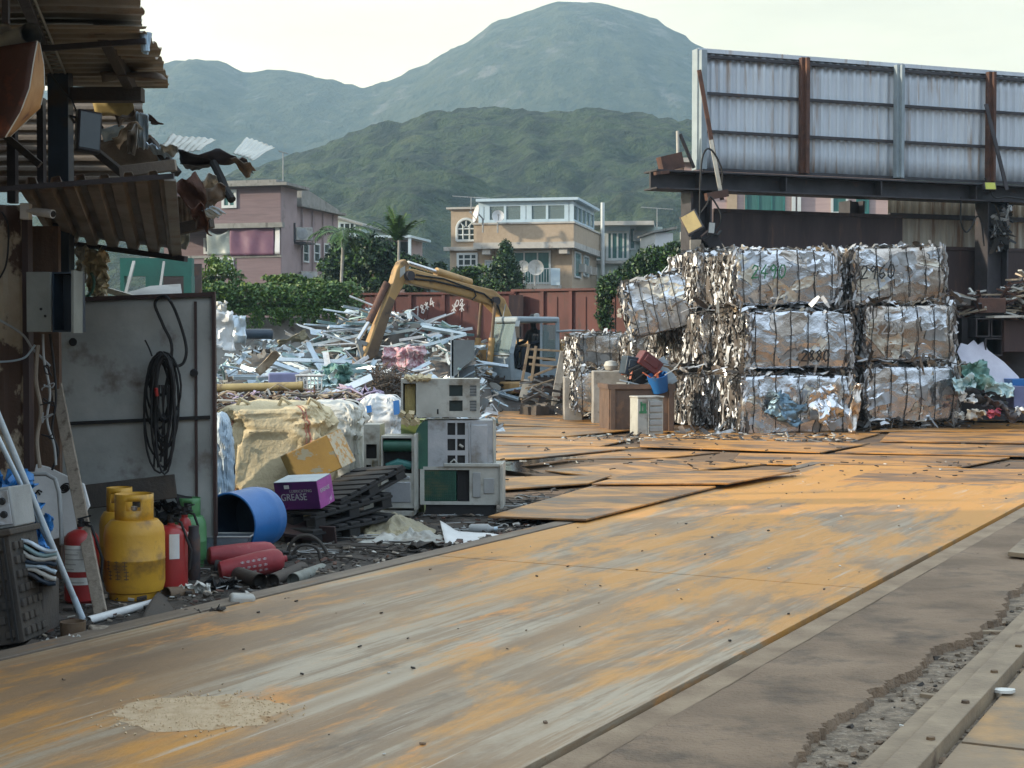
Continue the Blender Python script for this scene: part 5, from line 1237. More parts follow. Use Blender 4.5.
mb = MB(); mb.prism([P(118, 296, 11.7), P(150, 287, 12.2), P(180, 285, 12.3), P(182, 298, 11.8)], (0, .02, .01)); solo('bent_sheet', mb, M['grey'], 'grey bent sheet peeking over the top of the large grey sheet', 'sheet')
mb = MB(); mb.bar(P(100, 288, 11.8), P(135, 298, 11.6), .03, .04); solo('timber_strip', mb, M['white_dirty'], 'pale strip sticking up over the top of the large grey sheet', 'strip')
mb = MB(); ring_ = [P(84 + 10 * math.cos(t_), 283 + 14 * math.sin(t_), 11.45) for t_ in [i * .3 - .8 for i in range(12)]]; mb.tube(ring_, .012, 7); solo('hose_loop', mb, M['ac_green'], 'green hose loop hanging beside the electric box', 'hose')

mb = MB(); mb.bb(-4.7, 3.4, 0, -4.6, 12.35, 3.4); solo('steel_wall', mb, M['peel'], 'unseen wall added left of the shed to shade the grey sheet and deck', 'wall', smooth=0)  # added out of view, blocks the sun from the grey sheet and deck
# ================================================================ things along the foot of the shed
UP = Vector((0, 0, 1))
def gas_bottle(lab, base, r, h, m_, hc, yaw=0, marks=False):
    t = thing('gas_cylinder', lab, 'gas cylinder', base, yaw)
    mb = MB(); b = h
    mb.lathe([(0, .035), (r * .7, .03), (r * .93, .05), (r, .10), (r, b * .48), (r * 1.008, b * .485), (r * 1.008, b * .5), (r, b * .505), (r, b - .10), (r * .95, b - .05), (r * .78, b - .012), (r * .45, b), (0, b + .004)], n=40)
    bd = mb.build('body', m_, t, world=False)
    if marks:
        mk = MB()
        for rows, z in (((-.9, -.55, -.25), .20), ((-.8, -.5, -.2), .14)):
            for a in rows:
                pos = Vector((math.sin(a) * (r + .002), -math.cos(a) * (r + .002), z)); ta = Vector((math.cos(a), math.sin(a), 0))
                for dz in (0, .022, .044):
                    q = pos + UP * dz; mk.add([q - ta * .016 - UP * .003, q + ta * .016 - UP * .003, q + ta * .016 + UP * .003, q - ta * .016 + UP * .003], [(0, 1, 2, 3)])
                mk.add([pos - ta * .003 - UP * .006, pos + ta * .003 - UP * .006, pos + ta * .003 + UP * .052, pos - ta * .003 + UP * .052], [(0, 1, 2, 3)])
        mk.build('stencil_mark', M['exc_dark'], bd, world=False)
    mb = MB(); mb.lathe([(r * .82, 0), (r * .84, .02), (r * .84, .07), (r * .8, .07), (r * .8, 0)], n=32); mb.build('foot_ring', m_, t, world=False)
    # guard collar with hand holes
    mb = MB(); rc = r * .62; n = 48; z0, z1 = h - .03, h + hc
    rows = [z0, z0 + (z1 - z0) * .45, z0 + (z1 - z0) * .78, z1]
    vs, fs = [], []
    for z in rows: vs += [(rc * math.cos(6.2832 * j / n), rc * math.sin(6.2832 * j / n), z) for j in range(n)]
    for i in range(3):
        for j in range(n):
            a = (j + .5) / n * 360
            if i == 1 and (245 < a < 295 or 65 < a < 115): continue
            if a > 325 or a < 10 and False: pass
            fs.append((i * n + j, i * n + (j + 1) % n, (i + 1) * n + (j + 1) % n, (i + 1) * n + j))
    mb.add(vs, fs); mb.build('guard_collar', m_, t, world=False, solid=.006)
    mb = MB(); mb.lathe([(0, h + .07), (.02, h + .07), (.02, h + .05), (.012, h + .045), (.012, h - .01)], n=12); mb.tube([(0, 0, h + .03), (.05, -.02, h + .03)], .011, 8); mb.build('valve', M['zinc'], t, world=False)
    return t
def ext(lab, base, r, h, rot=None, labels=(), m_='red', valve=True, taper=False):
    t = thing('fire_extinguisher', lab, 'fire extinguisher', base)
    if rot is not None: t.rotation_euler = rot
    mb = MB()
    prof = [(0, .008), (r * .8, 0), (r, .02), (r, h * .84), (r * .96, h * .89), (r * .78, h * .95), (r * .45, h * .99), (.022, h), (.022, h + .02), (0, h + .02)]
    if taper: prof = [(0, .0), (r * .55, 0), (r * .72, .01), (r * .80, h * .12), (r, h * .62), (r, h * .84), (r * .9, h * .92), (r * .6, h * .98), (.022, h), (.022, h + .02), (0, h + .02)]
    mb.lathe(prof, n=32); bd = mb.build('body', M[m_], t, world=False)
    for (a0, a1, z0, z1, lm) in labels:
        mb = MB(); mb.grid(lambda u, v: Vector((math.sin(a0 + (a1 - a0) * u) * (r + .0025), -math.cos(a0 + (a1 - a0) * u) * (r + .0025), z0 + (z1 - z0) * v)), 8, 1)
        lb = mb.build('label', M[lm], bd, world=False)
        if lm == 'label':
            mk = MB()
            for k in range(int((z1 - z0) / .03)):
                z = z0 + .012 + k * .03; ae = a0 + (a1 - a0) * rnd.uniform(.25, .85)
                mk.grid(lambda u, v: Vector((math.sin(a0 + .06 + (ae - a0 - .06) * u) * (r + .0045), -math.cos(a0 + .06 + (ae - a0 - .06) * u) * (r + .0045), z + (.007) * v)), 6, 1)
            mk.build('print', M['ink_grey'], lb, world=False)
    mb = MB(); mb.lathe([(.026, h + .015), (.026, h + .03), (.018, h + .035), (.018, h + .06), (0, h + .06)], n=14)
    mb.bar((-.02, 0, h + .06), (.07, -.02, h + .085), .018, .01); mb.bar((-.02, 0, h + .045), (.06, -.02, h + .04), .016, .01)
    if valve: mb.build('valve', M['black'], t, world=False)
    if valve:
        mb = MB(); mb.tube([(.02, 0, h + .03), (.07, -.03, h + .02), (.10, -.04, h - .06), (r + .03, -.03, h * .6), (r + .015, -.02, h * .3)], .009, 7); mb.build('hose', M['black'], t, world=False)
    return t
YB = G(128, 602); gas_bottle('yellow gas cylinder standing in front, nearest the red extinguisher with two labels', YB + Vector((0, .17, 0)), .187, .50, M['yellow'], .15, R(10), True)
gas_bottle('second yellow gas cylinder mostly hidden behind the front yellow one', gz(P(120, 590, 10.3)), .132, .47, M['yellow'], .15, R(-6))
ext('red extinguisher with white labels right of the yellow gas cylinder', gz(P(171.5, 588, 9.95)), .105, .41, labels=((-.95, -.35, .22, .36, 'label'), (.1, .72, .20, .36, 'white'), (-.9, -.2, .10, .17, 'label')))
ext('red extinguisher with a wide white label behind the leaning plank', gz(P(82, 606, 9.4)), .105, .45, labels=((-.9, .9, .20, .36, 'label'), (-.8, .9, .12, .165, 'label')))
gas_bottle('green gas cylinder behind the slim dark bottle', gz(P(190, 575, 10.9)), .118, .37, M['green_gas'], .12)
ext('small red extinguisher half hidden between green and dark bottles', gz(P(185, 580, 10.5)), .045, .40, labels=((-.8, .9, .1, .3, 'label'),))
t = thing('slim_bottle', 'slim dark green steel bottle between the red extinguisher and the blue barrel', 'bottle', gz(P(194, 578, 10.3)))
mb = MB(); mb.lathe([(0, 0), (.04, 0), (.043, .01), (.043, .29), (.036, .31), (.034, .36), (.0, .36)], n=20); mb.build('body', M['steel_dark'], t, world=False)
def lying(lab, p0, p1, r, m_='red_dull', mark=False):
    d = (p1 - p0); h = d.length; q = d.normalized().to_track_quat('Z', 'Y').to_euler()
    o = ext(lab, p0, r, h, q, m_=m_, valve=False, taper=True)
    nzl = MB(); nzl.lathe([(.02, h), (.02, h + .05), (.012, h + .055), (.012, h + .09), (0, h + .09)], n=10); nzl.build('valve', M['black'], o, world=False)
    if mark:
        m4 = o.matrix_basis.inverted(); ax = d.normalized(); toc = (CAM - p0); toc = (toc - ax * toc.dot(ax)).normalized(); sd_ = ax.cross(toc)
        mk = MB()
        for row in (-.35, .1, .5):
            for k in range(5):
                dirv = (toc * math.cos(row) + sd_ * math.sin(row)); c = p0 + ax * (h * (.34 + .085 * k)) + dirv * (r * .985 + .003); tg = ax.cross(dirv)
                for dd in (0, .008): mk.add([c - ax * .012 + tg * (dd - .0015), c + ax * .012 + tg * (dd - .0015), c + ax * .012 + tg * (dd + .0015), c - ax * .012 + tg * (dd + .0015)], [(0, 1, 2, 3)])
                mk.add([c - ax * .0015 - tg * .005, c + ax * .0015 - tg * .005, c + ax * .0015 + tg * .013, c - ax * .0015 + tg * .013], [(0, 1, 2, 3)])
        mk.build('print', M['ink_white'], o)
    return o
lying('dull red extinguisher lying behind another in front of the blue barrel', P(208, 556, 10.75) * 1, P(276, 553, 10.95), .085)
lying('dull red extinguisher with faint white print lying nearest the dark pipes', P(219, 571, 10.35), P(284, 559, 10.5), .085, mark=True)
# blue barrel on its side
br = thing('plastic_barrel', 'blue plastic barrel lying on its side, open end to the left', 'barrel', gz(P(232, 540, 11.4)))
c = P(230, 530, 11.2); c.z = .245 + .02; ax = Vector((.42, .90, .03)).normalized(); q = ax.to_track_quat('Z', 'Y').to_matrix()
mb = MB(); r = .232
mb.lathe([(r * .94, .0), (r, .0), (r * 1.0, .26), (r * 1.02, .28), (r * 1.02, .32), (r, .34), (r, .36), (r * .96, .41), (r * .8, .44), (0, .45)], c, q, 44); mb.build('shell', M['blue'], br)
mb = MB(); mb.lathe([(r * .94, .0), (r * .955, .3), (r * .94, .38), (0, .40)], c, q, 44); mb.build('inside', M['blue_dark'], br)
mb = MB(); pts = [c + q @ Vector((r * .97 * math.cos(i * .1571), r * .97 * math.sin(i * .1571), -.002)) for i in range(41)]; mb.tube(pts, .009, 6); mb.build('rim', M['blue'], br)
M['tray'] = mat('tray', (.10, .13, .15), (.07, .09, .11), rough=.3, scale=5, bump=.1)
mb = MB(); Y = 10.95; p = [P(205, 553, Y), P(244, 553, Y), P(250, 537, Y + .02), P(202, 537, Y + .02)]
f_ = MB(); f_.prism(p, (0, .006, 0)); p2 = [a + Vector((0, .22, 0)) for a in p]; f_.prism(p2, (0, .006, 0)); f_.prism([p[0], p[1], p2[1], p2[0]], (0, 0, .006)); f_.prism([p[1], p[2], p2[2], p2[1]], (-.006, 0, 0)); f_.prism([p[0], p[3], p2[3], p2[0]], (.006, 0, 0))
tr = thing('plastic_tray', 'smoky clear plastic tray in front of the open blue barrel', 'tray', gz(P(226, 553, Y)))
f_.build('body', M['tray'], tr, smooth=0)
f_ = MB(); f_.tube([p[3], p[2], p2[2], p2[3], p[3]], .007, 6); f_.build('rim', M['grey'], tr)
# pipes lying on the ground
def pipe(lab, a, b, r, m_, hollow=True, name='steel_pipe'):
    mb = MB(); 
    if hollow: mb.tube([a, b], r, 16, cap=False); mb.tube([b, a], r * .86, 16, cap=False); d = (b - a).normalized(); mb.tube([b - d * .1, b - d * .08], r * .85, 16)
    else: mb.tube([a, b], r, 16)
    return solo(name, mb, M[m_], lab, 'pipe', 'pipes by the junk heap')
pipe('grey green pipe, rightmost of the three open pipe ends by the deck', P(322, 569, 10.95), G(291, 589) + UP * .045 + Vector((0, .1, 0)), .042, 'box_grey')
pipe('brown dark pipe, middle of the three open pipe ends by the deck', P(302, 568, 10.9), G(270, 590) + UP * .045 + Vector((0, .1, 0)), .045, 'wood_dark')
pipe('black dark pipe, leftmost of the three open pipe ends by the deck', P(226, 570, 10.6), G(257, 592) + UP * .05 + Vector((0, .12, 0)), .05, 'rubber')
pipe('black pipe lying just behind the other open pipes', P(215, 566, 10.6), P(262, 574, 10.6), .045, 'black')
pipe('short thick rusty pipe left of the white paper sack', P(166, 595, 9.6), P(190, 594, 9.75), .05, 'exc_dark')
pipe('brown pipe lying under the yellow gas cylinder', P(106, 607, 9.55), P(150, 606, 9.75), .035, 'exc_dark')
pipe('white plastic tube lying on the ground beside the yellow gas cylinder', G(88, 625) + UP * .025, G(153, 607) + UP * .025, .024, 'white', True, 'plastic_tube')
# the leaning bits
t = thing('leaning_plank', 'long grey brown plank leaning against the grey steel sheet', 'plank', G(103, 615))
mb = MB(); mb.bar(G(101, 615, .01), P(50, 352, 10.6), .075, .03, 0, (0, -1, .3)); mb.build('board', M['wood'], t, bevel=.004)
t = thing('white_tube', 'upper white painted tube leaning at far left, ending in a blue tip', 'tube', G(80, 620))
a, b = P(-8, 400, 8.3), G(84, 622, .0) ; d = (b - a).normalized(); k = b - d * .16
mb = MB(); mb.tube([a, k], .017, 12); mb.build('tube', M['alu_white'], t); mb = MB(); mb.tube([k, b], .0185, 12); mb.build('tip', M['tin_blue'], t)
mb = MB(); mb.tube([P(-8, 425, 8.45), P(50, 545, 8.6)], .014, 12); solo('white_tube', mb, M['alu_white'], 'lower thinner white tube just below the one with the blue tip', 'tube')
mb = MB(); c0, c1 = P(86, 497, 10.75), P(176, 486, 10.85); mb.bar(c0, c1, .17, .03, 0, (0, -1, .1)); solo('dark_board', mb, M['rubber'], 'dark board leaning sideways along the foot of the grey sheet', 'board', bevel=.006)
# white plastic board with tube frame
wb_ = thing('plastic_board', 'white plastic board with black round marks propped behind the red extinguisher', 'board', gz(P(60, 560, 9.75)))
Y = 9.75; ol = [(26, 505), (36, 464), (48, 467), (84, 484), (90, 506), (72, 535), (30, 545)]
mb = MB(); pts = [P(x, y, Y + (545 - y) * .002) for x, y in ol]; mb.prism(pts, (0, .02, 0)); mb.build('panel', M['white'], wb_, bevel=.006)
mb = MB()
for cx, cy, rx, ry in ((65, 488, 5.0, 4.2),):
    for k in (1, .62, .3): mb.tube([P(cx + rx * k * math.cos(i * .449), cy + ry * k * math.sin(i * .449) - .35 * rx * k * math.cos(i * .449), Y + (545 - cy) * .002 - .012) for i in range(15)], .005, 5)
    mb.tube([P(62, 489, Y + .10), P(68, 486, Y + .10)], .006, 5)
mb.tube([P(35, 494, Y + .088), P(39, 490, Y + .09), P(42, 492, Y + .09)], .006, 5); mb.tube([P(37, 490, Y + .088), P(40, 495, Y + .09)], .005, 5)
mb.build('emblem', M['ink_black'], wb_)
mb = MB(); pts = [P(20, 474, 9.55), P(46, 474, 9.55), P(55, 479, 9.55), P(59, 492, 9.53), P(61, 520, 9.5), P(62, 545, 9.45)]; mb.tube(pts, .014, 10); solo('tube_frame', mb, M['grey'], 'grey bent tube of a chair frame before the white plastic board', 'tube frame')
crumple('blue_tarpaulin', 'blue tarpaulin bundle behind the microwave', 'tarpaulin', P(8, 492, 8.6), (.30, .1, .18), M['tarp_blue'], 2, .09, 3)
crumple('blue_tarpaulin', 'blue tarpaulin fold showing right of the microwave between the white tubes', 'tarpaulin', P(36, 540, 8.7), (.16, .08, .26), M['tarp_blue'], 6, .07, 3)
# folded striped tarpaulin
ft = thing('folded_tarpaulin', 'folded striped tarpaulin wedged between crate and white tubes', 'tarpaulin', gz(P(40, 575, 8.4)))
for k, m_ in enumerate(('alu_white', 'alu_teal', 'white_dirty', 'navy', 'alu_blue', 'white_dirty', 'navy')):
    mb = MB(); y0 = 543 + k * 5.0
    mb.grid(lambda u, v: P(16 + 41 * u - k * .2, y0 + 12 * math.sin(u * 1.5) * .8 - 3 + k * u * .4, 8.15 + .32 * v) + Vector((0, 0, .012 * math.sin(u * 6 + k) + .004 * n1((u * 9, v * 5, k)))), 20, 6)
    mb.build('fold', M[m_], ft, solid=.022, smooth=60)
mb = MB(); mb.bb(P(24, 580, 8.5).x, 8.3, 0, P(54, 580, 8.5).x, 8.6, P(30, 580, 8.5).z); t = solo('wood_block', mb, M['wood_dark'], 'dark wooden block under the folded striped tarpaulin', 'block', bevel=.01)
# dark crate with raised blocks, microwave on it
cr_ = thing('plastic_crate', 'dark brown basket patterned crate in the bottom left corner', 'crate', G(10, 655), 0)
rt = Euler((R(-3), R(-9), R(0))).to_matrix(); base = G(-2, 652) + Vector((0, .28, 0))
def cb(mb, c, s): mb.box(base + rt @ Vector(c), s, rt)
wx, hz_ = .35, .56
mb = MB(); cb(mb, (-.05, 0, hz_ / 2 + .01), (wx, .46, hz_)); 
for row in range(7):
    for k in range(5):
        x = -.17 + k * .085 + (.04 if row % 2 else 0)
        if x > .12: continue
        cb(mb, (x - .02, -.236, .06 + row * .075), (.055, .02, .04)); cb(mb, (.131, -.17 + k * .085, .06 + row * .075), (.02, .055, .04))
mb.build('body', M['rubber'], cr_, bevel=.004)
mb = MB(); cb(mb, (-.05, 0, hz_ + .025), (wx + .04, .50, .035)); mb.build('rim', M['rubber'], cr_, bevel=.008)
mb = MB(); cb(mb, (.10, -.25, .29), (.012, .012, .54)); cb(mb, (.07, -.25, .29), (.008, .01, .54)); mb.build('strap', M['black'], cr_, smooth=0)
mw = thing('microwave', 'old silver microwave with a dark door on top of the dark crate', 'microwave', base + rt @ Vector((0, 0, hz_ + .043)))
mz = hz_ + .043; 
def mbx(mb, c, s): mb.box(base + rt @ Vector((c[0] - .04, c[1], c[2] + mz)), s, rt)
mb = MB(); mbx(mb, (-.04, .02, .11), (.44, .34, .215)); mb.build('casing', M['grey'], mw, bevel=.008)
mb = MB(); mbx(mb, (-.08, -.156, .105), (.30, .014, .165)); mb.build('door', M['glass_dark'], mw, bevel=.004)
mb = MB(); mbx(mb, (.135, -.155, .11), (.07, .01, .18)); pn = mb.build('control_panel', M['zinc'], mw, bevel=.003)
for z in (.145, .075):
    mb = MB(); mb.lathe([(.0, .02), (.016, .02), (.02, 0)], base + rt @ Vector((.095, -.162, z + mz)), rt @ Euler((R(90), 0, 0)).to_matrix(), 16); mb.build('knob', M['black'], pn)
# little scraps
def slab(lab, quad, m_, h=.02, name='scrap_piece', cat='scrap', z=.0, grp='scraps at the foot of the junk heap'):
    mb = MB(); pts = [G(x, y, z) for x, y in quad]; mb.prism(pts, (0, 0, h))
    for v in mb.v: v.z += .012 * n1(v, 7)
    return solo(name, mb, M[m_], lab, cat, grp, bevel=.003)
mb = MB(); a, b, c_, d_ = G(133, 640, .02), P(158, 592, 9.55), P(176, 604, 9.6), G(170, 634, .0)
mb.grid(lambda u, v: a.lerp(d_, u).lerp(b.lerp(c_, u), v) + Vector((0, -.02 * math.sin(v * 3), .03 * math.sin(v * 3.1))), 8, 10); solo('rubber_sheet', mb, M['rubber'], 'curled black rubber sheet leaning by the white plastic tube', 'rubber sheet', solid=.008)
crumple('paper_sack', 'torn white paper sack with dark print beside the rusty short pipe', 'sack', P(196, 590, 9.75), (.18, .05, .11), M['bag_white'], 8, .05, 3, rot=(R(35), 0, .1))
mb = MB(); mb.box(G(242, 601, .05), (.15, .09, .085), (.1, .1, .35)); solo('white_block', mb, M['white_dirty'], 'small white rounded block in front of the black open pipe', 'block', bevel=.02)
mb = MB(); mb.box(G(105, 632, .03), (.17, .09, .055), (.1, .15, .5)); solo('wood_block', mb, M['wood'], 'short brown wood chunk at the foot of the leaning plank', 'block', bevel=.01)
mb = MB(); mb.lathe([(.0, .0), (.065, 0), (.07, .08), (.06, .08), (.058, .02), (0, .02)], G(73, 636), None, 20); solo('small_tub', mb, M['exc_dark'], 'small dark round tub under the blue tube tip', 'tub')
crumple('black_rag', 'black crumpled rag between the paper sack and the white block', 'rag', P(222, 588, 9.9), (.22, .08, .10), M['black'], 12, .08, 3, rot=(R(20), 0, .1))
crumple('black_rag', 'flat black rubber strip lying right of the white block', 'rag', G(275, 603, .02), (.30, .03, .07), M['rubber'], 14, .04, 3, rot=(R(70), 0, .25))
crumple('black_rag', 'black crumpled rag lying left of the paper sack near the deck', 'rag', G(200, 614, .03), (.30, .04, .10), M['rubber'], 16, .06, 3, rot=(R(60), 0, .2))
crumple('clear_film', 'crumpled clear plastic film by the small dark tub', 'plastic film', G(70, 642, .02), (.26, .05, .12), M['white_dirty'], 18, .05, 5, rot=(R(75), 0, .3))
crumple('black_rag', 'dark crumpled bin bag behind the slim dark bottle', 'rag', P(172, 514, 10.9), (.26, .1, .2), M['black'], 19, .1, 3)
# debris as one mass along the heap foot
mb = MB(); rr = random.Random(5)
for i in range(1500):
    s_ = rr.uniform(-.2, 10.5); t_ = -rr.uniform(.2, 1.0) ** 1.0 * rr.uniform(.3, 2.2); p = W(s_, t_, .01)
    L_ = rr.uniform(.01, .06); mb.box(p + Vector((0, 0, L_ * .2)), (L_, L_ * rr.uniform(.3, 1), L_ * rr.uniform(.1, .4)), (rr.uniform(-.4, .4), rr.uniform(-.4, .4), rr.uniform(0, 3)), rr.choice((0, 0, 0, 1, 1, 2, 3, 4)))
tag(mb.build('debris', [M['rubber'], M['wood_dark'], M['wood'], M['white_dirty'], M['rust']], None, smooth=0), None, None, None, 'stuff')
mb = MB()
for i in range(130):
    s_ = rr.uniform(2.2, 9); t_ = -rr.uniform(.25, 1.7); p = W(s_, t_, .02); a = rr.uniform(0, 6.28); pts = [p]
    for k in range(6): a += rr.uniform(-.7, .7); pts.append(pts[-1] + Vector((math.cos(a), math.sin(a), rr.uniform(-.08, .1))) * .07)
    mb.tube([Vector((q.x, q.y, max(.012, q.z))) for q in pts], rr.uniform(.003, .007), 5, rr.choice((0, 0, 1)))
tag(mb.build('loose_wires', [M['rubber'], M['grey']], None), None, None, None, 'stuff')
def hose(lab, pts, r, m_='rubber'): return cable(lab, pts, r, m_, 'hose', 'hose', 'hoses by the black pallets')
hose('large black hose loop on the ground before the purple box', [P(x, y, 11.3) for x, y in ((290, 572), (288, 552), (296, 538), (310, 536), (322, 545), (328, 560), (322, 575))], .014)
hose('smaller black hose loop inside the large hose loop', [P(x, y, 11.2) for x, y in ((288, 560), (300, 546), (316, 548), (320, 562), (312, 574), (300, 570), (304, 556))], .011)
hose('black hose trailing along the ground right of the hose loops', [P(x, y, Y) for x, y, Y in ((322, 572, 11), (345, 566, 11.3), (370, 561, 11.6), (400, 550, 12.1))], .014)
# ================================================================ bags, boxes, air conditioners
def sack(name, lab, c, w_, d_, h, m_, seed, sharp=4.5, folds=.05, cat='bag'):
    t = thing(name, lab, cat, gz(c)); mb = MB(); nu, nv_ = 150, 80
    def g(u, v):
        th = u * 6.28319; ph = (v - .5) * 3.14159
        sp = lambda x, e: math.copysign(abs(x) ** e, x)
        e = 2 / sharp
        x = sp(math.cos(ph), e) * sp(math.cos(th), e); y = sp(math.cos(ph), e) * sp(math.sin(th), e); z = sp(math.sin(ph), e)
        p = Vector((x * w_ / 2, y * d_ / 2, z * h / 2 + h / 2))
        q = Vector((x, y, z))
        rid = lambda a_, f_: 1 - abs(noise.noise(Vector(a_) * f_)) * 2.2
        w1 = rid((th * .55 + seed, z * 2.2 + .25 * math.sin(th * 2 + seed), seed), 1.9); w2 = rid((th * 1.9, z * .9 - th * .2, seed + 7), 2.6); w3 = rid((th * 2.2 + z, z * 3.0, seed + 3), 4.6)
        f = 1 + folds * (1.2 * n1(q, 1.7, seed) + 1.0 * w1 + .8 * w2 + .65 * w3 + .12 * n1(q, 16, seed)) - folds * .9
        sag = .06 * w_ * math.sin((z + 1) * 1.57)
        return Vector((p.x * f + sag * (x > 0) * .4, p.y * f, max(0, p.z * (1 + .03 * n1(q, 3, seed))))) + gz(c)
    mb.grid(g, nu, nv_); b = mb.build('body', m_, t, smooth=60)
    return t, b, g
t, b, g = sack('jumbo_bag', 'big beige woven jumbo bag with red bands, full and sagging beside the grey sheet', P(277, 500, 14.0), .98, .9, 1.05, M['bag'], 4, 5.0, .085)
mb = MB()
# th for camera facing side = 3pi/2 -> u = .75
def band(mb, u0, u1, v0, v1, lift=.006, n=16):
    def h(a, bb):
        u = u0 + (u1 - u0) * a; v = v0 + (v1 - v0) * bb; p = g(u % 1, v); c = Vector((p.x, p.y, p.z)); o_ = g(.75, .5); cen = Vector((t.location.x, t.location.y, p.z)); d = (c - cen); d.z = 0
        return c + d.normalized() * lift
    mb.grid(h, 3, n)
for u in (.795, .807): band(mb, u, u + .007, .42, .86)
mb.build('red_band', M['ink_red'], t, smooth=60)
mb = MB()
def mark_on(mb, pts, r=.006):
    out = []
    for u, v in pts:
        p = g(u, v); cen = Vector((t.location.x, t.location.y, p.z)); d = p - cen; d.z = 0; out.append(p + d.normalized() * .01)
    mb.tube(out, r, 4)
mark_on(mb, [(.66, .62), (.675, .64), (.69, .61), (.68, .58), (.665, .59)]); mark_on(mb, [(.665, .50), (.685, .47), (.70, .44), (.71, .46)]); mark_on(mb, [(.64, .40), (.655, .43), (.66, .38), (.65, .35), (.64, .37)]); mark_on(mb, [(.675, .56), (.678, .52)])
mb.build('print', M['ink_red'], t)
mb = MB()
for x in (-.32, .05, .3):
    p = Vector((t.location.x + x, t.location.y - .28, 1.0)); mb.tube([p, p + Vector((.05, -.05, .09)), p + Vector((.12, 0, .04)), p + Vector((.16, .02, -.04))], .018, 6)
mb.build('lifting_loop', M['bag'], t)
t2, b2, g2 = sack('jumbo_bag', 'dirty white jumbo bag between the beige bag and the printed white bag', P(333, 500, 15.0), .60, .7, 1.02, M['bag_white'], 9, 5.0, .085)
t3, b3, g3 = sack('jumbo_bag', 'white printed bag with blue squares behind the small air conditioners', P(382, 500, 16.2), .50, .5, 1.04, M['white'], 14, 3.6, .11)
mb = MB(); o_ = Vector((t3.location.x, 16.2 - .29, 0))
def pq(a, b_, c_, d_, Y, mi=0): mb.prism([P(a, b_, Y), P(c_, b_ - 1, Y), P(c_ + 1, d_, Y), P(a + 1, d_ + 1, Y)], (0, .004, 0), mi)
pq(393, 401, 399, 414, 15.9, 0); pq(366, 406, 371, 412, 15.93, 0)
mb.build('blue_print', M['ink_blue'], t3, smooth=0)
mb = MB(); mb.prism([P(368, 424, 15.9), P(373, 423, 15.9), P(378, 437, 15.9), P(373, 438, 15.9)], (0, .004, 0)); mb.build('teal_print', M['ink_teal'], t3, smooth=0)
mb = MB(); strokes(mb, 'S', P(360, 432, 15.9), (1, 0, 0), (0, 0, 1), .09, .02, (0, -.004, 0)); mb.build('print_letter', M['ink_black'], t3, smooth=0)
sack('jumbo_bag', 'blue and white bag strip peeking out just right of the grey steel sheet', P(221, 500, 13.3), .22, .3, .98, M['tin_blue'], 21, 2.6, .1)
# cardboard box tilted on the pallets
bx = thing('cardboard_box', 'brown printed cardboard box tipped over on the black pallets', 'box', P(315, 482, 13.2))
rt = Euler((R(8), R(-24), R(-20))).to_matrix(); c = P(318, 459, 13.35)
mb = MB(); mb.box(c, (.49, .30, .31), rt); mb.build('carton', M['cardboard'], bx, bevel=.006)
mb = MB(); mb.box(c + rt @ Vector((.2475, 0, 0)), (.004, .296, .306), rt); mb.build('side_print', M['carton_side'], bx, smooth=0)
mb = MB(); mb.box(c + rt @ Vector((.0, .0, .157)), (.485, .295, .004), rt); mb.build('lid_flap', M['carton_side'], bx, smooth=0)
# purple box
pb = thing('grease_box', 'purple printed grease box on the black pallets in front of the cardboard box', 'box', P(302, 512, 12.1))
rt = Euler((R(10), R(-4), R(-22))).to_matrix(); c = P(304, 492, 12.3)
mb = MB(); mb.box(c, (.39, .24, .225), rt); mb.build('carton', M['purple'], pb, bevel=.004)
mb = MB(); mb.box(c + rt @ Vector((.197, 0, 0)), (.003, .236, .221), rt); mb.build('side_print', M['magenta'], pb, smooth=0)
mb = MB(); mb.box(c + rt @ Vector((0, 0, .1145)), (.386, .236, .003), rt); mb.build('lid', M['alu_blue'], pb, smooth=0)  # sky reflection on the purple top, put in as light blue colour
def put(x, z, sx=1, sz=1):
    m4 = rt.to_4x4(); m4.translation = c + rt @ Vector((x, -.1225, z)); return pb.matrix_basis.inverted() @ m4 @ Matrix.Rotation(R(90), 4, 'X') @ Matrix.Diagonal((sx, sz, 1, 1))
lettering('title', 'GREASE', pb, put(-.145, -.035, 1.0, 1.15), .068, M['ink_white'], .0008)
lettering('subtitle', 'LUBRICATING', pb, put(-.06, .028), .032, M['ink_grey'], .0008)
mb = MB(); mb.box(c + rt @ Vector((-.08, -.122, .075)), (.045, .002, .03), rt); mb.build('sticker', M['label'], pb, smooth=0)
m4 = rt.to_4x4(); m4.translation = c + rt @ Vector((.2, -.09, .01))
lettering('side_title', 'GREASE', pb, pb.matrix_basis.inverted() @ m4 @ Matrix.Rotation(R(90), 4, 'Z') @ Matrix.Rotation(R(90), 4, 'X'), .045, M['ink_white'], .0008)
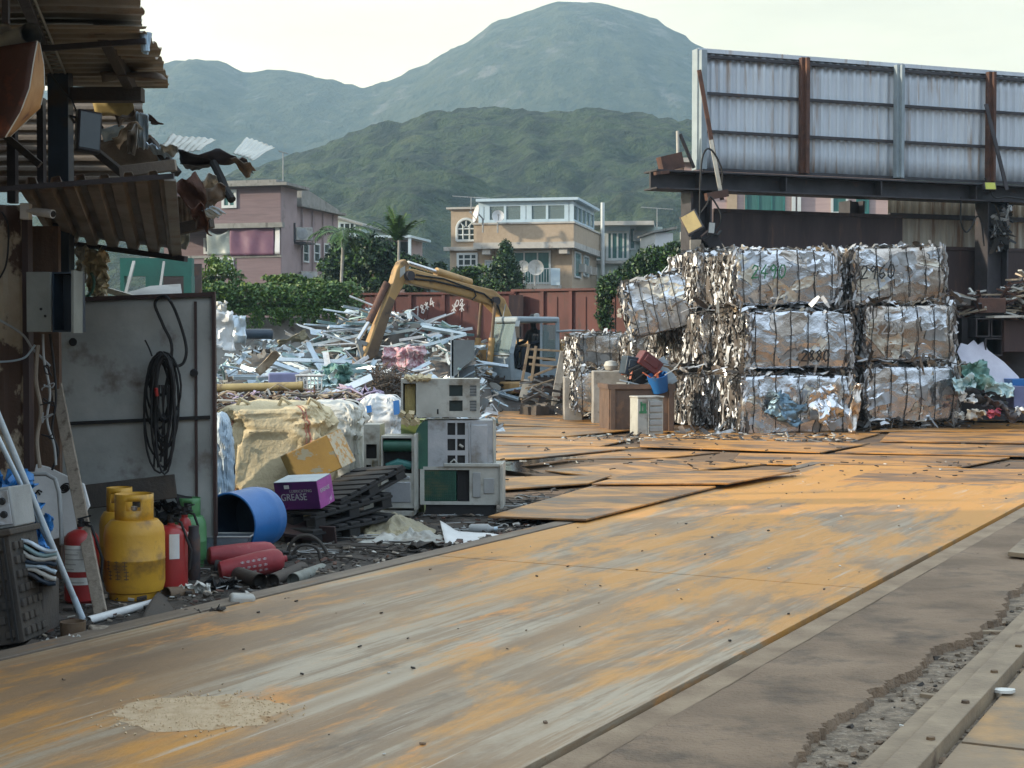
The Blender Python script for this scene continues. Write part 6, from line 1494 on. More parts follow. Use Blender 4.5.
# black pallets leaning in a heap
def pallet(lab, o, rot, w_=1.0, d_=.75, h=.14):
    t = thing('plastic_pallet', lab, 'pallet', o); rt = Euler(rot).to_matrix()
    def bx_(mb, c, s): mb.box(Vector(o) + rt @ Vector(c), s, rt)
    mb = MB()
    for k in range(7): bx_(mb, (-w_ / 2 + (k + .5) * w_ / 7, 0, h - .012), (w_ / 7 * .72, d_, .024))
    for y in (-d_ / 2 + .03, 0, d_ / 2 - .03): bx_(mb, (0, y, h - .036), (w_, .06, .024))
    mb.build('deck', M['black'], t, bevel=.004)
    mb = MB()
    for x in (-w_ / 2 + .07, 0, w_ / 2 - .07):
        for y in (-d_ / 2 + .06, 0, d_ / 2 - .06): mb = MB(); bx_(mb, (x, y, h / 2 - .02), (.12, .1, h - .06)); mb.build('foot_block', M['black'], t, bevel=.005)
    mb = MB()
    for y in (-d_ / 2 + .05, 0, d_ / 2 - .05): bx_(mb, (0, y, .012), (w_, .08, .022))
    mb.build('runner', M['black'], t, bevel=.004)
    return t
pallet('lowest black plastic pallet of the heap, lying flat under the others', G(328, 545) + Vector((-.05, .55, .0)), (0, R(-3), R(52)), 1.0, .6, .14)
pallet('middle black plastic pallet of the heap under the purple box', G(322, 545) + Vector((-.02, .62, .16)), (0, R(-6), R(54)), .95, .6, .13)
pallet('topmost black plastic pallet, tilted below the cardboard box', G(326, 545) + Vector((.12, .85, .30)), (R(-6), R(-16), R(54)), .85, .55, .12)
mb = MB(); c = P(300, 530, 12.2); mb.box(c, (.36, .3, .03), (R(12), R(6), R(-15))); mb.box(c + Vector((.22, -.05, -.04)), (.16, .02, .16), (R(12), 0, R(-20))); mb.bb(c.x - .12, c.y - .02, 0, c.x + .1, c.y + .25, c.z - .03)
solo('metal_box', mb, M['steel_brown'], 'dark battered metal box under the purple box, its flap hanging open', 'box', bevel=.004)
# ---- air conditioners
def ac(lab, px0, py0, px1, py1, Y, dp, yaw=0, roll=0):
    a, b_ = P(px0, py1, Y), P(px1, py0, Y); t = thing('air_conditioner', lab, 'air conditioner', (a.x, Y, a.z), R(yaw)); t.rotation_euler = (0, R(roll), R(yaw))
    return t, b_.x - a.x, b_.z - a.z
def lb(mb, x0, y0, z0, x1, y1, z1, mi=0): return mb.bb(x0, y0, z0, x1, y1, z1, mi)
def shell(t, w_, h, dp, m_, holes, th=.012):
    """front face with openings cut as a grid of strips; closed sides"""
    xs = sorted({0, w_} | {v for q in holes for v in (q[0], q[2])}); zs = sorted({0, h} | {v for q in holes for v in (q[1], q[3])})
    mb = MB()
    for i in range(len(xs) - 1):
        for j in range(len(zs) - 1):
            cx, cz = (xs[i] + xs[i + 1]) / 2, (zs[j] + zs[j + 1]) / 2
            if any(q[0] < cx < q[2] and q[1] < cz < q[3] for q in holes): continue
            v = [(xs[i], 0, zs[j]), (xs[i + 1], 0, zs[j]), (xs[i + 1], 0, zs[j + 1]), (xs[i], 0, zs[j + 1])]
            mb.add(v + [(a, th, c_) for a, _, c_ in v], [(0, 1, 2, 3), (7, 6, 5, 4), (0, 4, 5, 1), (1, 5, 6, 2), (2, 6, 7, 3), (3, 7, 4, 0)])
    mb.bb(0, th + .001, 0, .012, dp, h); mb.bb(w_ - .012, th + .001, 0, w_, dp, h); mb.bb(.012, th + .001, h - .012, w_ - .012, dp, h); mb.bb(.012, th + .001, 0, w_ - .012, dp, .012); mb.bb(.012, dp - .012, .012, w_ - .012, dp, h - .012)
    return mb.build('casing', m_, t, world=False, smooth=0)
# bottom unit: green coil side, open middle, grey end panel
t, w_, h = ac('lowest unit of the tall stack, dark green coil at its left', 420, 471, 500, 509, 14.0, .4, -3)
t.location.z = .11
shell(t, w_, h, .34, M['ac'], [(.04, .03, w_ * .62, h - .03)])
mb = MB(); mb.bb(.03, .02, .02, w_ * .45, .08, h - .02)
mb.build('coil_block', M['ac_green'], t, world=False, smooth=0)
mb = MB()
for k in range(16):
    for j in range(9): mb.bb(.04 + k * w_ * .025, .006, .04 + j * (h - .08) / 9, .05 + k * w_ * .025, .02, .04 + (j + .75) * (h - .08) / 9)
mb.build('coil_fins', M['ac_green'], t, world=False, smooth=0)
mb = MB(); mb.bb(w_ * .45 + .01, .05, .03, w_ * .62, .30, h - .03); mb.build('dark_interior', M['black'], t, world=False, smooth=0)
mb = MB(); mb.bb(w_ * .66, -.012, h * .2, w_ * .76, -.001, h * .85); mb.bb(w_ * .80, -.01, h * .3, w_ * .93, -.001, h * .7); mb.build('end_panel', M['grey'], t, world=False, bevel=.004)
mb = MB(); mb.bb(w_ + .002, -.03, -.03, w_ + .03, .36, h + .03); mb.bb(w_ * .3, -.02, h + .001, w_ + .001, .33, h + .03); mb.build('flange', M['ac'], t, world=False, bevel=.004)
mb = MB(); mb.bb(.05, .02, -.10, w_ - .05, .32, -.002); mb.build('base_tray', M['black'], t, world=False, smooth=0)
# middle unit
t, w_, h = ac('middle unit of the tall stack with a rounded green back end', 428, 420.5, 493, 469, 14.0, .4, 2)
t.location.z = P(428, 469, 14.0).z
holes = [(w_ * .30, h * z0, w_ * .42, h * z1) for z0, z1 in ((.04, .28), (.38, .62), (.70, .95))] + [(w_ * .45, h * z0, w_ * .57, h * z1) for z0, z1 in ((.04, .28), (.38, .62), (.70, .95))]
shell(t, w_, h, .36, M['zinc'], holes)
mb = MB(); mb.bb(.014, .02, .014, w_ - .015, .03, h - .014); mb.bb(w_ * .3, .03, .05, w_ * .6, .3, h - .05); mb.build('dark_interior', M['black'], t, world=False, smooth=0)
mb = MB(); mb.tube([(w_ * .34, .012, h * .12), (w_ * .40, .0, h * .2), (w_ * .46, .005, h * .1), (w_ * .42, .01, h * .05)], .008, 6); mb.tube([(w_ * .48, .0, h * .5), (w_ * .54, -.005, h * .45)], .012, 6); mb.build('copper_pipe', M['white_dirty'], t, world=False)
mb = MB(); n = 10
mb.prism([(-.001 - .13 * math.sin(i / n * 1.5708), .0, h * .5 + (h * .5 - .002) * math.cos(i / n * 1.5708)) for i in range(n + 1)] + [(-.13, 0, .0), (-.001, 0, 0)], (0, .36, 0)); mb.build('rounded_back', M['ac_green'], t, world=False, smooth=40)
mb = MB(); mb.bb(w_ * .62, -.008, .02, w_ * .64, -.001, h - .02); mb.bb(w_ * .66, -.012, .05, w_ - .05, -.001, h - .04); mb.build('side_panel', M['zinc'], t, world=False, bevel=.004)
mb = MB(); mb.bb(w_ + .002, -.02, -.004, w_ + .028, .38, h + .01); mb.build('flange', M['ac'], t, world=False, bevel=.004)
# top unit
t, w_, h = ac('topmost beige unit of the tall stack with four square grilles', 401, 379, 480, 418, 14.0, .4, 3)
t.location.z = P(401, 418, 14.0).z + .005
h -= .005
shell(t, w_, h, .36, M['ac'], [(.02, .02, w_ * .19, h - .04)] + [(w_ * a, h * z0, w_ * b_, h * z1) for a, b_ in ((.61, .78), (.87, .955)) for z0, z1 in ((.16, .44), (.55, .84))])
mb = MB(); mb.bb(w_ * .6, .022, .03, w_ - .02, .03, h - .03); mb.build('dark_interior', M['glass_dark'], t, world=False, smooth=0)
for z0 in (.16, .55):
    mb = MB()
    for k in range(7): mb.bb(w_ * .87, .008, h * (z0 + .02 + k * .04), w_ * .955, .02, h * (z0 + .04 + k * .04))
    mb.build('grille', M['grey'], t, world=False, smooth=0)
mb = MB(); mb.bb(.035, .06, .03, w_ * .18, .3, h - .05); mb.build('foam_block', M['ac_foam'], t, world=False, smooth=0)
mb = MB()
for k in range(9): c = Vector((.01 + .017 * k, -.02 + rnd.uniform(-.02, .02), rnd.uniform(-.05, .05))); mb.box(c, (.05, .05, .05), (rnd.random(), rnd.random(), 0))
mb.build('torn_foam', M['bag'], t, world=False, smooth=0); mb = MB()
for k in range(14): c = Vector((.05 + .016 * k, -.0 + rnd.uniform(-.02, .03), h + rnd.uniform(-.0, .02))); mb.box(c, (.04, .06, .025), (rnd.random(), rnd.random(), 0))
mb.build('torn_foam', M['bag'], t, world=False, smooth=0)
mb = MB(); mb.bb(w_ * .455, -.004, .03, w_ * .475, -.0015, .075); mb.build('latch', M['black'], t, world=False, smooth=0)
# two small units to the left
t, w_, h = ac('air conditioner left of the tall stack with a green open upper half', 381, 440, 414, 512, 13.9, .4, -4)
t.location.z = .09
shell(t, w_, h, .34, M['ac'], [(.015, h * .48, w_ - .02, h - .02)])
mb = MB(); mb.bb(.014, .1, h * .47, w_ - .014, .3, h - .014); mb.build('dark_interior', M['black'], t, world=False, smooth=0)
mb = MB(); mb.tube([(.02, .05, h * .86), (w_ - .02, .05, h * .86)], .055, 14); mb.build('blower_drum', M['ac_green'], t, world=False)
mb = MB(); mb.tube([(.05, .06, h * .56), (w_ * .5, .05, h * .62), (w_ - .03, .06, h * .58)], .04, 10); mb.build('fan_scroll', M['teal'], t, world=False)
mb = MB(); mb.bb(.03, -.01, h * .40, w_ - .04, -.001, h * .44); mb.bb(.04, -.008, h * .08, w_ - .03, -.001, h * .36); mb.build('front_panel', M['zinc'], t, world=False, bevel=.003)
mb = MB(); mb.bb(w_ + .002, -.02, -.02, w_ + .025, .35, h + .02); mb.bb(-.005, -.02, -.07, w_ + .001, .33, -.025); mb.build('flange', M['ac'], t, world=False, bevel=.003)
t, w_, h = ac('narrow stripped air conditioner leftmost behind the cardboard box', 364, 440, 380, 508, 14.2, .3, -4)
t.location.z = 0
h += .2
shell(t, w_, h, .3, M['ac'], [(.02, h * .35, w_ * .45, h * .55), (.02, h * .62, w_ - .03, h * .78), (.03, .1, w_ - .02, h * .3)])
mb = MB(); mb.bb(.014, .05, .014, w_ - .014, .28, h - .014); mb.build('dark_interior', M['black'], t, world=False, smooth=0)
mb = MB(); mb.bb(.02, .01, h * .08, w_ - .03, .04, h * .2); mb.bb(w_ * .5, .0, h * .33, w_ - .02, .03, h * .6); mb.build('foam_block', M['ac_foam'], t, world=False, smooth=0)
t, w_, h = ac('green sided unit behind the middle unit of the tall stack', 401, 420, 424, 436, 14.35, .3, 0)
h = h + 1.0; t.location.z = 0; h = P(401, 420, 14.35).z
shell(t, w_, h, .3, M['leaf_light_paint'], [(w_ * .75, .1, w_ - .02, h - .1)])
mb = MB(); mb.bb(w_ * .7, .04, .05, w_ - .014, .2, h - .05); mb.build('dark_interior', M['black'], t, world=False, smooth=0)
# ---- films and scraps on the ground there
def film(lab, c, rx, ry, h, m_, seed):
    mb = MB()
    def g(u, v):
        r_ = v ** .8; a = u * 6.28319; k = 1 + .35 * n1((math.cos(a) * 1.3, math.sin(a) * 1.3, seed), 1.5)
        x, y = math.cos(a) * rx * r_ * k, math.sin(a) * ry * r_ * k
        rg = 1 - abs(noise.noise(Vector((x * 5 + seed, y * 5, seed)))) * 2 + .5 * (1 - abs(noise.noise(Vector((x * 12, y * 12 + seed, 1)))) * 2)
        return Vector(c) + Vector((x, y, max(.004, h * (1 - r_ ** 1.6) * (.55 + .4 * rg) + .03 * rg * (1 - r_) + .02 * n1((x, y, 0), 22))))
    mb.grid(g, 90, 26); return solo('plastic_sheet', mb, m_, lab, 'plastic sheet', smooth=28)
film('yellowish dirty plastic film heaped at the foot of the small air conditioners', G(392, 533), .36, .42, .11, M['plastic_film'], 31)
film('greyish clear plastic film spread on the ground before the yellowish one', G(410, 541), .42, .24, .06, M['ac'], 33)
mb = MB(); f0 = bil(G(441, 545, .02), G(452, 545, .02), G(508, 538, .02), G(441, 530, .03))
q4 = [G(441, 531, .10), G(446, 545, .015), G(482, 541, .015), G(508, 538, .03)]
mb.grid(lambda u, v: (G(440, 530, .05).lerp(G(507, 535, .02), u)).lerp(G(446, 546, .01).lerp(G(508, 538.5, .01), u), v) + Vector((0, 0, .10 * max(0, .25 - u) * 3 * (1 - v) + .01 * n1((u * 5, v * 5, 3)))), 14, 8)
solo('white_sheet', mb, M['white'], 'white plastic sheet with a curled up corner by the deck edge', 'plastic sheet', solid=.006)
t = thing('water_bottle', 'clear cloudy plastic bottle lying below the tall air conditioner stack', 'bottle', G(481, 530))
mb = MB(); a = G(469, 529, .045); b_ = G(494, 529, .045); mb.tube([a, a.lerp(b_, .1), a.lerp(b_, .75), a.lerp(b_, .9), b_], [.03, .043, .043, .02, .018], 14); mb.build('body', M['grey'], t)
mb = MB(); mb.tube([b_, b_ + (b_ - a).normalized() * .03], .02, 10); mb.build('cap', M['alu_blue'], t)
crumple('black_rag', 'dark rag lying on the ground left of the cloudy bottle', 'rag', G(430, 548, .03), (.30, .05, .10), M['rubber'], 36, .06, 3, rot=(R(65), 0, .2))
# yellow pipe
t = thing('steel_pipe', 'long tan painted steel pipe lying level behind the beige jumbo bag', 'pipe', P(258, 388, 17))
a, b_ = P(190, 389, 17.0), P(303, 386, 17.0); mb = MB(); mb.tube([a, b_], .048, 20, cap=False); mb.tube([b_, a], .04, 20, cap=False); mb.build('barrel', M['pipe_yellow'], t); mb = MB(); mb.tube([b_ - (b_ - a).normalized() * .05, b_], .053, 20, cap=False); mb.build('coupling', M['pipe_yellow'], t)
mb = MB(); 
for x in (205, 250, 296): c = P(x, 392, 17.05); mb.bb(c.x - .05, 16.98, 0, c.x + .05, 17.1, c.z)
solo('timber_stand', mb, M['wood_dark'], 'dark timber props under the tan pipe', 'prop', smooth=0)
# ================================================================ scrap heap
HC = Vector((-2.75, 30, 0))
def hz_h(x, y):
    a = math.exp(-(((x + 3.1) / 2.5) ** 2 + ((y - 37) / 2.2) ** 2)) * 2.35
    b = math.exp(-(((x + 5.3) / 1.3) ** 2 + ((y - 33) / 2.8) ** 2)) * 1.55
    c = math.exp(-(((x + 1.45) / 1.0) ** 2 + ((y - 35.2) / 2.2) ** 2)) * 1.85
    d = math.exp(-(((x + 3.3) / 2.3) ** 2 + ((y - 27.5) / 4.2) ** 2)) * 1.05
    return max(a, b, c, d) + .25 * min(a, b) + .12 * n1((x, y, 0), 1.5)
mb = MB(); mb.grid(lambda u, v: Vector((-9 + 9.4 * u, 20.5 + 20 * v, hz_h(-9 + 9.4 * u, 20.5 + 20 * v) - .22)), 60, 70)
tag(mb.build('scrap_heap', M['scrap_dark'], None, smooth=60), None, None, None, 'stuff')
MS = [M['alu_white'], M['alu_blue'], M['scrap_bright'], M['scrap_grey'], M['alu_teal'], M['scrap_dark'], M['white_dirty'], M['scrap_tan']]
mb = MB(); rr = random.Random(21)
def pt_on(rr):
    while True:
        x, y = rr.uniform(-7.2, -.2), rr.uniform(21.5, 38.5); z = hz_h(x, y)
        if z > .18: return Vector((x, y, z))
for i in range(2600):
    p = pt_on(rr); L_ = rr.uniform(.08, .42); w_ = rr.uniform(.015, .06); mi = rr.choices(range(8), (6, 6, 3, 3, 2, 2, 3, 1))[0]
    a = rr.uniform(0, 6.28); d = Vector((math.cos(a), math.sin(a), rr.uniform(-.5, .7))).normalized(); q = d.cross(Vector((rr.gauss(0, 1), rr.gauss(0, 1), rr.gauss(0, 1)))).normalized() * w_
    k = rr.uniform(-.25, .25)
    p = p + Vector((0, 0, rr.uniform(-.15, .12)))
    if rr.random() < .35: mb.bar(p - d * L_ / 2, p + d * L_ / 2, w_, w_ * rr.uniform(.3, 1), mi)
    else: mb.ribbon([p - d * L_ / 2, p + q * k * 4, p + d * L_ / 2 + Vector((0, 0, k * .2))], [q * rr.uniform(.5, 1.5), q, q * rr.uniform(.5, 1.5)], mi)
tag(mb.build('scrap_metal', MS, None, smooth=0), None, None, None, 'stuff')
# larger aluminium profiles, one object each
protos = []
def prof_mesh(kind, L_):
    mb = MB()
    if kind == 0: mb.bb(-L_ / 2, -.04, -.02, L_ / 2, .04, .02); mb.bb(-L_ / 2, -.04, .021, L_ / 2, -.033, .045); mb.bb(-L_ / 2, .033, .021, L_ / 2, .04, .045)
    elif kind == 1: mb.bb(-L_ / 2, -.05, -.003, L_ / 2, .05, .003); mb.bb(-L_ / 2, -.05, .0035, L_ / 2, -.044, .06)
    elif kind == 2: mb.tube([(-L_ / 2, 0, 0), (-L_ * .1, .02, .03), (L_ * .2, 0, .02), (L_ / 2, -.06, -.03)], .022, 8)
    else: mb.grid(lambda u, v: Vector((-L_ / 2 + L_ * u, -.12 + .24 * v + .03 * math.sin(u * 5), .05 * math.sin(v * 3.1) + .06 * n1((u * 3, v * 2, L_)))), 12, 5)
    return mb
PLAB = {0: 'long pale aluminium window profile lying loose in the scrap heap', 1: 'pale aluminium angle strip lying loose in the scrap heap', 2: 'bent pale aluminium tube lying loose in the scrap heap', 3: 'crumpled pale aluminium sheet lying loose in the scrap heap'}
for kind in range(4):
    for k, m_ in enumerate(('alu_white', 'alu_blue', 'scrap_bright', 'alu_teal')):
        mb = prof_mesh(kind, (1.3, 1.0, 1.7, .8)[k] * (.7 if kind == 3 else 1)); o = mb.build(('aluminium_profile', 'aluminium_angle', 'aluminium_tube', 'aluminium_sheet')[kind], M[m_], None, world=False, smooth=30)
        tag(o, PLAB[kind], ('profile', 'profile', 'tube', 'sheet')[kind], 'aluminium pieces in the scrap heap'); protos.append(o)
rr = random.Random(77)
def put_piece(o):
    x = rr.gauss(-2.75, 1.15) if rr.random() < .75 else rr.uniform(-5.8, -.5); y = rr.gauss(35.6, 1.3) if rr.random() < .52 else rr.gauss(28, 2.4)
    y = max(22.5, min(38, y))
    if y > 31: x = rr.gauss(-2.8, 1.45)
    z = hz_h(x, y)
    if z < .2: x, y = rr.uniform(-4, -1.6), rr.uniform(25, 31); z = hz_h(x, y)
    o.location = (x, y, z + rr.uniform(-.02, .15)); o.rotation_euler = (rr.uniform(-.6, .6), rr.gauss(0, .27), rr.gauss(.2, .8) + (1.2 if rr.random() < .2 else 0))
for o in protos: put_piece(o)
for i in range(262):
    c = rr.choice(protos).copy(); C.objects.link(c); put_piece(c)
# particular pieces one can point at
crumple('checked_bag', 'pink and white checked cloth bag on the right slope of the scrap heap', 'bag', P(404, 357, 29) , (.80, .25, .40), M['cloth_red'], 3, .12, 2, n=24)
crumple('green_sheet', 'folded grey green sheet at the front foot of the scrap heap', 'sheet', P(338, 375, 22.5), (.42, .2, .32), M['cloth_green'], 5, .12, 2, n=22)
crumple('aqua_sheet', 'pale aqua crumpled sheet just left of the grey green sheet', 'sheet', P(322, 382, 22.2), (.36, .2, .22), M['plastic_aqua'], 6, .18, 3, n=18)
crumple('lilac_sack', 'lilac crumpled plastic sacking behind the printed white bag', 'sack', P(362, 400, 20), (.5, .2, .26), M['lilac'], 8, .2, 4, n=20)
mb = MB(); mb.bar(P(330, 396, 20.8), P(372, 377, 20.8), .10, .03, 0, (0, -1, .5)); solo('white_board', mb, M['alu_white'], 'clean white slotted strip slanting at the front foot of the scrap heap', 'board', bevel=.003)
t = thing('laundry_basket', 'white lattice plastic basket below the aqua sheet', 'basket', P(302, 392, 21.5)); mb = MB(); a = P(296, 376, 21.5)
for k in range(8): mb.bb(a.x + k * .05, 21.48, a.z - .24, a.x + k * .05 + .014, 21.5, a.z)
for k in range(5): mb.bb(a.x, 21.505, a.z - .24 + k * .056, a.x + .37, 21.52, a.z - .24 + k * .056 + .014)
mb.build('lattice', M['white'], t, smooth=0); mb = MB(); mb.bb(a.x - .01, 21.46, a.z, a.x + .38, 21.75, a.z + .02); mb.build('rim', M['white'], t, smooth=0)
mb = MB(); mb.pbox(268, 373, 297, 384, 21.6, .3); solo('blue_tote', mb, M['wall_dusk'], 'flat dusky blue plastic tote above the tan pipe', 'box', bevel=.02)
mb = MB(); mb.grid(lambda u, v: P(252 + 20 * u + 8 * v, 372 - 20 * u + 4 * v, 23.5 + .1 * v) + Vector((0, .12 * math.sin(u * 3), .05 * math.sin(v * 3.1))), 12, 6); solo('curved_sheet', mb, M['scrap_tan'], 'curved tan metal sheet standing on the left part of the heap', 'sheet', solid=.01)
crumple('white_sheet', 'white crumpled board standing upright at the heap left end', 'sheet', P(221, 330, 30), (.50, .1, .75), M['white'], 41, .10, 1.5, n=12)
crumple('white_sheet', 'white folded panel beside the standing one, lower to its right', 'sheet', P(238, 330, 30.5), (.34, .1, .55), M['alu_white'], 43, .08, 1.5, n=10)
crumple('white_sheet', 'beige crumpled piece topmost at the heap left end beside the hedge', 'sheet', P(218, 308, 30), (.36, .1, .26), M['white_dirty'], 44, .1, 2.5, n=10)
crumple('yellow_sheet', 'pale yellow flat sheet in the middle of the heap slope', 'sheet'  , P(293, 340, 31.5), (.65, .1, .22), M['plastic_film'], 45, .1, 2, rot=(.9, -.3, .2), n=10)
mb = MB(); mb.tube([P(243, 334, 32.5), P(272, 334, 32.7)], .11, 14); solo('dark_drum', mb, M['navy'], 'dark blue grey roll lying at the heap left end below the wall', 'roll')
mb = MB()
for i in range(200):
    a = rr.uniform(0, 6.28); c = P(rr.gauss(388, 10), rr.gauss(383, 6), 24.5 + rr.uniform(-.4, .4)); pts = [c + Vector((rr.gauss(0, .12), rr.gauss(0, .1), rr.gauss(0, .09))) for _ in range(4)]; mb.tube(pts, .006, 4, rr.choice((0, 0, 1)))
tag(mb.build('wire_tangle', [M['scrap_dark'], M['exc_dark']], None), None, None, None, 'stuff')
mb = MB(); c = P(388, 392, 25); mb.lathe([(.55, 0), (.5, .2), (.3, .36), (0, .42)], gz(c, .35), None, 18)
for v in mb.v: v += nv(v, 3) * .1
mb.bb(c.x - .4, c.y - .2, 0, c.x + .4, c.y + .3, .4)
solo('rubble_mound', mb, M['wood_dark'], 'dark dirt mound with tangled wire below the checked bag', 'mound')
for lab, pp, w_, m_ in (('upright flat pale blue grey plate at the heap right end', ((463, 372), (463, 340)), .5, 'plate_grey'), ('thin pale upright bar sticking out at the heap right end', ((452, 372), (454, 332)), .06, 'alu_white')):
    a, b_ = P(*pp[0], 33.5), P(*pp[1], 33.5); mb = MB(); mb.bb(a.x - w_ / 2, 33.5, a.z - .3, a.x + w_ / 2, 33.54, b_.z); mb.bb(a.x - .03, 33.5, 0, a.x + .03, 33.53, a.z - .3); solo('upright_plate', mb, M[m_], lab, 'plate', smooth=0)
mb = MB(); rr = random.Random(9)
for i in range(420):
    p = P(rr.uniform(222, 365), rr.uniform(392, 408), rr.uniform(16.5, 18.2)); L_ = rr.uniform(.08, .4); a = rr.uniform(0, 3.14)
    pts = [p, p + Vector((math.cos(a), .3, rr.uniform(-.3, .5))) * L_ * .5, p + Vector((math.cos(a), .3, rr.uniform(-.4, .3))) * L_]; mb.tube(pts, rr.uniform(.006, .018), 5, rr.choice((0, 0, 1, 2, 3, 4)))
for i in range(120):
    p = P(rr.uniform(222, 365), 409, rr.uniform(16.6, 18)); z = p.z; mb.box((p.x, p.y, z / 2), (.22, .22, z * .98), (0, 0, rr.uniform(0, 3)), 0)
tag(mb.build('scrap_wire', [M['scrap_dark'], M['rust'], M['scrap_tan'], M['grey'], M['lilac']], None), None, None, None, 'stuff')
# scraps on the ground right of the heap towards the digger
mb = MB()
for i in range(260):
    p = G(rr.uniform(480, 600), rr.uniform(398, 411), .03); L_ = rr.uniform(.1, .9) ** 1.5; a = rr.gauss(.1, .6); d = Vector((math.cos(a), math.sin(a), rr.uniform(-.03, .12)))
    mb.bar(p, p + d * L_, rr.uniform(.03, .12), rr.uniform(.01, .05), rr.choice((0, 1, 2, 3, 3, 4, 5)))
tag(mb.build('scrap_strips', MS, None, smooth=0), None, None, None, 'stuff')
# ================================================================ the digger
AX = R(38); FW = Vector((-math.cos(AX), -math.sin(AX), 0)); LT = Vector((math.sin(AX), -math.cos(AX), 0))
D0 = 37.0
ex = thing('excavator', 'yellow tracked excavator with grey blue cab reaching its boom into the scrap heap', 'excavator', gz(P(520, 400, D0)))
def E_(px, py, side=0.0):             # point in the digger's boom plane
    q = P(px, py, D0 + .0190 * (px - 500)); return q + LT * side
def slabpoly(name, pts, wd, m_, side=0, bevel=.03, parent=None):
    mb = MB(); p = [E_(x, y, side - wd / 2) for x, y in pts]; mb.prism(p, LT * wd); return mb.build(name, m_, parent or ex, bevel=bevel, smooth=0)
bm = slabpoly('boom', [(490, 373), (500, 350), (502, 330), (496, 315), (485, 304), (468, 298), (440, 291), (408, 284), (402, 279), (404, 269), (411, 269), (440, 277), (470, 285), (491, 290), (502, 299), (509, 316), (511, 336), (505, 376)], .26, M['exc'])
for (x, y, r) in ((491, 301, .10), (405, 276, .11), (499, 366, .12)):
    mb = MB(); mb.tube([E_(x, y, -.25), E_(x, y, .25)], r, 16); mb.build('pivot', M['steel_dark'], bm)
mb = MB(); mb.tube([E_(x, y, .16) for x, y in ((410, 279), (430, 281), (460, 288), (480, 294), (494, 306), (500, 325), (498, 350))], .022, 6); mb.tube([E_(x, y, .16) for x, y in ((412, 275), (440, 279), (470, 290), (472, 296), (468, 300))], .018, 6); mb.build('hydraulic_hose', M['black'], bm)
sk = slabpoly('stick', [(398, 262), (403, 259), (407, 264), (406, 276), (401, 286), (393, 300), (374, 357), (364, 362), (362, 356), (379, 312), (391, 281), (394, 270)], .22, M['exc'])
mb = MB(); mb.prism([E_(x, y, .115) for x, y in ((397, 269), (402, 266), (402, 273), (397, 278))], LT * .01); mb.build('worn_patch', M['white_dirty'], sk, smooth=0)
slabpoly('stick_wear', [(392.6, 300.5), (374.5, 356), (364.5, 361), (363, 356), (379.5, 312), (386.5, 296)], .24, M['exc_dark'], parent=sk, bevel=.02)
def ram(name, a, b, c_, r0, r1, side, up=True):
    mb = MB(); mb.tube([E_(*a, side), E_(*b, side)], r0, 14); r_ = mb.build('hydraulic_ram', M['exc'] if name else M['rust'], ex); mb = MB(); mb.tube([E_(*b, side), E_(*c_, side)], r1, 12); mb.build('piston_rod', M['chrome'], r_)
ram(1, (470, 283), (436, 272), (408, 263), .11, .055, 0)
ram(0, (387, 283), (369, 322), (358, 340), .085, .05, .0)
for s_ in (.27, -.27):
    mb = MB(); mb.tube([E_(482, 376, s_), E_(485, 338, s_)], .075, 12); br_ = mb.build('boom_ram', M['exc'], ex); mb = MB(); mb.tube([E_(485, 338, s_), E_(488, 303, s_)], .04, 10); mb.build('piston_rod', M['exc_dark'], br_)
mb = MB(); mb.bar(E_(357, 338), E_(366, 366), .06, .1); mb.bar(E_(356, 341), E_(372, 346), .06, .1); mb.build('bucket_linkage', M['grey'], ex, bevel=.01)
bk = MB()
def bkf(u, v):
    a = -.6 + 3.2 * u; c = E_(364, 366); return c + FW * (math.cos(a) * .42) + Vector((0, 0, math.sin(a) * -.34)) + LT * (v - .5) * .7
bk.grid(bkf, 14, 6)
bo = bk.build('bucket', M['exc_dark'], ex, solid=.04)
mb = MB()
for k in range(5): p = bkf(1, k / 4); mb.bar(p, p + Vector((-.02, 0, .18)) - FW * .1, .06, .05)
for s_ in (0, 1): mb.prism([bkf(u / 8, s_) for u in range(9)], LT * (.02 if s_ else -.02))
mb.build('bucket_side', M['steel_dark'], bo, smooth=0)
# cab: local frame with forward FW and left side LT
CB = P(521, 384, D0 - .2); CB = Vector((CB.x, CB.y, 0)); z0, z1 = P(520, 379, D0).z, P(530, 319, D0).z
UPV = Vector((0, 0, 1))
def cpt(f, l, z): return CB + FW * f + LT * l + UPV * z
def cbar(mb, a, b, w_=.10, h=.10): mb.bar(cpt(*a), cpt(*b), w_, h)
f0, f1, fm = -.78, .40, .62          # rear, roof front, knee front
ls, rs = .42, -.48
zb = z0 + .45
cab = MB()
hh = z1 - z0
for l in (ls, rs):
    cbar(cab, (f0, l, z0), (f0, l, z1 - .05)); cbar(cab, (f1 + .02, l, z1 - .05), (fm, l, z0 + hh * .42)); cbar(cab, (fm, l, z0 + hh * .42), (fm - .06, l, z0)); cbar(cab, (-.28, l, z0 + (.3 if l < 0 else .0)), (-.28, l, z1 - .05), .06, .06)
    cbar(cab, (f0, l, z0 + .04), (fm, l, z0 + .04), .08, .08)
cbar(cab, (fm, ls, z0 + hh * .42), (fm, rs, z0 + hh * .42), .05, .05)
fro = cab.build('cab_frame', M['exc_blue'], ex, smooth=0)
mb = MB(); p = [cpt(f0 - .05, ls + .05, z1 - .10), cpt(f1 + .08, ls + .05, z1 - .10), cpt(f1 + .08, rs - .05, z1 - .10), cpt(f0 - .05, rs - .05, z1 - .10)]; mb.prism(p, (0, 0, .15)); mb.build('cab_roof', M['exc_blue'], ex, bevel=.05)
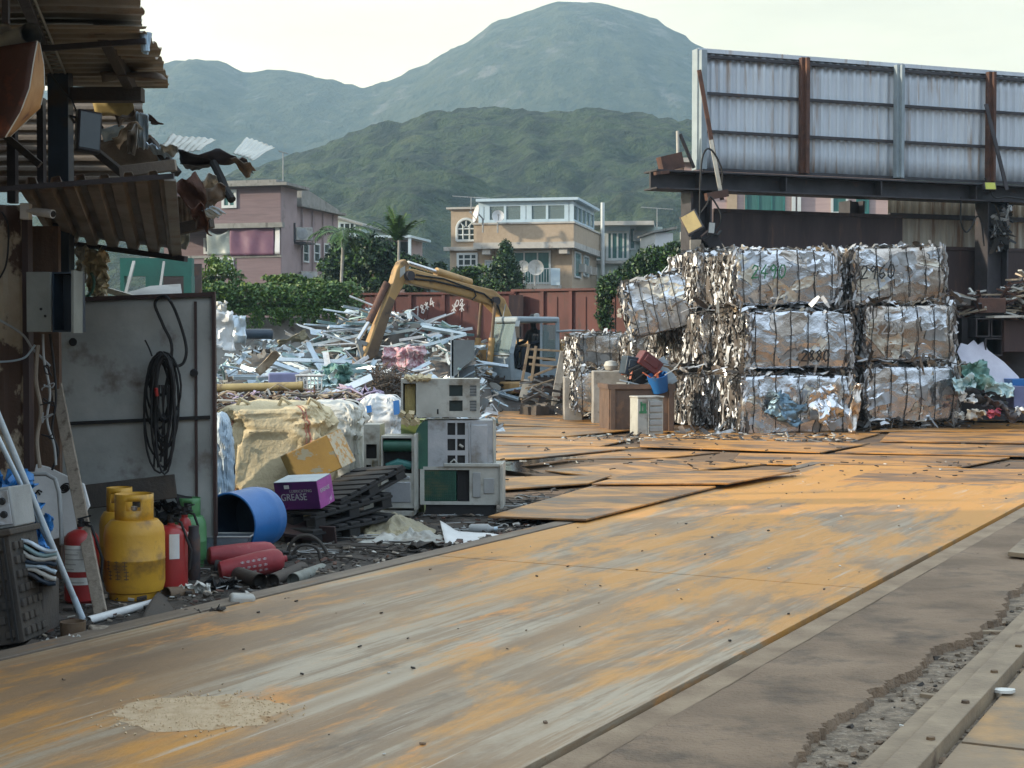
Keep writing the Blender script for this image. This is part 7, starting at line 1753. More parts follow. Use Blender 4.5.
mb = MB(); mb.prism([cpt(fm + .01, ls, z0), cpt(fm + .01, rs, z0), cpt(fm + .04, rs, z0 + hh * .38), cpt(fm + .04, ls, z0 + hh * .38)], FW * -.03); mb.prism([cpt(f0, ls - .02, z0), cpt(-.28, ls - .02, z0), cpt(-.28, ls - .02, z0 + hh * .30), cpt(f0, ls - .02, z0 + hh * .30)], LT * .03); mb.prism([cpt(-.27, ls - .02, z0), cpt(fm - .03, ls - .02, z0), cpt(fm - .0, ls - .02, z0 + hh * .2), cpt(-.27, ls - .02, z0 + hh * .05)], LT * .03)
mb.prism([cpt(f0 + .02, rs, z0), cpt(fm, rs, z0), cpt(fm, rs, z0 + hh * .35), cpt(f0 + .02, rs, z0 + hh * .35)], LT * .03); mb.build('cab_panel', M['exc_blue'], ex, smooth=0)
mb = MB(); mb.prism([cpt(fm + .02, ls - .04, z0 + hh * .44), cpt(fm + .02, rs + .04, z0 + hh * .44), cpt(f1 + .05, rs + .04, z1 - .12), cpt(f1 + .05, ls - .04, z1 - .12)], FW * .01); mb.build('windscreen', M['glass_clear'], ex, smooth=0); mb = MB(); mb.prism([cpt(f0 + .04, ls, z0 + hh * .36), cpt(-.32, ls, z0 + hh * .36), cpt(-.32, ls, z1 - .14), cpt(f0 + .04, ls, z1 - .14)], LT * .01); mb.build('side_window', M['glass_clear'], ex, smooth=0)
mb = MB(); mb.prism([cpt(f0 - .02, ls, z0 - .03), cpt(fm, ls, z0 - .03), cpt(fm, rs, z0 - .03), cpt(f0 - .02, rs, z0 - .03)], (0, 0, .05)); mb.build('cab_floor', M['black'], ex, smooth=0)
mb = MB(); mb.box(cpt(-.42, -.03, z0 + .55), (.45, .45, .14), (0, 0, AX)); mb.box(cpt(-.62, -.03, z0 + .85), (.14, .45, .6), (0, R(8), AX)); mb.box(cpt(-.4, -.03, z0 + .25), (.3, .3, .5), (0, 0, AX)); mb.build('seat', M['black'], ex, bevel=.03)
mb = MB(); mb.tube([cpt(.1, .16, z0), cpt(.12, .16, z0 + .75)], .02, 6); mb.tube([cpt(.1, -.16, z0), cpt(.12, -.16, z0 + .75)], .02, 6); mb.build('control_lever', M['black'], ex)
mb = MB(); mb.tube([cpt(f0 + .05, ls + .05, z1 - .3), cpt(f0 - .1, ls + .35, z1 - .28), cpt(f0 - .55, ls + .45, z1 - .28), cpt(f0 - .6, ls + .45, z0 + .4), cpt(f0 - .1, ls + .3, z0 + .35)], .025, 6); mb.build('door_frame', M['exc_blue'], ex)
mb = MB(); mb.box(cpt(fm - .12, ls + .1, z0 + hh * .78), (.05, .18, .26), (0, 0, AX)); mb.tube([cpt(fm - .1, ls, z0 + hh * .8), cpt(fm - .12, ls + .1, z0 + hh * .8)], .015, 5); mb.build('mirror', M['black'], ex)
mb = MB(); mb.lathe([(.07, 0), (.07, .05), (.05, .08), (0, .09)], cpt(-.4, .1, z1 + .05), None, 12); mb.build('beacon', M['grey'], ex); mb = MB(); mb.tube([cpt(f1, -.2, z1), cpt(f1 - .1, -.22, z1 + .35)], .012, 5); mb.build('aerial', M['grey'], ex)
# body, counterweight, tracks
mb = MB(); b0 = z0 - .62
def hull(fa, fb, la, lb_, za, zb_): 
    p = [cpt(fa, la, za), cpt(fb, la, za), cpt(fb, lb_, za), cpt(fa, lb_, za)]; mb.prism(p, (0, 0, zb_ - za))
hull(-2.2, .75, .55, -1.75, z0 - .32, z0 - .04); hull(-2.2, -.86, .5, -1.7, z0 - .03, z0 + .95); hull(-.85, .35, -.52, -1.7, z0 - .03, z0 + .85); mb.build('engine_body', M['exc'], ex, bevel=.05)
mb = MB(); n = 18
cw = [cpt(-2.2 - .35 * math.sin(math.pi * i / n), .5 - 2.25 * i / n, z0 - .3) for i in range(n + 1)]; mb.prism(cw, (0, 0, 1.15)); mb.build('counterweight', M['exc'], ex, bevel=.04)
mb = MB(); pc = cpt(.72, .35, z0 - .02); mb.grid(lambda u, v: cpt(.72 + .32 * math.sin(u * 3.14) , -.62 + .12 * v, z0 - .25 + 1.1 * u), 12, 2); mb.build('boom_guard', M['exc'], ex, solid=.04)
mb = MB(); mb.lathe([(.75, 0), (.75, .28)], cpt(-.5, -.6, z0 - .62), None, 24); mb.lathe([(0, .28), (.75, .28)], cpt(-.5, -.6, z0 - .62), None, 24); mb.build('slew_ring', M['maroon'], ex)
TA = R(12); tf_ = Vector((-math.cos(TA), -math.sin(TA), 0)); tl_ = Vector((math.sin(TA), -math.cos(TA), 0)); tc = cpt(-.5, -.6, 0)
mb = MB(); mb.bar(tc - tf_ * 1.5 + UPV * .52, tc + tf_ * 1.5 + UPV * .52, 1.5, .22); mb.build('track_frame', M['maroon'], ex, bevel=.03)
for sd_ in (1, -1):
    mb = MB(); outl = []; hl, r = 1.25, .36
    for i in range(13): a = -math.pi / 2 + math.pi * i / 12; outl.append((hl + r * math.cos(a), r + r * math.sin(a)))
    for i in range(13): a = math.pi / 2 + math.pi * i / 12; outl.append((-hl + r * math.cos(a), r + r * math.sin(a)))
    c0 = tc + tl_ * (sd_ * .95 - .25); mb.prism([c0 + tf_ * x + UPV * (z + .02) for x, z in outl], tl_ * .5); tk = mb.build('track', M['track'], ex, smooth=0)
    mb = MB()
    for i in range(len(outl)):
        x0_, za = outl[i]; x1_, zb_ = outl[(i + 1) % len(outl)]; seg = math.hypot(x1_ - x0_, zb_ - za); k = max(1, int(seg / .16))
        for j in range(k):
            x, z = x0_ + (x1_ - x0_) * (j + .5) / k, za + (zb_ - za) * (j + .5) / k; nx_, nz_ = (zb_ - za), -(x1_ - x0_); ll = math.hypot(nx_, nz_) or 1
            p = c0 + tf_ * (x + nx_ / ll * .02) + UPV * (z + nz_ / ll * .02 + .02); mb.bar(p - tl_ * .01, p + tl_ * .51, .05, .05)
    mb.build('track_shoe', M['track'], tk, smooth=0)
    mb = MB()
    for x in (-1.25, -.7, -.2, .3, .8, 1.25): p = c0 + tf_ * x + UPV * (.36 if abs(x) > 1 else .2); mb.tube([p - tl_ * .012 * 1, p + tl_ * .52], .26 if abs(x) > 1 else .13, 16)
    mb.build('track_roller', M['steel_dark'], tk)
# operator
pe = thing('person', 'excavator operator in dark clothes sitting inside the digger cab', 'person', cpt(-.42, -.03, z0 + .62))
sv = [(0, 0, .0), (-.03, 0, .22), (-.02, 0, .42), (.0, 0, .50), (.02, 0, .58), (.03, 0, .68), (.03, 0, .78),
      (-.01, .20, .42), (.06, .27, .20), (.30, .24, .14), (-.01, -.20, .42), (.06, -.27, .20), (.30, -.24, .14),
      (.05, .1, -.02), (.42, .13, .02), (.48, .13, -.38), (.60, .13, -.42), (.05, -.1, -.02), (.42, -.13, .02), (.48, -.13, -.38), (.60, -.13, -.42)]
se = [(0, 1), (1, 2), (2, 3), (3, 4), (4, 5), (5, 6), (2, 7), (7, 8), (8, 9), (2, 10), (10, 11), (11, 12), (0, 13), (13, 14), (14, 15), (15, 16), (0, 17), (17, 18), (18, 19), (19, 20)]
sr_ = [.16, .15, .16, .07, .06, .095, .075, .07, .055, .04, .07, .055, .04, .10, .075, .055, .04, .10, .075, .055, .04]
me = bpy.data.meshes.new('body'); inv = pe.matrix_basis.inverted()
me.from_pydata([inv @ cpt(-.42 + a, -.03 + b, z0 + .70 + c) for a, b, c in sv], se, [])
po = bpy.data.objects.new('body', me); C.objects.link(po); po.parent = pe
sk_ = po.modifiers.new('skin', 'SKIN')
for i, r_ in enumerate(sr_): me.skin_vertices[0].data[i].radius = (r_, r_)
me.skin_vertices[0].data[0].use_root = True
po.modifiers.new('sub', 'SUBSURF').levels = 1
po.modifiers['sub'].render_levels = 2
me.materials.append(M['shirt'])
mb = MB(); mb.lathe([(0, -.11), (.05, -.10), (.085, -.03), (.09, .04), (.07, .10), (0, .13)], cpt(-.39, -.03, z0 + 1.42), None, 16); mb.box(cpt(-.30, -.03, z0 + 1.41), (.03, .03, .04)); mb.build('head', M['skin'], pe)
mb = MB(); mb.lathe([(.098, .02), (.096, .08), (.07, .13), (0, .15)], cpt(-.40, -.03, z0 + 1.42), None, 16); mb.build('hair', M['hair'], pe)
# ---- steel frame junk leaning in front of the digger
fj = thing('steel_ladder', 'light steel ladder frame leaning in front of the digger cab', 'steel frame', gz(P(540, 405, 33)))
Y = 33.0; mb = MB()
def B2(a, b, w_, Y0=Y, Y1=Y): mb.bar(P(*a, Y0), P(*b, Y1), w_, w_)
B2((522, 382), (529, 344), .06); B2((531, 385), (536, 346), .06); B2((527, 349), (561, 351), .045); B2((528, 357), (556, 360), .05); B2((529, 364), (556, 367), .05); B2((528, 378), (558, 366), .05); B2((564, 352), (572, 342), .05); B2((566, 378), (572, 342), .045); B2((560, 342), (574, 342), .04)
mb.build('bars', M['rail'], fj, bevel=.005)
mb = MB(); mb.prism([P(519, 397, 32.8), P(524, 379, 32.8), P(529, 380, 32.8), P(527, 398, 32.8)], (0, .03, 0)); solo('white_plate', mb, M['white_dirty'], 'small pale plate tilted under the light steel frame', 'plate', smooth=0)
t = thing('concrete_post', 'pale grey post leaning right of the digger cab', 'post', gz(P(560, 405, 32.5))); mb = MB(); mb.bar(P(556, 396, 32.5), P(564, 352, 32.7), .17, .14); mb.bar(P(556, 396, 32.5), gz(P(555, 405, 32.4)), .17, .14); mb.build('shaft', M['block'], t, bevel=.01)
mb = MB(); rr = random.Random(31)
for i in range(46):
    p = P(rr.uniform(525, 575), rr.uniform(380, 404), rr.uniform(31.6, 34)); a = rr.uniform(-.6, .6); d = Vector((math.cos(a), .2, math.sin(a) * .8)) * rr.uniform(.2, .7); mb.bar(p - d / 2, p + d / 2, rr.uniform(.03, .09), rr.uniform(.02, .06), rr.choice((0, 1, 2, 3, 3)))
for i in range(20):
    p = P(rr.uniform(528, 575), 402, rr.uniform(32, 33.5)); mb.box((p.x, p.y, .12), (rr.uniform(.2, .5), .3, .26), (rr.uniform(-.3, .3), 0, rr.uniform(0, 3)), 3)
tag(mb.build('scrap_bars', [M['rail'], M['scrap_grey'], M['rust'], M['scrap_dark']], None, smooth=0), None, None, None, 'stuff')
# ================================================================ corrugated screen on its steel beam
BF = Frame(P(697, 170, 30), R(21))
T0 = thing('corrugated_screen', 'tall grey corrugated sheet screen with rust streaks on top of the dark steel beam', 'screen', (BF.o.x, BF.o.y, BF.hit(697, 170)[1]), BF.yaw)
zB = BF.hit(697, 169)[1]; zT = BF.hit(697, 51)[1]; XL = BF.hit(1075, 100)[0]
oz = T0.location.z
def sh(mb, x0, x1, z0, z1, y=.0, amp=.022, per=.19):
    n = int((x1 - x0) / per * 8)
    mb.grid(lambda u, v: Vector((x0 + (x1 - x0) * u, y + amp * max(-1, min(1, 1.8 * math.sin((x0 + (x1 - x0) * u) / per * 6.2832))) + .012 * n1((x0 + (x1 - x0) * u, v * 3, 2), 1.3), z0 + (z1 - z0) * v - oz)), n, 6)
rows = [zB] + [BF.hit(697, y)[1] for y in (131, 93)] + [zT - .1]
posts = [BF.hit(x, 100)[0] for x in (699, 800, 894.5, 986)]
mb = MB(); sh(mb, .06, XL, zB, zT); mb.build('sheeting', M['board'], T0, world=False, smooth=30, solid=.003)
mb = MB()
for z in rows: mb.bb(.1, -.10, z - .035 - oz, XL, -.035, z + .02 - oz)
mb.build('rail', M['steel_dark'], T0, world=False, smooth=0)
mb = MB(); mb.bb(0, -.06, zT - .03 - oz, XL, .10, zT + .05 - oz); mb.build('top_cap', M['board'], T0, world=False, smooth=0)
for k, x in enumerate(posts):
    mb = MB(); w_ = .095 if k else .06
    mb.bb(x - w_, -.22, zB - .02 - oz, x + w_, -.103, zT - .01 - oz)
    if k: mb.bb(x - .03, -.30, zB - .02 - oz, x + .03, -.221, zT - .02 - oz)
    else: mb.bb(x - .09, -.10, zB - .02 - oz, x - .061, .12, zT + .03 - oz)
    mb.build('post', M['rust' if k in (1, 3) else 'exc_blue'], T0, world=False, smooth=0)
def bpt(px, py, ly):
    d = ray(px, py); t = (BF.o + BF.uy * ly - CAM).dot(BF.uy) / d.dot(BF.uy); return CAM + d * t
mb = MB(); mb.bar(bpt(699, 70, -.5), bpt(722, 200, -.55), .075, .075); mb.build('brace', M['rust'], T0, smooth=0)
mb = MB(); mb.bar(bpt(711, 140, -.535), bpt(721.5, 197, -.59), .07, .07); mb.build('brace_painted', M['white_dirty'], T0, smooth=0)
mb = MB(); mb.bar(bpt(986, 104, -.35), bpt(1007, 190, -.6), .07, .05); mb.build('brace', M['steel_dark'], T0, smooth=0)
mb = MB(); c = bpt(860, 150, -.06); 
# main beam
Bm = thing('steel_beam', 'long dark steel beam carrying the corrugated screen across the yard', 'beam', (BF.o.x, BF.o.y, 0), BF.yaw)
xb0 = BF.hit(656, 180, -.35)[0]; zb1 = BF.hit(697, 171, -.35)[1]; zb0 = BF.hit(697, 190, -.35)[1]
mb = MB(); mb.bb(xb0, -.12, zb0 + .031, XL, -.06, zb1 - .031); mb.build('web', M['steel_dark'], Bm, world=False, smooth=0)
mb = MB(); mb.bb(xb0, -.38, zb1 - .03, XL, .18, zb1); mb.bb(xb0, -.38, zb0, XL, .18, zb0 + .03); mb.build('flange', M['steel_dark'], Bm, world=False, smooth=0)
mb = MB()
for px in (700, 785, 880, 975): x = BF.hit(px, 180, -.3)[0]; mb.bb(x - .012, -.36, zb0 + .032, x + .012, -.122, zb1 - .032)
mb.build('stiffener', M['steel_dark'], Bm, world=False, smooth=0)
for a, b_ in ((691, 712), (871, 886), (988, 1009)):
    x0, x1 = BF.hit(a, 210, -.3)[0], BF.hit(b_, 210, -.3)[0]; q_ = .75 if a == 871 else 0; mb = MB(); mb.bb(x0, -.3 + q_, 0, x0 + .04, .12 + q_, zb0 - .002); mb.bb(x1 - .04, -.3 + q_, 0, x1, .12 + q_, zb0 - .002); mb.bb(x0 + .041, -.11 + q_, 0, x1 - .041, -.07 + q_, zb0 - .002); mb.build('column', M['steel_dark'], Bm, world=False, smooth=0)
mb = MB(); mb.bar(bpt(706, 232, -.4), bpt(728, 262, -.4), .26, .12, 0, (0, -1, 0)); mb.build('gusset_brace', M['steel_dark'], Bm, smooth=0)
mb = MB(); a = bpt(708, 196, -.7); mb.bar(bpt(706, 197, -.6), bpt(727, 193, -.6), .12, .14); mb.build('bracket', M['rust'], Bm, smooth=0)
mb = MB(); mb.bar(bpt(660, 165, -.1), bpt(681, 160, -.1), .2, .30); mb.bar(bpt(655, 173.5, -.45), bpt(668, 172, -.45), .12, .06); mb.build('end_stub', M['rust'], Bm, smooth=0)
# floodlights and small boxes on the column
def flood(lab, px, py, ly, w_, h, ry, yaw, lens):
    c = bpt(px, py, ly); t = thing('floodlight', lab, 'floodlight', c); rr = Euler((R(-15), R(ry), R(yaw))).to_matrix()
    mb = MB(); mb.box(c, (w_, .12, h), rr); mb.box(c + rr @ Vector((0, .1, 0)), (w_ * .6, .1, h * .6), rr); mb.build('housing', M['steel_dark'], t, bevel=.015)
    mb = MB(); mb.box(c + rr @ Vector((0, -.064, 0)), (w_ * .82, .006, h * .84), rr); mb.build('lens', M[lens], t, smooth=0)
    mb = MB(); mb.tube([c + rr @ Vector((0, .12, -h * .2)), c + Vector((.15, .3, -.1)), c + Vector((.25, .5, 0))], .025, 6); mb.build('arm', M['black'], t)
flood('large square floodlight with tan lens tilted beside the left beam column', 692, 223, -.8, .34, .42, -28, -12, 'pipe_yellow')
flood('small pale floodlight hanging right of the large tilted one', 711.5, 229, -.75, .13, .24, 6, -5, 'white_dirty')
flood('yellow lens floodlight fixed on the beam below the rightmost rusty post', 989, 187, -.5, .27, .17, 0, 10, 'yellow_lens')
mb = MB(); a = bpt(690, 240, -.3); b_ = bpt(700, 262, -.3); mb.bb(a.x, a.y - .1, 0, b_.x, a.y + .1, a.z); solo('concrete_post', mb, M['block'], 'pale concrete post under the left beam column beside the ivy', 'post', smooth=0)
mb = MB(); mb.tube([bpt(678, 158, -.1), bpt(677.5, 131, -.1)], .03, 8); solo('white_post', mb, M['white_dirty'], 'short pale upright post on the left end of the beam', 'post')
mb = MB(); mb.bar(bpt(680, 134, -.1), bpt(694, 168, -.1), .05, .05); solo('steel_brace', mb, M['steel_dark'], 'dark thin brace slanting from the short pale upright to the beam', 'brace', smooth=0)
def cab2(lab, pts, r=.018, m_='black'): return cable(lab, [bpt(*q) for q in pts], r, m_, 'cable', 'cable', 'cables on the beam')
cab2('black cable arching up over the beam at the left brace', [(700, 222, -.7), (700, 190, -.7), (702, 160, -.7), (707, 149, -.7), (714, 153, -.72), (722, 170, -.72), (722, 185, -.7)])
cab2('black cable drooping around the small pale floodlight', [(700, 214, -.8), (707, 204, -.85), (710, 197, -.85), (716, 204, -.85), (721, 216, -.85), (718, 228, -.8), (706, 238, -.8), (698, 238, -.8)])
cab2('black cable loop hanging in front of the cream corrugated wall', [(961, 197, -.3), (961, 222, -.3), (966, 232, -.3), (972, 226, -.3), (976, 217, -.3), (981, 220, -.3), (984, 246, -.3)])
cab2('short dark cable on the beam beside the yellow floodlight', [(985, 178, -.5), (994, 197, -.5), (1008, 197, -.5), (1030, 200, -.5)])
# walls behind the bales
def bwall(name, lab, px0, py0, px1, ly, m_, z0=0, corrug=False, cat='wall', per=.19):
    x0, z1 = BF.hit(px0, py0, ly); x1 = BF.hit(px1, py0, ly)[0]
    t = thing(name, lab, cat, BF.o + BF.uy * ly + BF.ux * x0, BF.yaw); ln = x1 - x0
    mb = MB()
    if corrug: mb.grid(lambda u, v: Vector((ln * u, .02 * max(-1, min(1, 1.8 * math.sin(ln * u / per * 6.2832))), z0 + (z1 - z0) * v)), int(ln / per * 8), 4)
    else: mb.bb(0, -.02, z0, ln, .03, z1)
    mb.build('sheeting', m_, t, world=False, smooth=30 if corrug else 0, solid=.003 if corrug else 0)
    mb = MB(); 
    if corrug: z = (z1 + z0) / 2 + .2; mb.bb(0, -.09, z - .05, ln, -.025, z + .05)
    else: mb.bb(0, -.045, z1 - .06, ln, -.021, z1 + .01)
    mb.build('rail', M['steel_dark'] if corrug else m_, t, world=False, smooth=0)
    return t
bwall('steel_wall', 'dark brown steel plate wall behind the top left bales', 713, 209, 902, .35, M['steel_brown'])
bwall('steel_wall', 'dark brown steel plate wall right of the bales', 902.5, 246, 1075, .30, M['steel_brown'])
bwall('corrugated_wall', 'cream grey corrugated wall under the right end of the beam', 888, 190, 1075, .75, M['board_cream'], BF.hit(888, 260, .75)[1], True)
pb_ = thing('plastic_bundle', 'dark crumpled plastic bundle stuffed beside the rightmost beam column', 'bundle', bpt(1003, 245, -.1)); mb = MB(); rr = random.Random(3)
for i in range(90):
    p = bpt(rr.uniform(993, 1009), rr.uniform(208, 246), -.38 + rr.uniform(-.05, .1)); q = Vector((rr.gauss(0, 1), rr.gauss(0, 1), rr.gauss(0, 1))).normalized() * rr.uniform(.05, .14); d = Vector((rr.gauss(0, 1), rr.gauss(0, .3), rr.gauss(0, 1))).normalized() * rr.uniform(.08, .2); mb.ribbon([p - d, p + q * .3, p + d], [q * .3, q * .5, q * .3], rr.choice((0, 0, 0, 1, 2)))
mb.build('film', [M['black'], M['grey'], M['scrap_dark']], pb_, smooth=0)
# ================================================================ bales of crushed aluminium
def bale(lab, o, yaw, L_, D_, H_, seed, m_main='foil', number=None, ncol='ink_black', nx=.35, nz=.5, nh=.2, wires=6, tilt=(0, 0), bulge=.055, end=(-1,), top=True, dark=.0, face_amp=1.0):
    t = thing('aluminium_bale', lab, 'bale', o, yaw); t.rotation_euler = (tilt[0], tilt[1], yaw)
    t['group'] = 'stacked bales of crushed aluminium'
    rr = random.Random(seed)
    def surf(p):                       # displaced skin of the block
        x, y, z = p
        ex_ = max(0, abs(x) / (L_ / 2) - .78) / .22
        q = nv((x, y, z), 1.8, seed) * .034 + nv((x, y, z), 5, seed + 4) * .013 * face_amp + nv((x, y, z), 13, seed + 9) * .005 * face_amp
        st = noise.noise(Vector((y * 9 + seed, z * 1.4, x * .6)))
        k = bulge * (1 - (2 * y / D_) ** 2 * .3)
        r = Vector((x, y, z)) + q
        if ex_ > 0: r.x += math.copysign(ex_ * .07 * st, x)
        c_ = 1 - .05 * max(0, abs(x) / (L_ / 2) + abs(z - H_ / 2) / (H_ / 2) - 1.72) / .28
        r.x *= c_; r.z = H_ / 2 + (r.z - H_ / 2) * c_
        # wires bite into the skin
        if abs(x) < L_ / 2 * .96:
            g_ = (x / L_ + .5) * wires; d = abs(g_ - round(g_ - .5) - .5) ; b = max(0, 1 - d / .12) if True else 0
            r.y += -math.copysign(.012 * b, y) if abs(y) > D_ * .4 else 0
            r.y += math.copysign(k * math.sin(max(0, min(1, z / H_)) * 3.14), y) if abs(y) > D_ * .4 else 0
        return r
    mb = MB(); st = .055
    nx_, ny_, nz_ = int(L_ / st), int(D_ / st), int(H_ / st)
    def face(fn, a, b): mb.grid(fn, a, b)
    face(lambda u, v: surf((-L_ / 2 + L_ * u, -D_ / 2, H_ * v)), nx_, nz_); face(lambda u, v: surf((L_ / 2 - L_ * u, D_ / 2, H_ * v)), nx_, nz_)
    mb.grid(lambda u, v: surf((-L_ / 2, D_ / 2 - D_ * u, H_ * v)), ny_, nz_, 1); mb.grid(lambda u, v: surf((L_ / 2, -D_ / 2 + D_ * u, H_ * v)), ny_, nz_, 1)
    face(lambda u, v: surf((-L_ / 2 + L_ * u, -D_ / 2 + D_ * v, H_)), nx_, ny_); face(lambda u, v: surf((-L_ / 2 + L_ * u, D_ / 2 - D_ * v, 0)), nx_, ny_)
    mb.build('pressed_block', [M[m_main], M['scrap_dark']], t, world=False, smooth=24, weld=True)  # end faces coloured dark for the shade between the folded strips
    mats = [M['scrap_bright'], M['scrap_grey'], M['scrap_tan'], M['scrap_dark'], M['foil']]
    for sd_ in end:                    # folded edges of the sheets show at the ends
        mb = MB()
        for i in range(190):
            y = rr.uniform(-D_ / 2, D_ / 2); z = rr.uniform(.03, H_ - .02); L2 = rr.uniform(.10, .5) * (H_ / 1.0); w2 = rr.uniform(.012, .034); x = sd_ * (L_ / 2 + rr.uniform(-.02, .07))
            pts, sv_ = [], []; k = rr.randint(3, 6); lean = rr.gauss(0, .16)
            for j in range(k + 1):
                zz = z + (j / k - .5) * L2
                if zz < .0 or zz > H_ + .02: continue
                pts.append(Vector((x + sd_ * rr.uniform(-.02, .03), y + lean * (j / k - .5) * L2 + rr.uniform(-.016, .016), zz))); a = rr.uniform(-.9, .9); sv_.append(Vector((math.sin(a), math.cos(a), 0)) * w2 * rr.uniform(.6, 1.4))
            if len(pts) > 1: mb.ribbon(pts, sv_, rr.choices(range(5), (5, 6, 0, 9, 0))[0])
        for i in range(50):            # ends wrapping the corner towards the front
            z = rr.uniform(0, H_); x = sd_ * (L_ / 2 - rr.uniform(-.02, .1)); q = Vector((rr.uniform(-.05, .05), -.01, rr.uniform(-.14, .14))); p = Vector((x, -D_ / 2 - rr.uniform(.0, .04), z)); mb.ribbon([p - q, p, p + q], [Vector((.02, .01, 0)), Vector((.025, -.01, 0)), Vector((.015, .01, 0))], rr.choices(range(5), (4, 5, 1, 6, 0))[0])
        mb.build('crushed_end', mats, t, world=False, smooth=0)
    if top:
        mb = MB()
        for i in range(150):
            p = Vector((rr.uniform(-L_ / 2, L_ / 2), rr.uniform(-D_ / 2, D_ / 4), H_ + rr.uniform(-.02, .06))); d = Vector((rr.gauss(0, 1), rr.gauss(0, .5), rr.gauss(0, .28))).normalized() * rr.uniform(.04, .16); q = d.cross(Vector((rr.gauss(0, .6), rr.gauss(0, .6), 1))).normalized() * rr.uniform(.01, .05)
            mb.ribbon([p - d, p + Vector((0, 0, rr.uniform(-.02, .05))), p + d], [q, q * rr.uniform(.5, 1.5), q * .6], rr.choices(range(5), (5, 4, 2, 3, 3))[0])
        mb.build('loose_flake', mats, t, world=False, smooth=0)
    fm = [M['foil'], M['scrap_grey'], M['foil_pale'], M['foil_brown'], M['zinc']]
    mb = MB()
    for i in range(int(11 * face_amp + 3)):
        x0, z0, w2, h2, so_ = rr.uniform(-.42, .42) * L_, rr.uniform(.1, .9) * H_, rr.uniform(.15, .6), rr.uniform(.08, .35) * face_amp ** .5, rr.uniform(0, 50); an = rr.gauss(0, .35)
        def pf(u, v):
            a_, b_ = (u - .5) * w2 * (1 + .5 * n1((v * 2.5, so_, 0))), (v - .5) * h2 * (1 + .6 * n1((u * 3, so_, 4))); x, z = x0 + a_ * math.cos(an) - b_ * math.sin(an), z0 + a_ * math.sin(an) + b_ * math.cos(an)
            x, z = max(-L_ * .485, min(L_ * .485, x)), max(.02, min(H_ * .985, z)); e_ = max(abs(u - .5), abs(v - .5)) * 2
            return surf((x, -D_ / 2, z)) + Vector((0, -.006 - .012 * face_amp * abs(n1((u * 3, v * 3, so_))) - .012 * e_ ** 4 * rr.random(), 0))
        mb.grid(pf, 7, 6, rr.choices(range(5), (5, 2, 2, 3, 2))[0])
    mb.build('folded_sheet', fm, t, world=False, smooth=30)
    for i in range(wires):
        x = -L_ / 2 + L_ * (i + .5) / wires + rr.uniform(-.03, .03); mb = MB(); pts = []
        for z in [H_ * k / 8 for k in range(9)]: s_ = surf((x, -D_ / 2, z)); pts.append(s_ + Vector((rr.uniform(-.006, .006), -.024, 0)))
        pts += [surf((x, -D_ / 2 + D_ * k / 4, H_)) + Vector((0, 0, .016)) for k in range(1, 5)]
        mb.tube(pts, .0075, 6); mb.build('binding_wire', M['black'], t, world=False)
    if number:
        mb = MB(); x = (nx - .5) * L_; o_ = surf((x, -D_ / 2, nz * H_)); strokes(mb, number, Vector((x, o_.y - .05 - bulge, nz * H_)), (1, 0, 0), (0, 0, 1), nh, .026, (0, -.01, 0), slant=.12); mb.build('painted_number', M[ncol], t, world=False, smooth=0)
    return t
YW = R(14)
def at(px, py, Y): p = P(px, py, Y); return p
# stack front: bottom-centre of each front face is placed by where it stands in the yard
def put_bale(lab, px0, px1, py_bot, py_top, Yc, seed, yaw=YW, D_=1.5, **k):
    a, b = P(px0, py_bot, Yc), P(px1, py_bot, Yc); L_ = (b.x - a.x) / math.cos(yaw) * 1.0; H_ = P(px0, py_top, Yc).z - a.z
    c = (a + b) / 2 + Vector((-math.sin(yaw), math.cos(yaw), 0)) * D_ / 2
    return bale(lab, Vector((c.x, c.y, max(.02, a.z))), yaw, L_, D_, H_, seed, **k)
put_bale('crumpled bottom bale of the left front column, blue foil and white patch on it', 740, 856, 434, 376, 26.2, 1, m_main='foil', wires=5, face_amp=2.2, end=(-1, 1), bulge=.05)
put_bale('bale with the black number 2880, in the middle of the left front column', 745, 855, 368, 312, 26.4, 2, number='2880', nx=.475, nz=.12, nh=.19, end=(-1, 1))
put_bale('bale with a green number, on top of the left front column', 733, 843, 305, 251, 26.6, 3, number='2490', ncol='ink_green', nx=.12, nz=.5, nh=.23, end=(-1, 1), tilt=(0, R(-1.5)))
put_bale('plain dented bottom bale of the right front column', 862, 961, 421, 367, 27.3, 4, m_main='foil', end=(-1, 1))
put_bale('brown stained bale in the middle of the right front column', 862, 958, 360, 306, 27.5, 5, m_main='foil_brown', number='3220', ncol='ink_grey', nx=.04, nz=.48, nh=.22, end=(-1, 1))
put_bale('bale with the black number 2960, on top of the right front column', 851, 950, 303, 248, 27.6, 6, m_main='foil_brown', number='2960', nx=.04, nz=.46, nh=.24, end=(-1, 1), tilt=(0, R(-3)))
# second row, of which the crushed ends show to the left
for k, (z0, z1, lab) in enumerate(((434, 382, 'bottom bale of the second row, only its crushed end showing'), (372, 320, 'middle bale of the second row, only its crushed end showing'), (312, 258, 'top bale of the second row, only its crushed end showing'))):
    put_bale(lab, 701 - 2 * k, 806 - 2 * k, z0 - 8, z1 - 6, 27.8, 10 + k, end=(-1,), wires=5, number=None)
for k, (z0, z1, lab) in enumerate(((426, 378, 'bottom bale of the third row behind the rusty bin'), (374, 326, 'middle bale of the third row, left of the second row'))):
    put_bale(lab, 666, 770, z0, z1, 29.4, 20 + k, end=(-1,), wires=5)
put_bale('leftmost top bale, pale and lit on its wired face', 632, 698, 331, 277, 28.2, 23, yaw=R(-8), m_main='foil', end=(-1, 1), tilt=(0, R(-13)), D_=1.2)
put_bale('low bale with bright wired face, partly behind the red and blue junk', 631, 676, 396, 336, 30.2, 31, wires=4, yaw=R(6), end=(-1,))
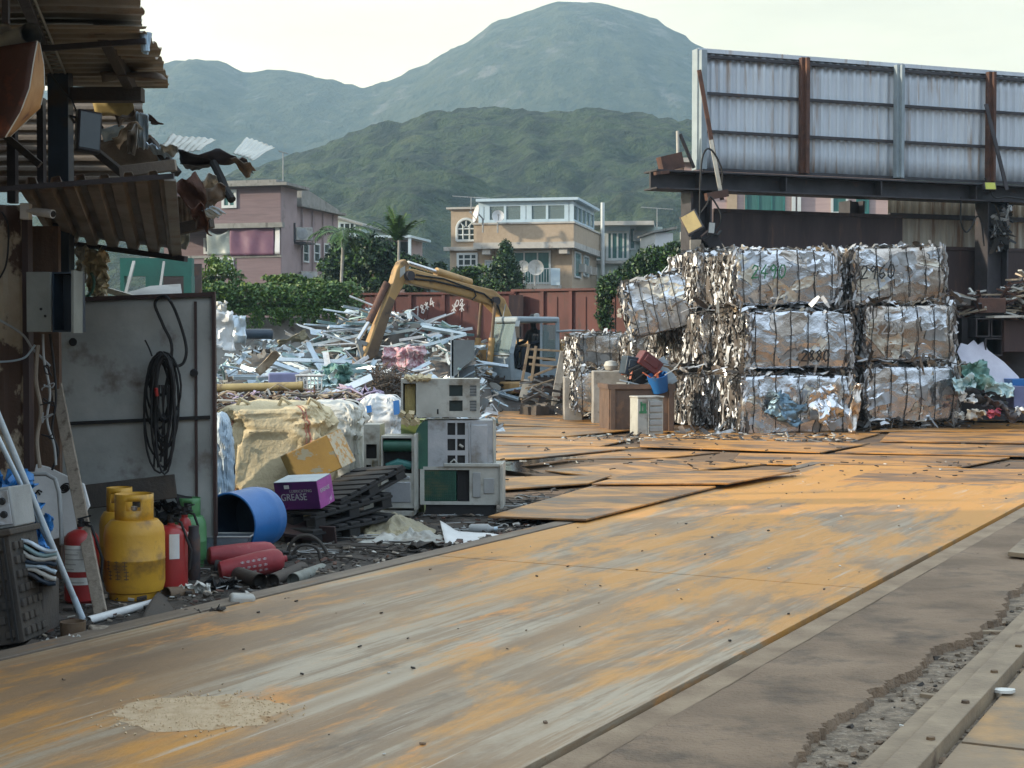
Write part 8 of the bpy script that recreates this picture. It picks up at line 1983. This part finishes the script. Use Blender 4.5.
put_bale('dark low bale furthest left beside the digger', 578, 630, 388, 336, 31.2, 32, m_main='scrap_grey', wires=4, yaw=R(8), end=(-1,))
put_bale('crushed bale standing low between the two concrete blocks', 577, 600, 412, 372, 29.6, 33, wires=2, yaw=R(4), end=(-1,))
# foil patches on the bottom left bale
crumple('foil_panel', 'crumpled blue foil panel at the front of the lowest left bale', 'foil panel', P(787, 408, 25.95), (.62, .1, .42), M['foil_blue'], 51, .10, 2.2, rot=(0, R(28), R(14)), n=22)
crumple('foil_panel', 'bright crumpled foil panel right of the blue foil', 'foil panel', P(826, 405, 25.95), (.46, .1, .66), M['foil'], 52, .10, 2, rot=(0, R(-25), R(14)), n=20)
crumple('foil_panel', 'curled foil strip at the right edge of the lowest left bale', 'foil panel', P(855, 408, 25.95), (.16, .1, .8), M['foil_brown'], 53, .07, 2, rot=(0, R(8), R(14)), n=16)
mb = MB(); rr = random.Random(44)
for i in range(420):
    px = rr.uniform(668, 965); lv = rr.choice((308, 372, 434)); p = P(px, lv + rr.uniform(-7, 4) - (8 if px > 860 else 0), 26.0 + (px - 735) / 225 * 1.4 + rr.uniform(-.05, .5)); p.z = max(.03, p.z); d = Vector((rr.gauss(0, 1), rr.gauss(0, .4), rr.gauss(0, .5))).normalized() * rr.uniform(.04, .18); q = d.cross(Vector((rr.gauss(0, .6), rr.gauss(0, .6), 1))).normalized() * rr.uniform(.01, .05)
    mb.ribbon([p - d, p + Vector((0, 0, rr.uniform(-.03, .03))), p + d], [q, q, q * .5], rr.choices(range(4), (3, 4, 2, 5))[0])
for px in range(735, 965, 14):
    for lv in (308, 371): p = P(px, lv - (6 if px > 858 else 0), 26.8 + (px - 735) / 225 * 1.4); mb.box(p + Vector((0, .5, 0)), (.28, .9, .12), (0, 0, YW), 3)
tag(mb.build('scrap_between_bales', [M['scrap_bright'], M['scrap_grey'], M['scrap_tan'], M['scrap_dark']], None, smooth=0), None, None, None, 'stuff')
# concrete blocks and small white crushed heap
for a, b_, lab in (((564, 377), (583, 413), 'narrow grey concrete block furthest left, beside the leaning post'), ((593, 371), (631, 418), 'wide grey concrete block behind the rusty bin')):
    mb = MB(); p, q = P(*a, 29.0 if a[0] > 580 else 30.2), P(*b_, 29.0 if a[0] > 580 else 30.2); mb.bb(p.x, p.y, 0, q.x, p.y + .7, p.z); solo('concrete_block', mb, M['block'], lab, 'concrete block', bevel=.02)
mb = MB(); rr = random.Random(45)
for i in range(160):
    p = G(rr.uniform(560, 606), rr.uniform(408, 419), .02); p.z = rr.uniform(.0, .4) * rr.random(); d = Vector((rr.gauss(0, 1), rr.gauss(0, .4), rr.gauss(0, .7))).normalized() * rr.uniform(.05, .2); mb.bar(p - d, p + d, rr.uniform(.02, .06), .02, rr.choice((0, 0, 1, 2)))
tag(mb.build('scrap_pieces', [M['white_dirty'], M['scrap_grey'], M['scrap_dark']], None, smooth=0), None, None, None, 'stuff')
# rusty bin and what lies on it
bn = thing('steel_bin', 'rusty brown steel bin in front of the bales, heaped with junk', 'bin', gz(P(640, 435, 26.8)), 0)
BY = 26.6; fb = Frame(P(609, 430, BY), R(6)); w_ = fb.hit(674, 400)[0]; h_ = fb.hit(612, 389)[1]
bn.location = fb.o; bn.rotation_euler = (0, 0, fb.yaw)
mb = MB(); mb.bb(0, 0, .04, w_, .04, h_); mb.bb(0, 1.0, .04, w_, 1.04, h_); mb.bb(-.0, .041, .04, .04, .999, h_); mb.bb(w_ - .04, .041, .04, w_, .999, h_); mb.bb(.041, .041, .04, w_ - .041, .999, .1); mb.build('body', M['rust_bin'], bn, world=False, smooth=0)
mb = MB(); mb.bb(-.03, -.04, h_, w_ + .02, .06, h_ + .08); mb.bb(-.03, .061, h_, .06, 1.06, h_ + .08); mb.bb(w_ - .06, .061, h_, w_ + .02, 1.06, h_ + .08); mb.bb(.02, -.05, .03, .10, -.003, h_ - .002); mb.bb(w_ - .1, -.05, .03, w_ - .02, -.003, h_ - .002); mb.build('rim', M['rust_bin'], bn, world=False, smooth=0)
mb = MB(); mb.bb(.041, .041, h_ - .3, w_ - .041, .999, h_ - .05); mb.build('fill', M['scrap_dark'], bn, world=False, smooth=0)
def jb(lab, px, py, s, rot, m_, name='junk_box', cat='junk', Y=26.9, bev=.02):
    mb = MB(); c = P(px, py, Y); mb.box(c, s, rot); mb.box(c + rot3(rot) @ Vector((0, -s[1] * .5, s[2] * .1)), (s[0] * .7, s[1] * .1, s[2] * .5), rot); solo(name, mb, M[m_], lab, cat, 'junk heaped on the rusty bin', bevel=bev)
jb('red brown toolbox tilted on top of the junk on the bin', 648, 363, (.42, .3, .26), (0, R(35), .3), 'red_dark', 'tool_box', 'box')
jb('black motor casing in the middle of the junk on the bin', 638, 373, (.34, .3, .36), (.2, R(-25), .2), 'black', 'motor_casing', 'casing')
jb('orange red round machine part beside the black motor casing', 650, 373, (.16, .16, .3), (.3, R(20), .4), 'orange_red', 'machine_part', 'machine part')
jb('dark blue plastic box at the left of the junk on the bin', 631, 366, (.3, .3, .32), (0, R(10), .3), 'navy', 'plastic_box', 'box')
mb = MB(); c = P(660, 381, 26.75); mb.lathe([(.0, 0), (.15, 0), (.18, .3), (.165, .3), (.14, .02), (0, .02)], c + Vector((0, 0, -.17)), Euler((R(18), R(-12), 0)).to_matrix(), 24); solo('blue_bucket', mb, M['blue'], 'small blue bucket at the right end of the junk on the bin', 'bucket', 'junk heaped on the rusty bin')
mb = MB(); mb.box(P(665, 372, 27.0), (.24, .03, .5), (0, R(-30), .2)); solo('blue_board', mb, M['alu_blue'], 'pale blue panel leaning behind the small blue bucket', 'panel', 'junk heaped on the rusty bin', smooth=0)
mb = MB(); mb.lathe([(0, 0), (.1, .02), (.14, .1), (.1, .18), (0, .2)], P(611, 371, 28.7), None, 16); solo('pale_ball', mb, M['white_dirty'], 'pale round lump lying on the wide concrete block', 'lump')
mb = MB(); rr = random.Random(46)
for i in range(60):
    p = P(rr.uniform(626, 668), rr.uniform(372, 388), 26.9 + rr.uniform(-.2, .3)); d = Vector((rr.gauss(0, 1), rr.gauss(0, .4), rr.gauss(0, .7))).normalized() * rr.uniform(.05, .2); mb.bar(p - d, p + d, rr.uniform(.02, .09), .02, rr.choice((0, 1, 2, 3)))
tag(mb.build('small_junk', [M['white_dirty'], M['black'], M['orange_red'], M['alu_blue']], None, smooth=0), None, None, None, 'stuff')
# white ribbed machine cabinet with a green mark
cb_ = thing('machine_cabinet', 'pale grey ribbed cabinet with a green painted mark before the rusty bin', 'cabinet', gz(P(652, 437, 25.6)))
fb = Frame(P(637.5, 437, 25.75), R(18)); cb_.location = fb.o; cb_.rotation_euler = (0, 0, fb.yaw)
xm = fb.hit(648, 420)[0]; w_ = .47; h_ = fb.hit(645, 398)[1]
mb = MB(); mb.bb(0, 0, .02, w_, .34, h_); mb.build('casing', M['ac'], cb_, world=False, bevel=.012)
mb = MB()
for k in range(5): mb.bb(w_ * .45, -.02, .08 + k * (h_ - .1) / 5, w_ - .03, -.002, .08 + (k + .72) * (h_ - .1) / 5)
mb.bb(w_ * .40, -.03, .03, w_ * .43, -.002, h_ - .02); mb.build('ribbed_panel', M['grey'], cb_, world=False, bevel=.006)
mb = MB()
for a, b_, c_, d_ in ((.05, .62, .08, .90), (.05, .80, .15, .86), (.10, .66, .15, .84), (.03, .60, .16, .66)): mb.bb(w_ * a * 2.2, -.006, h_ * b_, w_ * c_ * 2.2, -.002, h_ * d_)
mb.build('green_mark', M['ink_green'], cb_, world=False, smooth=0)
mb = MB(); mb.bb(-.01, -.015, h_, w_ + .01, .35, h_ + .03); mb.build('lid', M['white_dirty'], cb_, world=False, bevel=.008)
# ---- right hand junk
def sb(lab, px0, py0, px1, py1, Y, d, m_, name, cat, rot=0): mb = MB(); mb.pbox(px0, py0, px1, py1, Y, d); return solo(name, mb, M[m_], lab, cat, 'steel stock beside the bales', bevel=.01)
for k, (a, b_, c_, d_, lab) in enumerate(((976, 318, 990, 337, 'dark square tube end, left of two side by side'), (991, 318, 1003, 337, 'dark square tube end, right of two side by side'), (985, 338, 1003, 356, 'dark square tube end, lowest of the three'))):
    t = thing('square_tube', lab, 'steel tube', P((a + c_) / 2, d_, 28)); t['group'] = 'steel stock beside the bales'
    p, q = P(a, d_, 28), P(c_, b_, 28); mb = MB(); th = .025
    mb.bb(p.x, 28, p.z, q.x, 30.5, p.z + th); mb.bb(p.x, 28, q.z - th, q.x, 30.5, q.z); mb.bb(p.x, 28, p.z + th, p.x + th, 30.5, q.z - th); mb.bb(q.x - th, 28, p.z + th, q.x, 30.5, q.z - th); mb.build('walls', M['steel_dark'], t, smooth=0)
sb('large dark brown steel block at the right photo edge on the tubes', 1004, 320, 1045, 352, 27.9, 1.2, 'steel_brown', 'steel_block', 'steel block')
sb('brown steel box lying on top of the square tubes', 979, 298, 1006, 313, 28.2, .8, 'rust', 'steel_box', 'steel box')
mb = MB(); mb.bar(P(990, 317, 27.9), P(1040, 316, 27.9), .5, .04); solo('pale_strip', mb, M['white_dirty'], 'pale strip lying flat across the square tubes', 'strip', 'steel stock beside the bales', smooth=0)
mb = MB(); mb.pbox(962, 318, 976, 352, 28.5, 1); mb.pbox(960, 336, 1045, 420, 28.9, 1); mb.pbox(975, 313, 1004, 317, 28.3, .8); solo('scrap_bundle', mb, M['steel_dark'], 'dark steel bundle behind the crumpled white sheet', 'bundle', 'steel stock beside the bales', smooth=0)
mb = MB(); rr = random.Random(50)
for i in range(130):
    p = P(rr.uniform(1012, 1040), rr.uniform(276, 316), 28.6 + rr.uniform(-.3, .5)); d = Vector((rr.gauss(0, 1), rr.gauss(0, .4), rr.gauss(0, .25))).normalized() * rr.uniform(.1, .35); mb.bar(p - d, p + d, rr.uniform(.03, .1), .03, rr.choice((0, 1, 1, 2, 3)))
for i in range(70):
    p = P(rr.uniform(962, 1010), rr.uniform(292, 320), 28.6 + rr.uniform(-.3, .5)); d = Vector((rr.gauss(0, 1), rr.gauss(0, .4), rr.gauss(0, .2))).normalized() * rr.uniform(.08, .3); mb.bar(p - d, p + d, rr.uniform(.02, .07), .03, rr.choice((0, 1, 1, 2, 3)))
tag(mb.build('scrap_offcuts', [M['scrap_tan'], M['rust'], M['steel_dark'], M['white_dirty']], None, smooth=0), None, None, None, 'stuff')
mb = MB(); ol = [(957, 352), (961, 343), (968, 345), (974, 340), (978, 345), (984, 341), (988, 350), (1004, 362), (1018, 376), (1023, 384), (1014, 392), (1000, 388), (985, 372), (974, 366), (966, 370)]
mb.prism([P(x, y, 27.4 + .012 * (400 - y)) for x, y in ol], (0, .03, 0)); solo('white_board', mb, M['wall_lilac'], 'large broken white panel with jagged edge leaning right of the bales', 'panel')
for k, (px, py, w_, h, m_, lab) in enumerate(((978, 376, .42, .5, 'cloth_green', 'grey green crumpled sheet under the broken white panel'), (964, 385, .35, .3, 'plastic_aqua', 'pale aqua crumpled plastic left of the grey green sheet'), (1000, 390, .5, .28, 'plastic_aqua', 'pale aqua film right of the grey green sheet'), (985, 398, .8, .28, 'black', 'black crumpled plastic under the aqua film'), (968, 398, .3, .14, 'white', 'white crumpled film below the aqua plastic'), (1000, 408, .7, .2, 'steel_dark', 'dark crumpled sheet lowest in the right hand rubbish'))):
    crumple('crumpled_sheet', lab, 'sheet', P(px, py, 27.2 - k * .06), (w_, .15, h), M[m_], 60 + k, .12, 2.0, rot=(-.3, R(-15 + k * 9), 0), n=16)
for px, py, m_, s, lab in ((994, 414, 'pink', .24, 'pink crumpled bag on the ground by the plates'), (975, 416, 'white_dirty', .34, 'dirty white rag on the ground left of the pink bag'), (1020, 413, 'white', .22, 'white crumpled bag at the right photo edge'), (960, 417, 'white_dirty', .16, 'small pale rag at the foot of the right column of bales')):
    crumple('crumpled_bag', lab, 'bag', P(px, py, 26.9) + Vector((0, 0, .03)), (s, .14, s * .6), M[m_], int(px), .07, 2.2, rot=(R(25), 0, .2), n=14)
sb('dusky blue plastic box at the right photo edge', 1014, 386, 1045, 408, 27.1, .5, 'wall_dusk', 'plastic_box', 'box'); sb('blue plastic sheet above the dusky blue box', 1012, 379, 1045, 386, 27.2, .5, 'blue', 'plastic_sheet', 'sheet')
mb = MB(); rr = random.Random(52)
for i in range(420):
    px = rr.uniform(560, 1024); b_ = 437 if px < 860 else 424; p = G(px, b_ + rr.uniform(-3, 5), .04); d = Vector((rr.gauss(0, 1), rr.gauss(0, .6), rr.gauss(0, .2))).normalized() * rr.uniform(.02, .11); mb.bar(p - d, p + d, rr.uniform(.02, .07), .02, rr.choice((0, 1, 1, 2, 3)))
for i in range(110):
    p = G(rr.uniform(490, 1024), rr.choice((rr.uniform(440, 480), rr.gauss(464, 2.5))), .075); d = Vector((rr.gauss(0, 1), rr.gauss(0, .6), rr.gauss(0, .1))).normalized() * rr.uniform(.01, .05); mb.bar(p - d, p + d, rr.uniform(.01, .03), .012, rr.choice((0, 1, 1, 1, 2)))
tag(mb.build('ground_litter', [M['white_dirty'], M['rubber'], M['wood_dark'], M['scrap_grey']], None, smooth=0), None, None, None, 'stuff')
# ================================================================ air
mb = MB(); mb.bb(-960, -75, -1, 960, 1790, 330)
hz = mb.build('haze', [], None, smooth=0)
hm = bpy.data.materials.new('haze'); hm.use_nodes = True
hm.node_tree.nodes.clear()
ho = hm.node_tree.nodes.new('ShaderNodeOutputMaterial'); pv = hm.node_tree.nodes.new('ShaderNodeVolumePrincipled')
pv.inputs['Color'].default_value = (.52, .78, 1.0, 1); pv.inputs['Density'].default_value = HAZE; pv.inputs['Anisotropy'].default_value = .1
hm.node_tree.links.new(pv.outputs[0], ho.inputs['Volume'])
hz.data.materials.append(hm); hz['kind'] = 'stuff'
